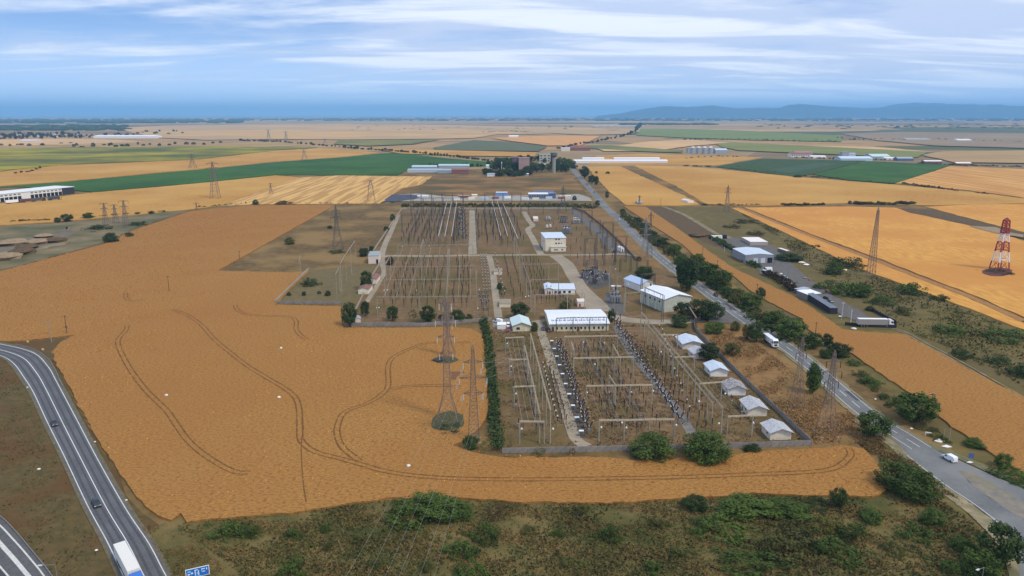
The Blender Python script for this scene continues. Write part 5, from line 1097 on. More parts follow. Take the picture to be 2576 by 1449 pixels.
for j, (xb, k) in enumerate(((1204, 1), (1226, 0), (1244, 1), (1262, 0), (1292, 1), (1314, 1))):
    row(KIt if k else KP, 'tall_post_insulator', (xb, 620), (AXL(xb, 620, 540), 540), 16, 'in %s line of the far middle yard' % ORDS[j], 'tall dark post', 'insulator', group='tall dark posts of the far middle yard', s=1.1 if k else 1.7, jit=1.0)
for j, xb in enumerate((1450, 1480, 1512, 1544)):
    row(KIt, 'tall_post_insulator', (xb, 665), (AXL(xb, 665, 565), 565), 7, 'in %s line of the back right yard' % ORDS[j], 'tall dark post', 'insulator', group='tall dark posts of the back right yard', jit=1.2)
row(KBk, 'circuit_breaker', (1168, 612), (1166, 545), 7, 'in the far yard by the left lane', 'pale-headed breaker', 'circuit breaker', s=2.0)
row(KD, 'disconnector', (1160, 605), (1158, 540), 6, 'in the far yard beside the pale-headed breakers', 'wide switch frame', 'disconnector', s=1.8)
row(KIt, 'tall_post_insulator', (1200, 638), (1195, 536), 9, 'at the right kerb of the far lane', 'tall banded post', 'insulator')
# lamps dotted in the yards
LP = [(1312, 1104), (1391, 1104), (1512, 1100), (1575, 1101), (1564, 1088), (1298, 1013), (1286, 942), (1276, 883), (1496, 937), (1531, 1009), (1476, 1010), (1588, 1009), (1642, 1006), (1700, 1094), (1807, 1090), (1893, 1088), (1823, 1013), (1757, 1033), (1467, 880), (1520, 882), (1692, 862), (1662, 905), (1717, 930),
      (948, 790), (954, 790), (1047, 745), (1206, 743), (967, 745), (975, 744), (1202, 792), (1322, 762), (1330, 760), (1012, 632), (1080, 628), (1580, 730), (1640, 775), (1548, 690)]
names = [(0, 'by the near left two-post gantry'), (1, 'at the foot of the long lane gantry'), (2, 'under the left end of the front gantry'), (3, 'under the middle of the front gantry'), (4, 'just behind the middle of the front gantry'), (5, 'on the hedge side of the left bay, near half'), (6, 'on the hedge side of the left bay, middle'), (7, 'on the hedge side of the left bay, far end'), (8, 'under the third middle-bay gantry'), (9, 'under the second middle-bay gantry, centre'), (10, 'under the second middle-bay gantry, left end'), (11, 'under the second middle-bay gantry, right half'), (12, 'under the second middle-bay gantry, right end'), (13, 'near the front end of the diagonal strip'), (14, 'left of the small gantry before the kiosks'), (15, 'right of the small gantry before the kiosks'), (16, 'in front of the fourth kiosk'), (17, 'in the right bay between gantry posts')]
for i, (x, y) in enumerate(LP):
    w = dict(names).get(i) or ('on the %s of the yard, %s of the far lamps' % ('grass', nth(i - 18)))
    p = G(x, y); stamp('yard_lamp', KL, (p.x, p.y, .2), 0, 'small white globe lamp ' + w, 'lamp', 'white globe lamps in the yards', 1.15)
# ------------------------------------------------------------------ power transformers
def transformer(x, y, label, s=1.0, col=None, rz=0):
    p = G(x, y); e = empty('power_transformer', (p.x, p.y, .25), YAW + rz, label, 'transformer', None, s); c = col or galv_d
    MB().box(-2.4, 2.4, -1.3, 1.3, .3, 3.2).obj('tank', c, e); MB().box(-3.4, 3.4, -2.2, 2.2, 0, .3).obj('plinth', gravel_m, e)
    for k in range(4): MB().box(-2.1 + k * 1.15, -1.4 + k * 1.15, -2.1, -1.32, .6, 2.9).obj('radiator', cab_g, e)
    MB().bar((-2.6, .9, 4.1), (1.6, .9, 4.1), .42, 10).obj('conservator', c, e)
    for k in (-1.4, 0, 1.4):
        b = MB(); ribbed(b, (k, -.1, 3.2), (k * 1.35, -.4, 5.3), .2, 6); q = b.obj('bushing', ins_d, e); MB().bar((k * 1.35, -.4, 5.3), (k * 1.37, -.42, 5.6), .12, 6).obj('cap', cap_w, q)
    return e
for i, (x, y, l) in enumerate(((1475, 700, 'leftmost'), (1496, 692, 'second'), (1500, 714, 'third'), (1522, 704, 'rightmost'))): transformer(x, y, 'dark %s transformer of the crowded grey cluster beside the wide lane' % l, 1.15, rz=i * .5)
for i in range(14): 
    a = random.uniform(0, 6.28); x, y = 1497 + 34 * math.cos(a) * random.random() ** .4, 703 + 17 * math.sin(a) * random.random() ** .4
    p = G(x, y); stamp('instrument_transformer', KI, (p.x, p.y, .2), a, '%s slim capped post among the crowded transformer cluster' % nth(i), 'instrument transformer', 'capped posts in the transformer cluster', random.uniform(.8, 1.3))
transformer(1548, 762, 'transformer with pale bushings in the grey gravel bay', 1.2, cab_g)
transformer(1547, 748, 'transformer behind the one with pale bushings', 1.1, cab_g, 1.5)
transformer(1424, 588, 'big grey transformer behind the three-storey control building', 1.5, cab_g)
transformer(1418, 560, 'dark transformer far behind the control building', 1.3)
transformer(1380, 556, 'pale transformer beside the crooked lane', .9, cap_w)
transformer(1450, 562, 'white-topped transformer by the gravel strip', 1.2, cap_w)
p = G(1549, 742); e = empty('canopy', (p.x, p.y, .2), YAW, 'small white canopy over the grey transformer bay', 'canopy')
MB().box(-2.8, 2.8, -1.2, 1.2, 5.0, 5.2).obj('roof', mat('white_metal', (.80, .80, .79), rough=.5), e)
for sx in (-2.6, 2.6):
    for sy in (-1, 1): MB().bar((sx, sy, 0), (sx, sy, 5), .08, 5).obj('post', galv, e)
for i, (x, y) in enumerate(((1376, 576), (1384, 575), (1419, 582), (1426, 582))):
    p = G(x, y); stamp('storage_drum', [('shell', m_(MB().bar((0, 0, 0), (0, 0, 2.0), 1.1, 12).bar((0, 0, 2.0), (0, 0, 2.35), 1.1, 12, .3), 'shell', cap_w))], (p.x, p.y, 1.5), 0, '%s pale round tank from the left behind the control building' % ORDS[i], 'tank')
# ------------------------------------------------------------------ walls of precast panels
fence_c = mat('fence_concrete', (.30, .275, .245), (.21, .19, .17), scale=.8, rough=.95, coord='Object', rnd=.10)
fence_p = mat('fence_concrete_pale', (.42, .385, .315), (.32, .29, .24), scale=.8, rough=.95, coord='Object', rnd=.10)
def wall(pts, label, m=fence_c, h=2.1, plen=2.5, group=None, gap=.0, every=True):
    w = wpts(pts); o = w[0]; e = empty('panel_wall', (o.x, o.y, 0), 0, label, 'wall', group)
    pm = MB(); pm.box(0, plen - .16, -.035, .035, .05, h - .12)
    for k in range(3): pm.box(.02, plen - .18, -.055, -.036, .1 + k * (h - .2) / 3, .1 + (k + 1) * (h - .2) / 3 - .05)
    pm = pm.mesh('panel', m); po = MB().box(-.09, .09, -.1, .1, -.1, h + .05).mesh('post', m)
    def hx(q): return h
    for a, b in zip(w[:-1], w[1:]):
        d = b - a; L = d.length; n = max(1, round(L / plen)); ang = math.atan2(d.y, d.x); s = (L / n) / plen
        for i in range(n):
            q = a.lerp(b, i / n) - o
            t = put('panel', pm, e, (q.x, q.y, 0), ang); t.scale = (s, 1, 1); t.rotation_euler = (random.uniform(-.012, .012), 0, ang)
            put('post', po, e, (q.x - math.cos(ang) * .08, q.y - math.sin(ang) * .08, 0), ang)
    return e
wall([(1265, 1142), (1500, 1137), (1800, 1130), (2041, 1122)], 'long grey concrete panel wall across the front of the substation')
wall([(2041, 1121), (2000, 1081), (1884, 971), (1817, 904), (1747, 831), (1745, 800)], 'grey panel wall running back behind the kiosks')
wall([(877, 821), (1060, 822), (1238, 808)], 'low grey panel wall along the wheat at the middle yard', plen=3.0)
wall([(876, 820), (907, 759), (939, 692), (958, 663)], 'pale sloping wall at the left of the middle yard', m=fence_p, plen=3.0)
wall([(939, 634), (1010, 528)], 'long pale wall on the left of the far yard', m=fence_p, plen=4.0)
wall([(1010, 527), (1200, 527), (1440, 526)], 'pale back wall of the far yard', m=fence_p, plen=5.0)
wall([(1443, 526), (1471, 535), (1510, 566), (1561, 613), (1600, 656)], 'curved brown wall at the back right of the substation', m=mat('fence_brown', (.20, .15, .13), rough=.95), plen=4.0)
wall([(692, 763), (777, 680)], 'pale wall on the left of the side yard', m=fence_p, plen=3.0)
wall([(692, 764), (770, 765), (858, 766)], 'low grey wall below the side yard', plen=3.0, h=1.7)
wall([(2126, 819), (2180, 824), (2254, 826), (2254, 816), (2192, 783)], 'black fence around the corner with the parked semi-trailer', m=mat('fence_black', (.03, .03, .032), rough=.8), h=1.9, plen=3.0)
# ------------------------------------------------------------------ buildings
w_cream = mat('render_cream', (.78, .70, .55), (.68, .60, .47), scale=.7, rough=.9, coord='Object')
w_pink = mat('render_pale_pink', (.74, .64, .56), (.66, .56, .49), scale=.7, rough=.9, coord='Object')
w_white = mat('render_white', (.84, .82, .77), (.74, .72, .67), scale=.7, rough=.9, coord='Object')
w_green = mat('render_pale_green', (.52, .54, .45), (.43, .45, .37), scale=.5, rough=.9, coord='Object')
w_yellow = mat('render_pale_yellow', (.66, .61, .40), (.56, .52, .35), scale=.7, rough=.9, coord='Object')
r_blue = mat('roof_pale_blue', (.60, .68, .76), (.50, .58, .66), scale=.6, rough=.55, coord='Object')
r_white = mat('roof_white', (.78, .81, .84), (.68, .71, .75), scale=.8, rough=.55, coord='Object')
r_grey = mat('roof_corrugated_grey', (.52, .53, .55), (.38, .39, .41), scale=1.2, rough=.7, coord='Object', contrast=(.45, .6))
r_mess = mat('roof_weathered', (.42, .41, .42), (.22, .19, .18), scale=1.3, rough=.8, coord='Object', contrast=(.45, .58))
glassm = mat('window_glass', (.035, .04, .05), rough=.15, spec=.6)
doorm = mat('door_brown', (.12, .065, .045), rough=.7); darkm = mat('dark_opening', (.02, .02, .022), rough=.9)
doorw = mat('door_pale_blue', (.58, .63, .68), rough=.6); redm = mat('red_paint', (.35, .035, .03), rough=.6)
def building(name, FL, FR, BL, h, label, cat='building', roof='gable_y', rh=1.2, wm=w_white, rm=r_white, over=.35, wins=(), doors=(), ribs=0.0, side=(), group=None, depth=None, width=None, overf=None, sky=0, trimm=None, axis=False):
    """FL, FR, BL: survey feet of the front-left, front-right and back-left corners"""
    a, b = G(*FL), G(*FR); d = b - a; W = width or d.length; ang = math.atan2(d.y, d.x)
    if axis: ang = YAW
    if depth: D = depth
    else: c = G(*BL); D = abs((c - a).dot(Vector((-math.sin(ang), math.cos(ang), 0))))
    e = empty(name, (a.x, a.y, 0), ang, label, cat, group)
    # walls, with the gable in the same skin
    mb = MB(); z0 = -.1
    if roof == 'gable_y':
        mb.add([(0, 0, z0), (W, 0, z0), (W, 0, h), (W / 2, 0, h + rh), (0, 0, h)], [(0, 1, 2, 3, 4)]); mb.add([(0, D, z0), (W, D, z0), (W, D, h), (W / 2, D, h + rh), (0, D, h)], [(4, 3, 2, 1, 0)])
        mb.add([(0, 0, z0), (0, D, z0), (0, D, h), (0, 0, h)], [(3, 2, 1, 0)]); mb.add([(W, 0, z0), (W, D, z0), (W, D, h), (W, 0, h)], [(0, 1, 2, 3)])
    elif roof == 'gable_x':
        mb.add([(0, 0, z0), (0, D, z0), (0, D, h), (0, D / 2, h + rh), (0, 0, h)], [(4, 3, 2, 1, 0)]); mb.add([(W, 0, z0), (W, D, z0), (W, D, h), (W, D / 2, h + rh), (W, 0, h)], [(0, 1, 2, 3, 4)])
        mb.add([(0, 0, z0), (W, 0, z0), (W, 0, h), (0, 0, h)], [(0, 1, 2, 3)]); mb.add([(0, D, z0), (W, D, z0), (W, D, h), (0, D, h)], [(3, 2, 1, 0)])
    else: mb.box(0, W, 0, D, z0, h)
    mb.obj('wall', wm, e)
    of = over if overf is None else overf; t = .10; rb = MB()
    def slab(p, q, r, s, mbb):   # four top corners counter-clockwise, thickness t
        v = [Vector(x) for x in (p, q, r, s)]; mbb.add([x for x in v] + [x - Vector((0, 0, t)) for x in v], [(0, 1, 2, 3), (7, 6, 5, 4), (0, 4, 5, 1), (1, 5, 6, 2), (2, 6, 7, 3), (3, 7, 4, 0)])
    if roof == 'gable_y':
        k = rh / (W / 2); zl = h - over * k + .12; zt = h + rh + .12
        slab((-over, -of, zl), (W / 2, -of, zt), (W / 2, D + over, zt), (-over, D + over, zl), rb); ro = rb.obj('roof', rm, e)
        rb = MB(); slab((W / 2, -of, zt), (W + over, -of, zl), (W + over, D + over, zl), (W / 2, D + over, zt), rb); rb.obj('roof', rm, e)
        if ribs:
            s = MB(); n = int((D + of + over) / ribs)
            for i in range(n):
                y = -of + (i + .5) * ribs
                for (x0, zz0, x1, zz1) in ((-over, zl, W / 2, zt), (W / 2, zt, W + over, zl)): s.bar((x0, y, zz0 + .02), (x1, y, zz1 + .02), .035, 3, cap=False)
            so = s.obj('roof_ribs', rm, ro); so['kind'] = 'stuff'
    elif roof == 'gable_x':
        k = rh / (D / 2); zl = h - over * k + .12; zt = h + rh + .12
        slab((-over, -of, zl), (W + over, -of, zl), (W + over, D / 2, zt), (-over, D / 2, zt), rb); ro = rb.obj('roof', rm, e)
        rb = MB(); slab((-over, D / 2, zt), (W + over, D / 2, zt), (W + over, D + over, zl), (-over, D + over, zl), rb); rb.obj('roof', rm, e)
        if ribs:
            s = MB()
            for i in range(int((W + 2 * over) / ribs)):
                x = -over + (i + .5) * ribs; s.bar((x, -of, zl + .02), (x, D / 2, zt + .02), .035, 3, cap=False)
            so = s.obj('roof_ribs', rm, ro); so['kind'] = 'stuff'
        for i in range(sky):
            x = W * (i + .9) / (sky + .8); f = .30; y = -of + (D / 2 + of) * f; z = zl + (zt - zl) * f; kk = (zt - zl) / (D / 2 + of); w2 = W / sky * .30
            s = MB(); s.add([(x - w2, y, z + .06), (x + w2, y, z + .06), (x + w2, y + 1.5, z + .06 + kk * 1.5), (x - w2, y + 1.5, z + .06 + kk * 1.5), (x - w2, y, z + .2), (x + w2, y, z + .2), (x + w2, y + 1.5, z + .2 + kk * 1.5), (x - w2, y + 1.5, z + .2 + kk * 1.5)], [(4, 5, 6, 7), (0, 1, 5, 4), (1, 2, 6, 5), (2, 3, 7, 6), (3, 0, 4, 7)])
            sk = s.obj('skylight', cab_g, ro); MB().add([(x - w2 * .75, y + .2, z + .215 + kk * .2), (x + w2 * .75, y + .2, z + .215 + kk * .2), (x + w2 * .75, y + 1.3, z + .215 + kk * 1.3), (x - w2 * .75, y + 1.3, z + .215 + kk * 1.3)], [(0, 1, 2, 3)]).obj('pane', r_blue, None).parent = ro
    elif roof == 'mono':       # rises to the back
        slab((-over, -of, h + .1), (W + over, -of, h + .1), (W + over, D + over, h + rh + .1), (-over, D + over, h + rh + .1), rb); rb.obj('roof', rm, e)
    else:
        MB().box(-over, W + over, -over, D + over, h, h + .22).obj('roof', rm, e)
    def opening(nm, x, z, w, hh, m, face='f', frame=True):
        if face == 'f': q = MB().box(x - w / 2, x + w / 2, -.05, .03, z, z + hh); f = MB().box(x - w / 2 - .12, x + w / 2 + .12, -.03, .03, z - .12, z + hh + .12)
        else: q = MB().box(-.05, .03, x - w / 2, x + w / 2, z, z + hh); f = MB().box(-.03, .03, x - w / 2 - .12, x + w / 2 + .12, z - .12, z + hh + .12)
        wo = q.obj(nm, m, e)
        if frame: f.obj('frame', trimm or w_white, wo)
    for (x, z, w, hh) in wins: opening('window', x * W, z, w, hh, glassm)
    for (x, z, w, hh, *mm) in doors: opening('door', x * W, z, w, hh, mm[0] if mm else doorm, frame=False)
    for (y, z, w, hh) in side: opening('window', y * D, z, w, hh, glassm, 'l')
    return e, W, D
def chimney(e, x, y, z0, z1, s=.35, m=None, name='chimney'): MB().box(x - s, x + s, y - s, y + s, z0, z1).obj(name, m or w_cream, e)
# kiosks along the right wall
K = [((1717, 880), (1766, 879), (1711, 862), w_pink, r_blue, 'farthest peach kiosk with pale roof at the yard wall', 2.9), ((1745, 905), (1782, 903), (1741, 893), w_pink, r_grey, 'half-hidden kiosk behind the dark tree, second from the far end', 2.8),
     ((1787, 949), (1829, 948.5), (1777, 931), w_white, r_blue, 'white kiosk with light blue roof, third from the far end', 2.9), ((1831, 996), (1875, 996), (1819, 978), w_white, r_mess, 'white kiosk with stained patchy roof, middle of the row', 2.9),
     ((1882, 1049), (1928, 1048.5), (1869, 1025), w_cream, r_grey, 'cream kiosk with grey ribbed roof, second nearest', 3.0), ((1936.5, 1109), (1989, 1107.5), (1923, 1086), w_cream, r_grey, 'nearest cream kiosk with grey ribbed roof at the front wall', 3.0)]
for (a, b, c, wm, rm, l, h) in K:
    e, W, D = building('equipment_kiosk', a, b, c, h, l, 'kiosk', 'gable_y', 1.25, wm, rm, over=.55, overf=.9, ribs=.45, side=((.35, 1.3, .8, .8),), group='gabled kiosks along the right wall')
    MB().box(.3, W - .3, -.10, -.02, h - .12, h + .02).obj('lintel', wm, e)
    MB().box(-.5, W + .7, -.6, D + .3, -.02, .12).obj('plinth', MATS['concrete_lane'], e)
e, W, D = building('long_hall', (1383.5, 835), (1529.6, 831), (1380, 799), 3.9, 'long low hall with bright white roof and a row of roof vents', 'hall', 'gable_x', 1.3, w_yellow, r_white, over=.5, overf=.8, ribs=1.2, sky=14,
    wins=[(x, 1.1, 1.0, 1.3) for x in (.12, .20, .28, .36, .43, .53, .60, .67, .75, .83, .90)], doors=((.05, .1, 1.2, 2.3), (.48, .1, 1.3, 2.3)), axis=True)
e, W, D = building('gabled_house', (1290, 835), (1334.5, 834), (1287, 815), 3.1, 'small cream gabled house with pale green roof beside the hedge', 'house', 'gable_y', 1.6, w_yellow, mat('roof_pale_green', (.55, .66, .66), rough=.6), over=.45, overf=.7, wins=((.30, 1.0, 1.7, 1.3),), doors=((.75, .1, .9, 2.1, w_cream),), ribs=.6)
e, W, D = building('office_building', (1391, 742), (1446, 742), (1388, 731), 3.3, 'small white office with three dark windows and blue-white roof', 'office', 'mono', .9, w_white, r_blue, over=.3, wins=((.12, 1.1, 1.4, 1.4), (.52, 1.1, 1.4, 1.4), (.76, 1.1, 1.4, 1.4)), doors=((.32, .1, 1.1, 2.3, darkm),))
building('office_wing', (1371, 742.5), (1390, 742.5), (1366, 729), 3.7, 'gabled white wing at the left end of the small office', 'office', 'gable_y', .7, w_pink, r_blue, over=.4, doors=((.62, .1, 1.1, 2.1),))
# three-storey control building
e, W, D = building('control_building', (1372, 633), (1423, 632), (1370, 620), 10.2, 'three-storey cream control building with bright blue-white roof', 'building', 'mono', .8, w_cream, r_blue, over=.5,
    wins=[(x, z, 1.3, 1.1) for z in (2.0, 5.6, 8.6) for x in (.52, .66)] + [(.78, 5.6, .8, .9), (.90, 2.0, .9, 1.0)], side=((.5, 2, 1.6, 1.2), (.5, 5.5, 1.6, 1.2)), doors=((.3, .1, 1.3, 2.3),))
MB().box(W * .22, W * 1.02, -2.2, -.02, 3.3, 3.9).obj('canopy', w_green, e); MB().box(W * .25, W * .99, -2.0, -.1, 0, 3.3).obj('annex', w_cream, e)
for x in (.45, .55, .8): MB().box(W * x - .5, W * x + .5, -2.06, -2.0, 1.1, 2.2).obj('window', glassm, e)
building('stair_annex', (1366, 632), (1372, 632.5), (1365, 622), 6.0, 'lower cream annex at the left side of the control building', 'building', 'flat', 0, w_cream, w_cream, over=.1)
building('pump_building', (927, 664), (953, 663.5), (929, 652), 5.6, 'pale pink pump building with flat grey-green roof at left', 'building', 'flat', 0, w_pink, mat('roof_grey_green', (.30, .34, .33), rough=.8), over=.2, doors=((.85, .1, 1.4, 3.0, darkm),))
building('small_shed', (925, 715), (947, 715), (921, 703), 3.0, 'upper pale gabled shed near the inner left lane', 'shed', 'gable_y', 1.1, w_cream, mat('roof_tile_brown', (.22, .12, .09), rough=.9), over=.3)
building('small_shed', (901, 741), (927, 741), (897, 728), 3.0, 'middle pale gabled shed left of the inner lane', 'shed', 'gable_y', 1.1, w_cream, MATS['roof_tile_brown'], over=.3, doors=((.3, .1, .9, 2, w_cream),))
building('small_shed', (893, 816), (908, 815), (890, 808), 2.4, 'lowest little pale shed in the wall corner', 'shed', 'gable_y', .8, w_cream, r_mess, over=.2)
building('small_shed', (1251, 829), (1273, 829), (1251, 822), 2.2, 'pale flat store near the parked white vans', 'shed', 'flat', 0, w_white, w_white, over=.1)
building('small_shed', (1242, 692), (1263, 692), (1241, 684), 2.2, 'flat pale slab-roofed pit right of the central lane, upper', 'shed', 'flat', 0, w_cream, MATS['concrete_lane'], over=.1)
building('small_shed', (1256, 774), (1285, 774), (1254, 762), 2.0, 'flat pale slab-roofed pit right of the central lane, lower', 'shed', 'flat', 0, w_cream, MATS['concrete_lane'], over=.1)
building('small_shed', (1453, 773), (1472, 773), (1453, 765), 2.9, 'little pink box hut behind the long hall', 'shed', 'flat', 0, w_pink, w_pink, over=.05, doors=((.3, .1, .9, 1.9, redm),))
building('small_shed', (1342, 557), (1354, 557), (1342, 551), 2.5, 'tiny pink box hut beside the crooked far lane', 'shed', 'flat', 0, w_pink, w_pink, over=.1)
building('guard_hut', (1562, 634), (1570, 633.5), (1562, 630), 3.0, 'small white domed hut at the back right gravel', 'hut', 'gable_y', .8, w_white, w_white, over=.1, doors=((.5, .1, .9, 2, darkm),))
e, W, D = building('workshop', (1610, 735), (1645, 731), (1594, 712), 4.6, 'white workshop with blue roof, farther of the two right buildings', 'building', 'gable_y', 1.7, w_white, mat('roof_sky_blue', (.42, .52, .68), rough=.55), over=.5, ribs=.8, wins=((.2, .9, 2.0, 1.2), (.68, .9, 2.4, 1.2), (.75, 3.2, 1.0, 1.3)), depth=17)
e, W, D = building('large_hall', (1670, 787), (1737, 779), (1641, 755), 7.3, 'big pale green-walled gabled hall with white roof by the poplars', 'hall', 'gable_y', 1.9, w_green, r_white, over=.7, ribs=1.0, wins=(), side=[(y, 4.5, 1.6, 1.2) for y in (.2, .4, .6, .8)], doors=((.5, .1, 3.2, 4.2, w_cream),), depth=22)
for k in (.0, .33, .66, 1.0): MB().box(-.25, 0, D * k - .3 if k else 0, D * k + .3 if k else .6, 0, 7.1).obj('pilaster', w_cream, e)
# gravel yard on the right
e, W, D = building('grey_shed', (1874.5, 663), (1947.5, 664), (1843, 645), 5.9, 'grey steel shed with pale blue roof and three big doors', 'shed', 'gable_y', .9, mat('steel_cladding', (.30, .31, .33), (.26, .27, .29), scale=.5, rough=.6, coord='Object'), r_blue, over=.15, ribs=1.0,
    doors=((.37, .1, 3.0, 3.6, doorw), (.63, .1, 3.0, 3.6, doorw), (.88, .1, 3.6, 3.9, darkm)), axis=True)
building('container_building', (1887, 618), (1931, 618), (1866, 606), 2.9, 'long pale box building with cream roof behind the grey shed', 'building', 'flat', 0, mat('faded_cladding', (.42, .36, .33), rough=.8), mat('cream_roof', (.80, .74, .68), rough=.6), over=.1)
building('container', (1956, 633), (1977, 640), (1950, 628), 2.6, 'single cream-topped container beside the scrub', 'container', 'flat', 0, mat('container_brown', (.18, .13, .10), rough=.8), MATS['cream_roof'], over=.02, depth=2.6)
building('parked_container', (1791, 603), (1817, 603), (1791, 599), 3.0, 'white box container at the yard end of the dirt track', 'container', 'flat', 0, w_white, w_white, over=.02, depth=3.0)
building('dark_container', (1818, 602), (1828, 602), (1818, 598), 3.2, 'black container right of the white box container', 'container', 'flat', 0, darkm, darkm, over=.02, depth=3.0)
building('long_shed', (2087, 791), (2106, 791), (2032, 757), 3.4, 'long low dark shed with slate grey roof', 'shed', 'mono', .3, mat('dark_cladding', (.035, .03, .04), rough=.8), mat('roof_slate', (.17, .19, .23), (.13, .15, .18), scale=.6, rough=.7, coord='Object'), over=.1, depth=34)
building('awning_shed', (2030, 757), (2064, 754), (2016, 747), 3.6, 'open shed with bright white roof adjoining the long dark shed', 'shed', 'mono', .3, mat('shed_grey_wall', (.22, .21, .21), rough=.8), mat('roof_bright', (.80, .82, .84), rough=.5), over=.2, depth=9)
building('carport', (1997, 738), (2012, 742), (1990, 733), 2.8, 'small blue-grey lean-to at the upper end of the awning shed', 'shed', 'mono', .2, mat('leanto_wall', (.10, .10, .12), rough=.8), mat('leanto_roof', (.36, .40, .46), rough=.7), over=.2, depth=8)
# warehouse with loading docks at the left frame edge
a, b = G(-70, 516.5), G(188, 487); d = b - a; W = d.length; ang = math.atan2(d.y, d.x); Hh = 8.6
e = empty('dock_warehouse', (a.x, a.y, 0), ang, 'long white warehouse with a row of dark loading docks at left', 'warehouse')
MB().box(0, W * .865, 0, 32, -.1, Hh).obj('wall', w_white, e); MB().box(W * .865 + .05, W, -.1, 32.1, -.1, Hh + .1).obj('end_block', mat('dark_panel_wall', (.045, .04, .05), rough=.7), e)
MB().box(-.3, W + .3, -.6, 33, Hh + .1, Hh + .7).obj('roof', mat('roof_whitish', (.74, .75, .72), rough=.6), e)
n = 21
for i in range(n):
    x = W * .865 * (i + .5) / n
    if 10 < i < 13: continue
    MB().box(x - 2.1, x + 2.1, -.35, .0, .2, 4.6).obj('dock_door', darkm, e); MB().box(x - 1.6, x + 1.6, -.12, .0, 6.3, 7.4).obj('window', glassm, e)
# far village and works
def simple(x0, x1, y, hpx, dep, label, wm, rm, name='hall', roof='gable_x', rh=None, y1=None, cat='building', wins=0, winr=1, over=.4):
    a, b = G(x0, y), G(x1, y1 or y); Z = a.y * cp + CAM_H * sp; h = hpx * Z / FPX / cp; W = (b - a).length
    ww = [((i + .5) / wins, h * (j + .35) / winr, W / wins * .5, h / winr * .45) for i in range(wins) for j in range(winr)] if wins else ()
    return building(name, (x0, y), (x1, y1 or y), (x0, y - 2), h, label, cat, roof, (rh if rh is not None else h * .22), wm, rm, over=over, depth=dep, wins=ww)
blue_w = mat('blue_cladding', (.10, .14, .24), rough=.6); paleb = mat('pale_blue_cladding', (.50, .58, .66), rough=.6); brick = mat('red_brown_brick', (.24, .11, .085), rough=.9); pinkb = mat('pinkish_block', (.42, .28, .25), (.34, .22, .20), scale=.1, rough=.9, coord='Object')
slate = mat('far_slate_roof', (.34, .38, .42), rough=.8)
simple(1330, 1380, 500, 11, 18, 'dark blue works hall with pale upper floor behind the substation', blue_w, r_white, 'works_hall', 'flat', wins=8)
simple(1342, 1392, 490, 8, 10, 'upper blue hall set behind the dark blue works hall', paleb, blue_w, 'works_hall', 'flat')
simple(1380, 1398, 500, 12, 12, 'small navy tower-like office at the right of the works hall', blue_w, blue_w, 'works_office', 'flat')
simple(1247, 1278, 500, 8, 16, 'blue and white striped shed behind the tube busbars', paleb, mat('strip_blue', (.08, .16, .30), rough=.6), 'works_shed', 'mono', 1.5)
simple(1248, 1276, 489, 4, 10, 'pale-roofed shed behind the blue and white one', w_pink, r_white, 'works_shed', 'flat')
simple(1050, 1076, 498, 5, 8, 'pale low office beside the coal yard', w_white, r_white, 'low_office', 'flat')
simple(1153, 1180, 499, 6, 8, 'reddish shed in the works row', brick, pinkb, 'works_shed')
simple(1187, 1200, 498, 7, 8, 'small cream shed in the works row', w_cream, w_cream, 'works_shed')
simple(1410, 1436, 499, 5, 8, 'pale shed near the right end of the works row', w_cream, w_cream, 'works_shed', 'flat')
simple(1025, 1110, 434, 5, 22, 'long pale blue village hall nearest the green crop', paleb, slate, 'long_shed', 'gable_x', 2.5)
simple(1036, 1098, 426, 6, 20, 'second long blue-roofed village hall behind the first', slate, mat('roof_turquoise_pale', (.42, .55, .56), rough=.6), 'long_shed', 'gable_x', 2.5)
simple(1100, 1138, 436, 7, 18, 'grey-roofed hall at the right end of the long halls', slate, slate, 'long_shed', 'gable_x', 2)
simple(1103, 1180, 424, 7, 18, 'long turquoise-roofed hall behind the brick barn', slate, MATS['roof_turquoise_pale'], 'long_shed', 'gable_x', 2.5)
simple(1136, 1178, 438, 10, 14, 'low red-brown brick barn in front of the long halls', brick, brick, 'brick_barn', 'gable_x', 2)
simple(1223, 1242, 424, 7, 10, 'little bright white house among the village trees', w_white, mat('roof_mint', (.62, .74, .70), rough=.6), 'village_house', 'gable_x', 2)
simple(1289, 1305, 430, 33, 16, 'dark narrow end of the tall mill block in the trees', mat('dark_brown_block', (.15, .10, .10), rough=.9), pinkb, 'mill_block', 'flat', wins=2, winr=4)
simple(1305, 1332, 432, 33, 20, 'tall windowless pink-brown mill block in the village trees', pinkb, pinkb, 'mill_block', 'flat')
simple(1357, 1385, 408, 18, 14, 'pale ruined silo block at the back of the village trees', mat('pale_grey_green', (.42, .44, .36), rough=.9), slate, 'silo_block', 'flat', wins=3, winr=3)
simple(1350, 1372, 424, 9, 12, 'grey-roofed house between mill block and water tower', slate, slate, 'village_house', 'gable_x', 3)
simple(1225, 1245, 444, 5, 8, 'white curved shed at the near edge of the village', w_white, slate, 'village_shed', 'gable_x', 2)
simple(1296, 1330, 443, 5, 8, 'low grey shed at the near edge of the village trees', slate, w_cream, 'village_shed', 'gable_x', 1)
p = G(1393, 436); H = HT(1393, 436, 384); e = empty('water_tower', (p.x, p.y, 0), 0, 'tall grey concrete water tower above the village trees', 'tower')
MB().bar((0, 0, 0), (0, 0, H * .78), 3.4, 14, 3.0).obj('shaft', mat('tower_concrete', (.30, .28, .24), rough=.9), e); MB().bar((0, 0, H * .78), (0, 0, H * .86), 3.2, 16, 6.2).bar((0, 0, H * .86), (0, 0, H), 6.2, 16, 6.0).obj('tank', mat('tower_dark', (.12, .13, .12), rough=.9), e)
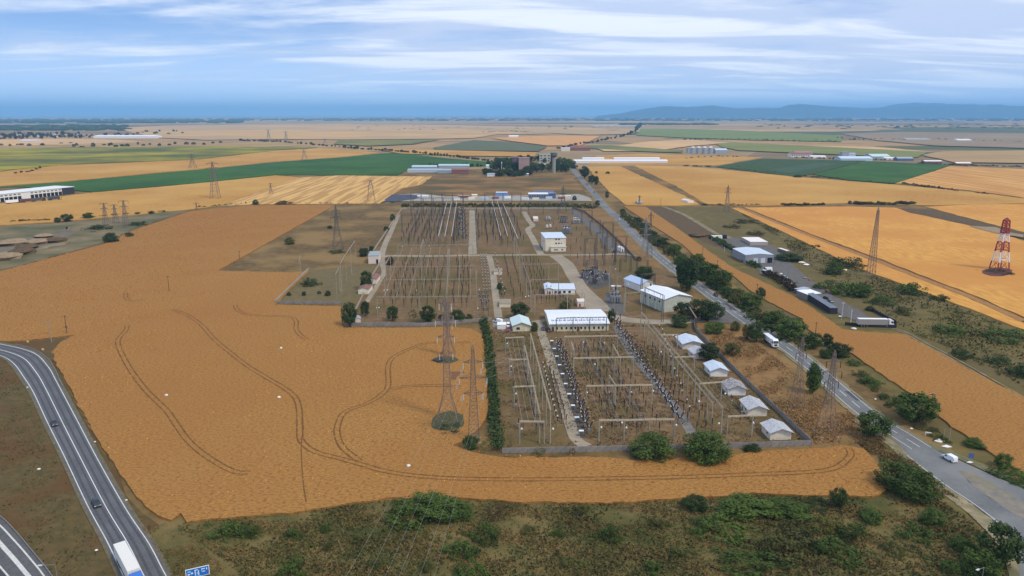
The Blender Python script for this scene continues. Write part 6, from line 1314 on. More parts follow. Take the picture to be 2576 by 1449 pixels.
p = G(1262, 434); H = HT(1262, 434, 411); e = empty('light_mast', (p.x, p.y, 0), 0, 'slender white mast with round head in the village', 'mast'); MB().bar((0, 0, 0), (0, 0, H), .4, 8).obj('shaft', cap_w, e); MB().bar((0, 0, H), (0, 0, H + 3), 1.2, 10, .6).obj('head', cap_w, e)
simple(1444, 1680, 410, 5, 30, 'very long white greenhouse right of the village', mat('greenhouse_white', (.80, .79, .80), rough=.5), MATS['greenhouse_white'], 'greenhouse', 'gable_x', 2)
simple(1466, 1520, 403, 4, 20, 'shorter white greenhouse behind the left of the very long one', MATS['greenhouse_white'], MATS['greenhouse_white'], 'greenhouse', 'gable_x', 2)
simple(1545, 1660, 403, 4, 20, 'shorter white greenhouse behind the right of the very long one', MATS['greenhouse_white'], MATS['greenhouse_white'], 'greenhouse', 'gable_x', 2)
simple(1435, 1485, 379, 7, 30, 'red-brown farm building beyond the village', brick, brick, 'farm_building', 'gable_x', 4)
simple(1412, 1434, 380, 6, 20, 'pale farm building left of the red-brown one', w_cream, r_grey, 'farm_building', 'gable_x', 3)
simple(1280, 1304, 347, 4, 30, 'white farm roof in the far orange wheat', w_white, w_white, 'farm_building', 'gable_x', 4)
simple(235, 392, 348, 5, 60, 'long white greenhouse at the far left', MATS['greenhouse_white'], MATS['greenhouse_white'], 'greenhouse', 'gable_x', 4)
simple(48, 88, 358, 4, 50, 'pale greenhouse at the far left frame edge', mat('greenhouse_pink', (.66, .58, .54), rough=.6), MATS['greenhouse_pink'], 'greenhouse', 'gable_x', 4)
for i in range(16):
    x = random.uniform(0, 210); y = random.uniform(338, 346)
    simple(x, x + random.uniform(5, 9), y, 3, 10, '%s tiny pale house of the hazy far left town' % nth(i), w_white if i % 3 else brick, brick if i % 2 else slate, 'town_house', 'gable_x', 3)
# silos
for i, x in enumerate((1738, 1753, 1768, 1783, 1798)):
    if i == 4: continue
    p = G(x + 4, 386); H = HT(x + 4, 386, 368); r = 5.0 * depth(x, 386) / FPX * 1.15
    e = empty('grain_silo', (p.x, p.y, 0), 0, '%s steel grain silo from the left on the far right plain' % ORDS[i], 'silo', 'steel grain silos')
    MB().bar((0, 0, 0), (0, 0, H * .82), r, 18).obj('shell', mat('silo_steel', (.36, .40, .46), rough=.5, metal=.3), e); MB().bar((0, 0, H * .82), (0, 0, H), r * 1.03, 18, r * .15).obj('cone_roof', mat('silo_roof', (.60, .63, .66), rough=.5), e)
simple(1800, 1829, 386, 8, 25, 'grey machine shed right of the grain silos', slate, paleb, 'machine_shed', 'gable_x', 4)
simple(1730, 1745, 384, 10, 18, 'grey elevator shed left of the grain silos', slate, slate, 'machine_shed', 'flat')
simple(1990, 2042, 395, 6, 25, 'white-fronted farm shed with dark doors beyond the crop', w_white, brick, 'farm_shed', 'gable_x', 4, wins=9)
simple(2000, 2044, 389, 5, 20, 'red-roofed shed behind the white-fronted farm shed', slate, mat('far_red_roof', (.36, .20, .17), rough=.8), 'farm_shed', 'gable_x', 3)
simple(2040, 2078, 398, 4, 20, 'low white shed right of the white-fronted one', w_white, w_white, 'farm_shed', 'gable_x', 2)
simple(2115, 2195, 405, 6, 35, 'long pale blue farm hall in front of the grey tower', paleb, r_blue, 'farm_hall', 'gable_x', 4)
simple(2118, 2135, 396, 13, 14, 'grey feed tower behind the long pale blue farm hall', slate, slate, 'feed_tower', 'flat')
simple(2135, 2152, 396, 8, 14, 'blue-grey shed beside the feed tower', paleb, slate, 'farm_shed', 'gable_x', 3)
simple(2193, 2240, 400, 6, 40, 'mint-roofed farm hall right of the pale blue one', slate, mat('mint_roof', (.50, .64, .60), rough=.6), 'farm_hall', 'gable_x', 5)
simple(2226, 2262, 402, 4, 20, 'white low farm shed before the dark ones', w_white, w_white, 'farm_shed', 'gable_x', 2)
simple(2258, 2298, 405, 6, 20, 'dark blue farm shed at the right end of the farm', blue_w, slate, 'farm_shed', 'gable_x', 3)
simple(2326, 2370, 410, 4, 14, 'cream-roofed long hut left one of two on the far right', brick, MATS['cream_roof'], 'farm_hut', 'gable_x', 2)
simple(2406, 2444, 415, 4, 14, 'cream-roofed long hut right one of two on the far right', brick, MATS['cream_roof'], 'farm_hut', 'gable_x', 2)
simple(2408, 2444, 356, 4, 40, 'white far building before the blue hills', w_white, w_white, 'far_building', 'gable_x', 3)
simple(2280, 2340, 353, 3, 60, 'pale grey far buildings block left of the white one', w_cream, slate, 'far_building', 'gable_x', 3)
building('small_shed', (1713, 508), (1730, 512), (1713, 504), 3.0, 'small white shed pair in the far wheat by the track', 'shed', 'gable_x', 1, w_white, w_cream, over=.1)
building('small_shed', (1604, 515), (1616, 515), (1604, 511), 2.4, 'tiny grey hut at the head of the wheat strip', 'shed', 'gable_x', .8, slate, slate, over=.1)
# ------------------------------------------------------------------ vehicles
tyre = mat('tyre', (.02, .02, .022), rough=.9); carglass = mat('car_glass', (.02, .025, .03), rough=.1, spec=.7); chrome = mat('trim_dark', (.05, .05, .055), rough=.6)
def wheels(e, pos, r=.33, w=.22):
    for (x, y) in pos:
        o = MB().bar((x, y - w / 2, r), (x, y + w / 2, r), r, 14).obj('wheel', tyre, e); s = 1 if y > 0 else -1
        MB().bar((x, y + s * (w / 2 - .01), r), (x, y + s * (w / 2 + .015), r), r * .55, 10).obj('rim', galv, o)
def profile(e, name, prof, hw, m, taper=.0, z_tap=None):
    """extrude a side profile across the car; points above z_tap lean inwards"""
    b = MB(); L = []; R = []
    for x, z in prof:
        k = 0 if z_tap is None or z < z_tap else taper * (z - z_tap); L.append((x, hw - k, z)); R.append((x, -hw + k, z))
    n = len(prof); b.v = L + R; b.f = [tuple(range(n)), tuple(range(2 * n - 1, n - 1, -1))] + [(i, i + n, (i + 1) % n + n, (i + 1) % n) for i in range(n)]; b.mi = [0] * len(b.f)
    o = b.obj(name, m, e); bm = o.modifiers.new('edge', 'BEVEL'); bm.width = .06; bm.segments = 2; bm.limit_method = 'ANGLE'; return o
def car(x, y, tx, ty, label, m, hatch=True, name='car', cat='car', z=.36, s=1.0, group=None):
    p = G(x, y, z); q = G(tx, ty, z); e = empty(name, p, math.atan2(q.y - p.y, q.x - p.x), label, cat, group, s)
    profile(e, 'body', [(-2.1, .3), (-2.15, .75), (-2.0, .95), (-1.0, 1.0), (.9, .98), (1.95, .82), (2.15, .62), (2.12, .3)], .86, m, .15, .7)
    profile(e, 'cabin', [(-1.95 if hatch else -1.5, .96), (-1.55 if hatch else -1.1, 1.38), (.1, 1.44), (1.0, .97)], .78, carglass, .35, .96)
    profile(e, 'roof', [(-1.45 if hatch else -1.0, 1.40), (-1.3, 1.46), (.0, 1.47), (.15, 1.42)], .62, m)
    wheels(e, [(-1.3, .8), (-1.3, -.8), (1.35, .8), (1.35, -.8)])
    for s_ in (-1, 1): MB().box(2.05, 2.16, s_ * .6 - .18, s_ * .6 + .18, .6, .74).obj('headlight', cap_w, e); MB().box(-2.17, -2.08, s_ * .65 - .12, s_ * .65 + .12, .7, .9).obj('tail_light', redm, e)
    MB().box(2.1, 2.18, -.5, .5, .35, .52).obj('grille', chrome, e); return e
def van(x, y, tx, ty, label, L=4.5, H=1.85, m=None, name='white_van', z=.36, s=1.0):
    m = m or mat('white_vehicle_paint', (.82, .83, .84), rough=.3); p = G(x, y, z); q = G(tx, ty, z); e = empty(name, p, math.atan2(q.y - p.y, q.x - p.x), label, 'van', None, s); h = L / 2
    profile(e, 'body', [(-h, .3), (-h - .02, 1.0), (-h + .12, H - .08), (-h + .4, H), (h - 1.9, H), (h - 1.55, H - .1), (h - .95, 1.15), (h - .15, .92), (h, .7), (h - .02, .3)], .9, m, .12, 1.0)
    b = MB(); b.add([(h - 1.50, -.70, H - .16), (h - 1.50, .70, H - .16), (h - .93, .80, 1.18), (h - .93, -.80, 1.18)], [(0, 3, 2, 1)]); b.v = [(vx + .03, vy, vz + .02) for vx, vy, vz in b.v]; b.obj('windscreen', carglass, e)
    for s_ in (-1, 1):
        MB().add([(h - 1.05, s_ * .905, 1.12), (h - 1.95, s_ * .905, 1.12), (h - 1.95, s_ * .84, H - .25), (h - 1.55, s_ * .84, H - .28)], [(0, 1, 2, 3) if s_ > 0 else (3, 2, 1, 0)]).obj('side_window', carglass, e)
        MB().box(h - .1, h + .03, s_ * .65 - .16, s_ * .65 + .16, .68, .86).obj('headlight', galv, e); MB().box(-h - .05, -h + .02, s_ * .78 - .06, s_ * .78 + .06, .8, 1.3).obj('tail_light', redm, e)
    wheels(e, [(-h + .95, .82), (-h + .95, -.82), (h - .85, .82), (h - .85, -.82)]); return e
def lorry(x, y, tx, ty, label, cabm, boxm, BL=13.2, BH=4.0, name='semi_trailer_truck', z=.36, cab=True, ribsx=0, s=1.0, tarp=None):
    """x,y: middle of the rear end; tx,ty: a point it heads for"""
    p = G(x, y, z); q = G(tx, ty, z); e = empty(name, p, math.atan2(q.y - p.y, q.x - p.x), label, 'lorry', None, s)
    o = MB().box(0, BL, -1.25, 1.25, 1.15, BH).obj('trailer_box', boxm, e); o2 = MB().box(.05, BL - .05, -1.2, 1.2, BH, BH + .03).obj('trailer_roof', tarp or boxm, e)
    if ribsx:
        b = MB()
        for i in range(ribsx): b.box(BL * (i + .5) / ribsx - .03, BL * (i + .5) / ribsx + .03, -1.24, 1.24, BH + .03, BH + .055)
        r = b.obj('roof_bows', mat('tarp_seam', (.62, .60, .54), rough=.8), o2); r['kind'] = 'stuff'
    MB().box(.2, BL - .5, -.5, .5, .85, 1.14).obj('chassis', chrome, e); MB().box(-.06, -.01, -1.2, 1.2, 1.2, BH - .1).obj('rear_door', mat('trailer_door_grey', (.45, .45, .46), rough=.6), e)
    wheels(e, [(xx, yy) for xx in (1.6, 2.9, 4.2) for yy in (-1.05, 1.05)], .5, .35)
    if cab:
        X = BL + .5; profile(e, 'cab', [(X, .5), (X, 3.1), (X + .2, 3.75), (X + .9, 3.8), (X + 1.9, 3.3), (X + 2.15, 2.0), (X + 2.25, 1.2), (X + 2.25, .5)], 1.22, cabm)
        MB().add([(X + 1.97, -1.05, 3.15), (X + 1.97, 1.05, 3.15), (X + 2.20, 1.1, 2.05), (X + 2.20, -1.1, 2.05)], [(0, 3, 2, 1)]).obj('windscreen', carglass, e)
        for s_ in (-1, 1):
            MB().add([(X + 1.7, s_ * 1.235, 3.0), (X + .8, s_ * 1.235, 3.0), (X + .8, s_ * 1.235, 2.1), (X + 1.9, s_ * 1.235, 2.1)], [(0, 1, 2, 3)]).obj('side_window', carglass, e)
            MB().box(X + 1.9, X + 2.05, s_ * 1.42 - .12, s_ * 1.42 + .12, 2.1, 3.0).obj('mirror', chrome, e); MB().box(X + 2.2, X + 2.3, s_ * .95 - .18, s_ * .95 + .18, .8, 1.05).obj('headlight', cap_w, e)
        MB().box(X + 2.2, X + 2.29, -.7, .7, .9, 1.8).obj('grille', chrome, e); MB().box(X - 1.2, X + .1, -1.0, 1.0, .6, 1.1).obj('fuel_tank', galv, e)
        wheels(e, [(xx, yy) for xx in (X - .9, X + 1.5) for yy in (-1.05, 1.05)], .5, .32)
    return e
wv = mat('white_vehicle_paint', (.82, .83, .84), rough=.3)
# near lorry: the rear top edge shows at (300,1364); find the foot under it
def underroof(x, y, h, z=.36): p = G(x, y, h); v = (p.y * sp - (CAM_H - z) * cp) / (p.y * cp + (CAM_H - z) * sp); k = p.y * cp + (CAM_H - z) * sp; return (CX + p.x / k * FPX, CY - v * FPX)
ra, rb = underroof(299.5, 1364, 4.39), underroof(338, 1436, 4.39)
lorry(ra[0], ra[1], rb[0], rb[1], 'lorry with cream tarpaulin trailer and blue cab on the left road', mat('blue_cab', (.05, .16, .50), rough=.35), mat('cream_tarp', (.74, .72, .66), rough=.7), BL=13.4, ribsx=20)
ra, rb = underroof(1926, 836, 4.0), underroof(1949, 853, 4.0)
lorry(ra[0], ra[1], rb[0], rb[1], 'white lorry with white cab driving towards us on the main road', wv, mat('white_tarp', (.74, .76, .76), rough=.5), BL=9.2, BH=3.4, name='white_lorry')
lorry(2156, 820.5, 2260, 822, 'parked semi-trailer with grey sides, white roof and white cab in the fenced corner', wv, mat('trailer_grey_brown', (.30, .275, .26), rough=.7), BL=14, BH=3.9, name='parked_semi_trailer', z=.42, tarp=mat('trailer_roof_white', (.82, .80, .77), rough=.5))
car(137, 1068, 150, 1096, 'dark grey car, farther of two on the left road', mat('dark_grey_paint', (.045, .05, .065), rough=.3))
car(243, 1270, 258, 1302, 'dark green-grey car, nearer of two on the left road', mat('green_grey_paint', (.03, .045, .05), rough=.3))
van(2388, 1157, 2350, 1136, 'small white delivery van at the road fork', L=4.4, H=1.85)
van(1930, 682, 1900, 683, 'white high-roof van parked before the grey shed', L=6.2, H=2.6, z=.42)
van(1253, 812, 1240, 809, 'white van parked beside the store by the hedge top', L=5.0, H=2.2, z=.3)
van(1279, 822, 1279, 830, 'white pickup-like van left of the gabled house', L=4.6, H=1.9, z=.3)
car(1279, 831, 1279, 838, 'dark red car in front of the white van by the gabled house', redm, z=.3)
car(1367, 829, 1367, 838, 'dark blue car at the left end of the long hall', mat('dark_blue_paint', (.04, .045, .09), rough=.3), z=.3)
car(1381, 833, 1384, 838, 'dark maroon car by the left wall of the long hall', mat('maroon_paint', (.08, .045, .055), rough=.3), z=.3)
car(1801, 744, 1815, 755, 'black car on the main road opposite the big pale hall', mat('black_paint', (.015, .015, .018), rough=.3))
car(1558, 553, 1548, 543, 'white car on the main road behind the substation', wv)
car(1477, 466, 1484, 473, 'farther dark car on the distant main road', mat('black_paint', (.015, .015, .018), rough=.3))
car(1495, 484, 1502, 492, 'nearer dark car on the distant main road', mat('black_paint', (.015, .015, .018), rough=.3))
car(2083, 736, 2092, 740, 'red car parked in the gravel yard', redm, z=.42)
car(2080, 752, 2092, 755, 'dark grey car parked beside the long dark shed', mat('dark_grey_paint', (.045, .05, .065), rough=.3), z=.42)
car(2089, 760, 2099, 765, 'pale grey car behind the dark grey one by the long shed', galv, z=.42)
car(1975, 700, 1990, 708, 'pale blue flatbed car in the gravel yard', mat('pale_blue_paint', (.40, .55, .60), rough=.4), z=.42)
for i, (x, c, l) in enumerate(((30, wv, 'white'), (68, mat('maroon_tarp', (.14, .05, .05), rough=.6), 'maroon'), (94, galv_d, 'grey'), (136, mat('slate_tarp', (.06, .07, .09), rough=.6), 'dark slate'))):
    y = 513.5 - x * .082; lorry(x - 22 + 6, y + 2, x + 30, y - 2, '%s lorry parked before the warehouse docks' % l, chrome if i != 3 else mat('yellow_cab', (.60, .42, .05), rough=.5), c, BL=13, name='parked_lorry', z=.85)
# ------------------------------------------------------------------ signs, lamps and small things
p = G(497, 1439.0, 4.5); 
sg = empty('road_sign', (p.x, p.y, 0), 0, 'large blue road sign with white border and pale lettering at the bottom left', 'sign')
sg.rotation_euler = (0, 0, math.radians(24)); blue_s = mat('sign_blue', (.02, .16, .55), rough=.4); whs = mat('sign_white', (.82, .84, .84), rough=.4); lb = mat('sign_pale_blue', (.18, .48, .80), rough=.4)
MB().box(-2.35, 2.35, -.05, .05, 3.4, 5.6).obj('board', whs, sg); MB().box(-2.22, 2.22, -.07, -.051, 3.52, 5.48).obj('blue_face', blue_s, sg)
ltr = [(-1.95, -1.25, 4.75, 5.2), (-1.95, -1.5, 4.2, 4.5), (-1.3, -.9, 4.35, 4.7), (-1.95, -1.2, 3.7, 3.95), (-.55, -.38, 3.8, 5.2), (-.36, .1, 5.0, 5.2), (-.2, .15, 4.0, 4.6), (.12, .3, 3.8, 4.9), (.75, 1.5, 4.95, 5.15), (.75, .93, 4.35, 4.95), (.95, 1.5, 4.35, 4.52), (1.75, 1.92, 4.7, 5.2), (-.9, .5, 3.6, 3.7)]
for i, (x0, x1, z0, z1) in enumerate(ltr): MB().box(x0, x1, -.09, -.071, z0, z1).obj('lettering', whs if i % 3 else lb, sg)
for x in (-1.5, 1.5): MB().bar((x, .12, 0), (x, .12, 5.4), .07, 7).obj('post', galv, sg)
def streetlamp(xh, yh, H, dx, label, rz=0, z=0):
    p = G(xh, yh, H); e = empty('street_lamp', (p.x, p.y, z), rz, label, 'lamp')
    MB().bar((dx, 0, 0), (dx, 0, H), .10, 8, .06).obj('shaft', galv, e); MB().bar((dx, 0, H - .05), (0, 0, H), .05, 5).obj('arm', galv, e); MB().box(-.7, .15, -.17, .17, H - .1, H + .06).obj('lamp_head', cap_w, e)
streetlamp(104, 1422, 9.0, 2.7, 'street lamp with white head reaching over the motorway', .1)
streetlamp(2462, 1432, 9.0, 1.6, 'street lamp with pale arms at the bottom right corner', .4)
def small(name, x, y, mb, m, label, cat, z=.2, rz=0, group=None, part=None):
    p = G(x, y, z); o = mb.obj(name, m, None, (p.x, p.y, z), rz); return tag(o, label, cat, group)
def rockmesh(r, seed, f=.7):
    rg = random.Random(seed); b = MB(); n = 7
    rings = [(.0, .75), (.45, 1.0), (.8, .6)]; vs = []
    for z, k in rings:
        for i in range(n): a = 2 * math.pi * i / n; q = r * k * rg.uniform(.75, 1.2); vs.append((q * math.cos(a), q * math.sin(a), z * r * f * 1.3))
    vs.append((0, 0, r * f * 1.25)); fs = []
    for j in range(2):
        for i in range(n): fs.append((j * n + i, j * n + (i + 1) % n, (j + 1) * n + (i + 1) % n, (j + 1) * n + i))
    fs += [(2 * n + i, 2 * n + (i + 1) % n, 3 * n) for i in range(n)]; return b.add(vs, fs)
wst = mat('pale_stone', (.76, .72, .64), rough=.8)
for i, (x, y, l) in enumerate(((419, 996, 'beside the left pair of wheel tracks'), (702, 1001, 'right of the middle wheel tracks'), (707, 877, 'in the upper part of the big wheat field'), (1028, 1174, 'on the lower wheel track'))):
    b = rockmesh(.62, i, 1.0); small('marker_stone', x, y, b, wst, 'round white marker ' + l, 'marker', z=.62, group='white markers in the wheat')
for i, (x, y, l) in enumerate(((98, 1181, 'on the grass inside the left road'), (239, 1112, 'on the verge left of the wheat'), (69, 975, 'at the inner kerb of the left road bend'), (318, 1259, 'on the right verge of the left road'), (243, 1385, 'in the grass left of the cream lorry'))):
    small('road_stone', x, y, rockmesh(.38 + .1 * (i == 0), 20 + i, .7), wst, 'small white stone ' + l, 'stone', z=.2)
yel = mat('yellow_board', (.75, .52, .12), rough=.6)
for i, (x, y, l) in enumerate(((71, 866, 'left'), (109, 886, 'right'))):
    p = G(x, y); e = empty('marker_board', (p.x, p.y, .1), -.2, '%s yellow chevron board beside the left road bend' % l, 'sign'); MB().box(-.6, .6, -.04, .04, .8, 1.7).obj('board', yel, e); MB().box(-.35, .05, -.06, -.041, 1.0, 1.5).obj('chevron', wst, e)
    for s in (-.45, .45): MB().bar((s, .06, 0), (s, .06, 1.6), .04, 5).obj('post', galv, e)
slabm = mat('white_slab', (.80, .77, .72), rough=.7)
def slabmesh(w, d): return MB().add([(-w, -.2 * d, 0), (-.1 * w, -d, .0), (w, .1 * d, 0), (.15 * w, d, 0), (-w, -.2 * d, .16), (-.1 * w, -d, .24), (w, .1 * d, .16), (.15 * w, d, .3)], [(4, 5, 6, 7), (0, 1, 5, 4), (1, 2, 6, 5), (2, 3, 7, 6), (3, 0, 4, 7)])
small('fallen_slab', 2363, 1110, slabmesh(1.7, 1.3), slabm, 'larger white slab lying on the grass by the road', 'slab', .2, -.2)
small('fallen_slab', 2381, 1124, slabmesh(1.6, .9), slabm, 'thinner white slab lying nearer the road', 'slab', .2, -.2)
small('fallen_slab', 2440, 1164, slabmesh(1.1, .5), slabm, 'white slab at the foot of the small blue sign', 'slab', .2)
p = G(2334, 1097); e = empty('concrete_bench', (p.x, p.y, .2), -.3, 'small pale concrete frame on the grass left of the slabs', 'bench'); MB().box(-.9, .9, -.25, .25, .9, 1.1).obj('seat', cap_w, e); MB().box(-.9, -.6, -.2, .2, 0, .9).obj('leg', cap_w, e); MB().box(.7, .9, -.2, .2, 0, .9).obj('leg', galv, e)
p = G(2441, 1162); e = empty('blue_sign', (p.x, p.y, .2), -.15, 'small faded blue sign beyond the white van', 'sign'); MB().box(-.75, .75, -.04, .04, 1.0, 2.6).obj('board', mat('faded_blue', (.09, .13, .30), rough=.6), e)
for s in (-.5, .5): MB().bar((s, .08, 0), (s, .08, 2.4), .05, 5).obj('post', galv, e)
small('white_rag', 2293, 1079, slabmesh(.6, .4), slabm, 'small white piece of litter under the broad roadside tree', 'litter', .2)
small('stone_block', 2202, 1005, rockmesh(.45, 50), wst, 'small white stone right of the road', 'stone', .2)
small('rubble_heap', 1856 + 160, 662, rockmesh(2.6, 60, .4), w_pink, 'right pale pink rubble heap in the scrub', 'rubble', .2)
small('rubble_heap', 2028, 667, rockmesh(2.2, 61, .4), w_white, 'lower pale rubble heap in the scrub', 'rubble', .2)
small('yellow_tank', 2127, 681, rockmesh(1.2, 62, .8), mat('pale_yellow_plastic', (.75, .68, .35), rough=.6), 'pale yellow tank lying in the right scrub', 'tank', .2)
small('white_stone', 2148, 828, rockmesh(1.3, 63, .5), wst, 'white boulder at the edge of the wheat below the fenced corner', 'stone', .2)
for i, (x, y) in enumerate(((2113, 797), (2120, 799), (2095, 730), (2100, 736), (1990, 715), (2002, 712), (2036, 705), (2025, 700), (1965, 690))):
    small('scrap_pile', x, y, rockmesh(random.uniform(.8, 1.5), 70 + i, .6), (w_white, galv_d, redm, cab_g)[i % 4], '%s scrap pile from the near end of the gravel yard' % ORDS[i], 'scrap', .42)
small('earth_mound', 1755, 594, rockmesh(9, 90, .25), brown_soil, 'brown earth mound beside the white container', 'mound', .2)
for i, (x, y, r, mt) in enumerate(((35, 614, 12, sand), (95, 612, 10, sand), (70, 624, 9, MATS['bare_brown_soil']), (140, 608, 10, MATS['bare_brown_soil']), (60, 636, 10, MATS['bare_brown_soil']), (20, 650, 11, sand), (110, 596, 8, sand))):
    small('spoil_heap', x, y, rockmesh(r, 100 + i, .30), mt, '%s spoil heap of the gravel workings at left' % ORDS[i], 'mound', .6)
for i in range(9):
    x = 1148 + i * 34 + random.uniform(-8, 8); y = 500 + random.uniform(-3, 3)
    p = G(x, y, .5); b = MB().box(-4, 4, -1.3, 1.3, 0, 2.7); small('works_container', x, y, b, (w_white, w_cream, paleb, brick, wv)[i % 5], '%s parked container from the left in the works row' % ORDS[i], 'container', .5, random.uniform(-.4, .4))
# dark debris under pylon B: tarpaulin in the wheat
small('dark_tarpaulin', 1104, 905, slabmesh(3.2, 2.0), mat('dark_tarp', (.035, .036, .04), rough=.7), 'dark tarpaulin lying beside the weed patch of the rear tower', 'tarpaulin', 1.1)
# motorway guard rail
def rail(pts, z, label, off=0):
    w = smooth(wpts(pts), 8); o = w[0]; e = empty('guard_rail', (o.x, o.y, z), 0, label, 'guard rail'); b = MB()
    for a, c in zip(w[:-1], w[1:]): a, c = a - o, c - o; b.bar((a.x, a.y, .7), (c.x, c.y, .7), .10, 4)
    b.obj('rail', galv, e); d = 0
    pm = MB().box(-.05, .05, -.05, .05, -.1, .75).mesh('post', galv)
    for a, c in zip(w[:-1], w[1:]):
        L = (c - a).length; n = max(1, int(L / 4))
        for k in range(n): q = a.lerp(c, k / n) - o; put('post', pm, e, (q.x, q.y, 0))
rail([(-150, 1243), (-55, 1271), (2, 1305), (46, 1350), (88, 1400), (127, 1449), (180, 1530)], .2, 'long steel guard rail along the outer edge of the motorway')
rail([(40, 870), (85, 882), (120, 905), (140, 935), (150, 960), (158, 975)], .2, 'short guard rail on the outside of the left road bend')
# ------------------------------------------------------------------ overhead wires
def wire(p, q, sag, label, r=.045, group='overhead line wires', n=10):
    p, q = Vector(p), Vector(q); b = MB(); o = p.copy(); pr = None
    for i in range(n + 1):
        t = i / n; c = p.lerp(q, t) - Vector((0, 0, sag * 4 * t * (1 - t))) - o
        if pr is not None: b.bar(pr, c, r, 3, cap=False)
        pr = c
    w = b.obj('overhead_wire', wire_m, None, o); return tag(w, label, 'wire', group)
zt = [.80, .80, .64, .64, .48, .48]; tips = tC[1]
tg = [(858, 1443), (925, 1443), (995, 1443), (870, 1300), (935, 1300), (1000, 1410)]
names_w = ('uppermost left', 'uppermost right', 'middle left', 'middle right', 'lowest left', 'lowest right')
ends = [(845, 1470, 26), (985, 1470, 26), (905, 1470, 20), (1040, 1470, 20), (950, 1470, 14), (1080, 1470, 14)]
for i, t in enumerate(tips[:6]):
    q = G(*ends[i]); d = (q - t); wire(t + Vector((0, 0, -1.8)), t + d * 1.35, 1.5, '%s pale wire falling from the slim hedge-side tower to the bottom edge' % names_w[i], r=.017)
for i, (a, b) in enumerate(((0, 0), (1, 1), (2, 2), (3, 3))):
    if a < len(tC[1]) and b < len(tB[1]): wire(tips[a], G((1290, 1340)[a % 2], 890, 7.2), 1.5, '%s wire strung from the slim tower into the left bay' % names_w[i], r=.02)
# conductors strung between the bay gantries
def span(x0, y0, h0, x1, y1, h1, label, group): wire(G(x0, y0, h0), G(x1, y1, h1), .7, label, r=.035, group=group, n=6)
hb = 7.2
rowsM = [((1506, 1113), (1694, 1111)), ((1474, 1020), (1639, 1017)), ((1442, 948), (1592, 945)), ((1419, 888), (1552, 886)), ((1399, 838), (1525, 835))]
for j in range(4):
    (a, b), (c, d) = rowsM[j], rowsM[j + 1]
    for k in range(9):
        f = (k + .5) / 9; p = G(*a).lerp(G(*b), f); q = G(*c).lerp(G(*d), f); p.z = q.z = hb
        wire(p, q, .8, '%s conductor from the left in span %s from the front, middle bay' % (ORDS[k], ORDS[j]), r=.04, group='conductors of the middle bay', n=5)
rowsL = [((1307, 1117), (1369, 1118)), ((1293, 1025), (1347, 1023)), ((1282, 950), (1329, 949)), ((1271, 890), (1318, 888))]
for j in range(3):
    (a, b), (c, d) = rowsL[j], rowsL[j + 1]
    for k in range(4):
        f = (k + .5) / 4; p = G(*a).lerp(G(*b), f); q = G(*c).lerp(G(*d), f); p.z = q.z = hb
        wire(p, q, .8, '%s conductor from the left in span %s from the front, left bay' % (ORDS[k], ORDS[j]), r=.05, group='conductors of the left bay', n=5)
rowsR = [((1827, 1104), (1890, 1100)), ((1757, 1010), (1813, 1006)), ((1690, 940), (1745, 938)), ((1660, 880), (1703, 879))]
for j in range(3):
    (a, b), (c, d) = rowsR[j], rowsR[j + 1]
    for k in range(4):
        f = (k + .5) / 4; p = G(*a).lerp(G(*b), f); q = G(*c).lerp(G(*d), f); p.z = q.z = hb - .3
        wire(p, q, .8, '%s conductor from the left in span %s from the front, right bay' % (ORDS[k], ORDS[j]), r=.05, group='conductors of the right bay', n=5)
rowsU = [((950, 799), (1200, 797)), ((969, 745), (1199, 743)), ((982, 706), (1198, 704)), ((1002, 660), (1190, 658))]
for j in range(3):
    (a, b), (c, d) = rowsU[j], rowsU[j + 1]
    for k in range(8):
        f = (k + .5) / 8; p = G(*a).lerp(G(*b), f); q = G(*c).lerp(G(*d), f); p.z = q.z = 10.3
        wire(p, q, .9, '%s conductor from the left in span %s from the front, middle yard' % (ORDS[k], ORDS[j]), r=.06, group='conductors of the middle yard', n=5)
# ------------------------------------------------------------------ hills on the horizon
def ridge(name, prof, dist, m, depthm, seed):
    """prof: (column, row) of the skyline; a real range with foothills at `dist` metres"""
    rg = np.random.default_rng(seed); xs = np.array([a for a, b in prof], float); ys = np.array([b for a, b in prof], float); n = 260; X = np.linspace(xs[0], xs[-1], n); Y = np.interp(X, xs, ys)
    Y = Y + np.convolve(rg.normal(size=n), np.ones(4) / 4, 'same') * .9 * (Y < 286)
    rows = 9; vs = []
    for j in range(rows):
        t = j / (rows - 1); prof_h = math.sin(min(t, .62) / .62 * math.pi / 2) if t < .62 else 1 - ((t - .62) / .38) ** 2 * 1.0
        dy = dist + depthm * t; nz = np.convolve(rg.normal(size=n), np.ones(5) / 5, 'same')
        for i in range(n):
            u = (X[i] - CX) / FPX; v = (CY - Y[i]) / FPX; yy = dist + depthm * .62; k = yy / (cp + v * sp); H = max(0, CAM_H + k * (-sp + v * cp))
            wx = u * k; vs.append((wx * (dy / yy), dy, -5 + H * prof_h * (1 + (.10 * nz[i] if 0 < j < rows - 1 and abs(t - .62) > .1 else 0))))
    fs = [(j * n + i, j * n + i + 1, (j + 1) * n + i + 1, (j + 1) * n + i) for j in range(rows - 1) for i in range(n - 1)]
    o = MB().add(vs, fs).obj(name, m); o['kind'] = 'structure'; o['label'] = 'blue wooded hills on the right horizon'; o.data.shade_smooth()
hillm = mat('wooded_hills', (.022, .040, .034), (.036, .050, .038), scale=.002, rough=.95)
ridge('hills', [(1500, 291), (1513, 290), (1558, 285), (1608, 275.5), (1678, 266.5), (1728, 270), (1793, 265), (1853, 272.5), (1963, 270), (2008, 260.5), (2088, 267.5), (2178, 271.5), (2238, 269), (2330, 266), (2438, 264), (2468, 269), (2508, 263.5), (2576, 266), (2800, 262), (3100, 268), (3500, 275)], 22000, hillm, 3000, 5)
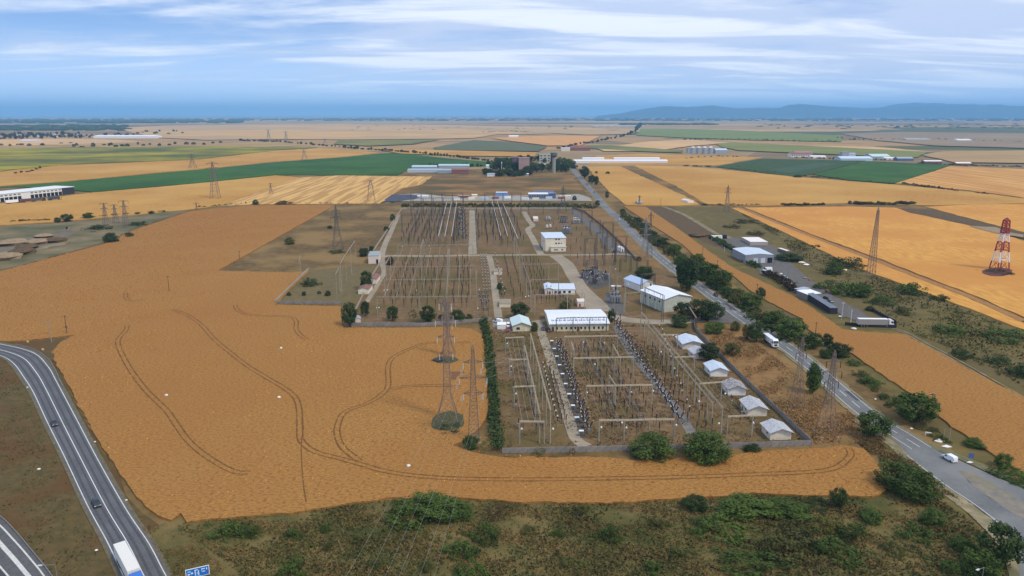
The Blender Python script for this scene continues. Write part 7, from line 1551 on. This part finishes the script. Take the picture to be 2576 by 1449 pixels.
ridge('hills', [(2150, 290), (2238, 265), (2303, 257.5), (2380, 261), (2438, 262), (2520, 266), (2700, 268), (3200, 272)], 26000, hillm, 3000, 6)
# far treelines and town masses between 6 and 20 km (nobody could count them)
def farwood(name, x0, x1, y, hm, n, label, seed, dy=1.2, m=leaf_b):
    rg = np.random.default_rng(seed); b = MB()
    for i in range(n):
        x = rg.uniform(x0, x1); p = G(x, y + rg.uniform(-dy, dy)); r = hm * rg.uniform(.7, 2.2); h = hm * rg.uniform(.6, 1.2); k = 6
        vs = []
        for z, s in ((0, .9), (.55, 1.0), (.9, .55)):
            for q in range(k): a = q * 1.047 + rg.uniform(-.2, .2); vs.append((p.x + r * s * math.cos(a) * 1.8, p.y + r * s * math.sin(a), z * h))
        vs.append((p.x, p.y, h)); fs = [(j * k + q, j * k + (q + 1) % k, (j + 1) * k + (q + 1) % k, (j + 1) * k + q) for j in range(2) for q in range(k)] + [(2 * k + q, 2 * k + (q + 1) % k, 3 * k) for q in range(k)]
        b.add(vs, fs)
    o = b.obj(name, m); o['kind'] = 'stuff'; o['label'] = label
farwood('far_woods', -100, 620, 305, 22, 420, 'hazy far-off woods on the left horizon', 31, 5)
farwood('far_woods', 0, 320, 322, 12, 260, 'dark scattered trees and gardens of the far left plain', 32, 7)
farwood('far_woods', 600, 1560, 301, 20, 300, 'hazy blue woods along the middle horizon', 33, 3)
farwood('far_woods', 1500, 2650, 301, 22, 360, 'hazy blue woods below the hills', 34, 3)
farwood('far_woods', 1560, 1800, 313, 14, 110, 'dark village trees at the far end of the road', 35, 1.5)
farwood('far_woods', 1900, 2650, 318, 7, 90, 'scattered far trees on the dusty right plain', 36, 6)
farwood('far_woods', 880, 1500, 322, 5, 45, 'scattered far trees on the pale wheat plain', 37, 6)
gb = MB()
for i in range(22):
    x = 1490 + i * 6.0; p = G(x, 317 + (i % 3) * .4); gb.box(p.x - 10, p.x + 12, p.y - 30, p.y + 30, 0, 8)
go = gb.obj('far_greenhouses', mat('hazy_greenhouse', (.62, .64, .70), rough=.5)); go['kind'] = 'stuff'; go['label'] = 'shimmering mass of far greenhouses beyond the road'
# ------------------------------------------------------------------ the air
hz = MB().box(-60000, 60000, -500, 60000, -6.5, 640).obj('haze', mat('tmp_air', (1, 1, 1))); hz['kind'] = 'stuff'; hz['label'] = 'thin blue haze over the plain'
am = bpy.data.materials.new('air'); am.use_nodes = True; nt = am.node_tree; nt.nodes.clear(); out = nt.nodes.new('ShaderNodeOutputMaterial'); pv = nt.nodes.new('ShaderNodeVolumePrincipled')
pv.inputs['Color'].default_value = (.27, .60, 1.0, 1); pv.inputs['Density'].default_value = 1.0 / 17500; pv.inputs['Anisotropy'].default_value = 0.0
nt.links.new(pv.outputs[0], out.inputs['Volume']); hz.data.materials.clear(); hz.data.materials.append(am)
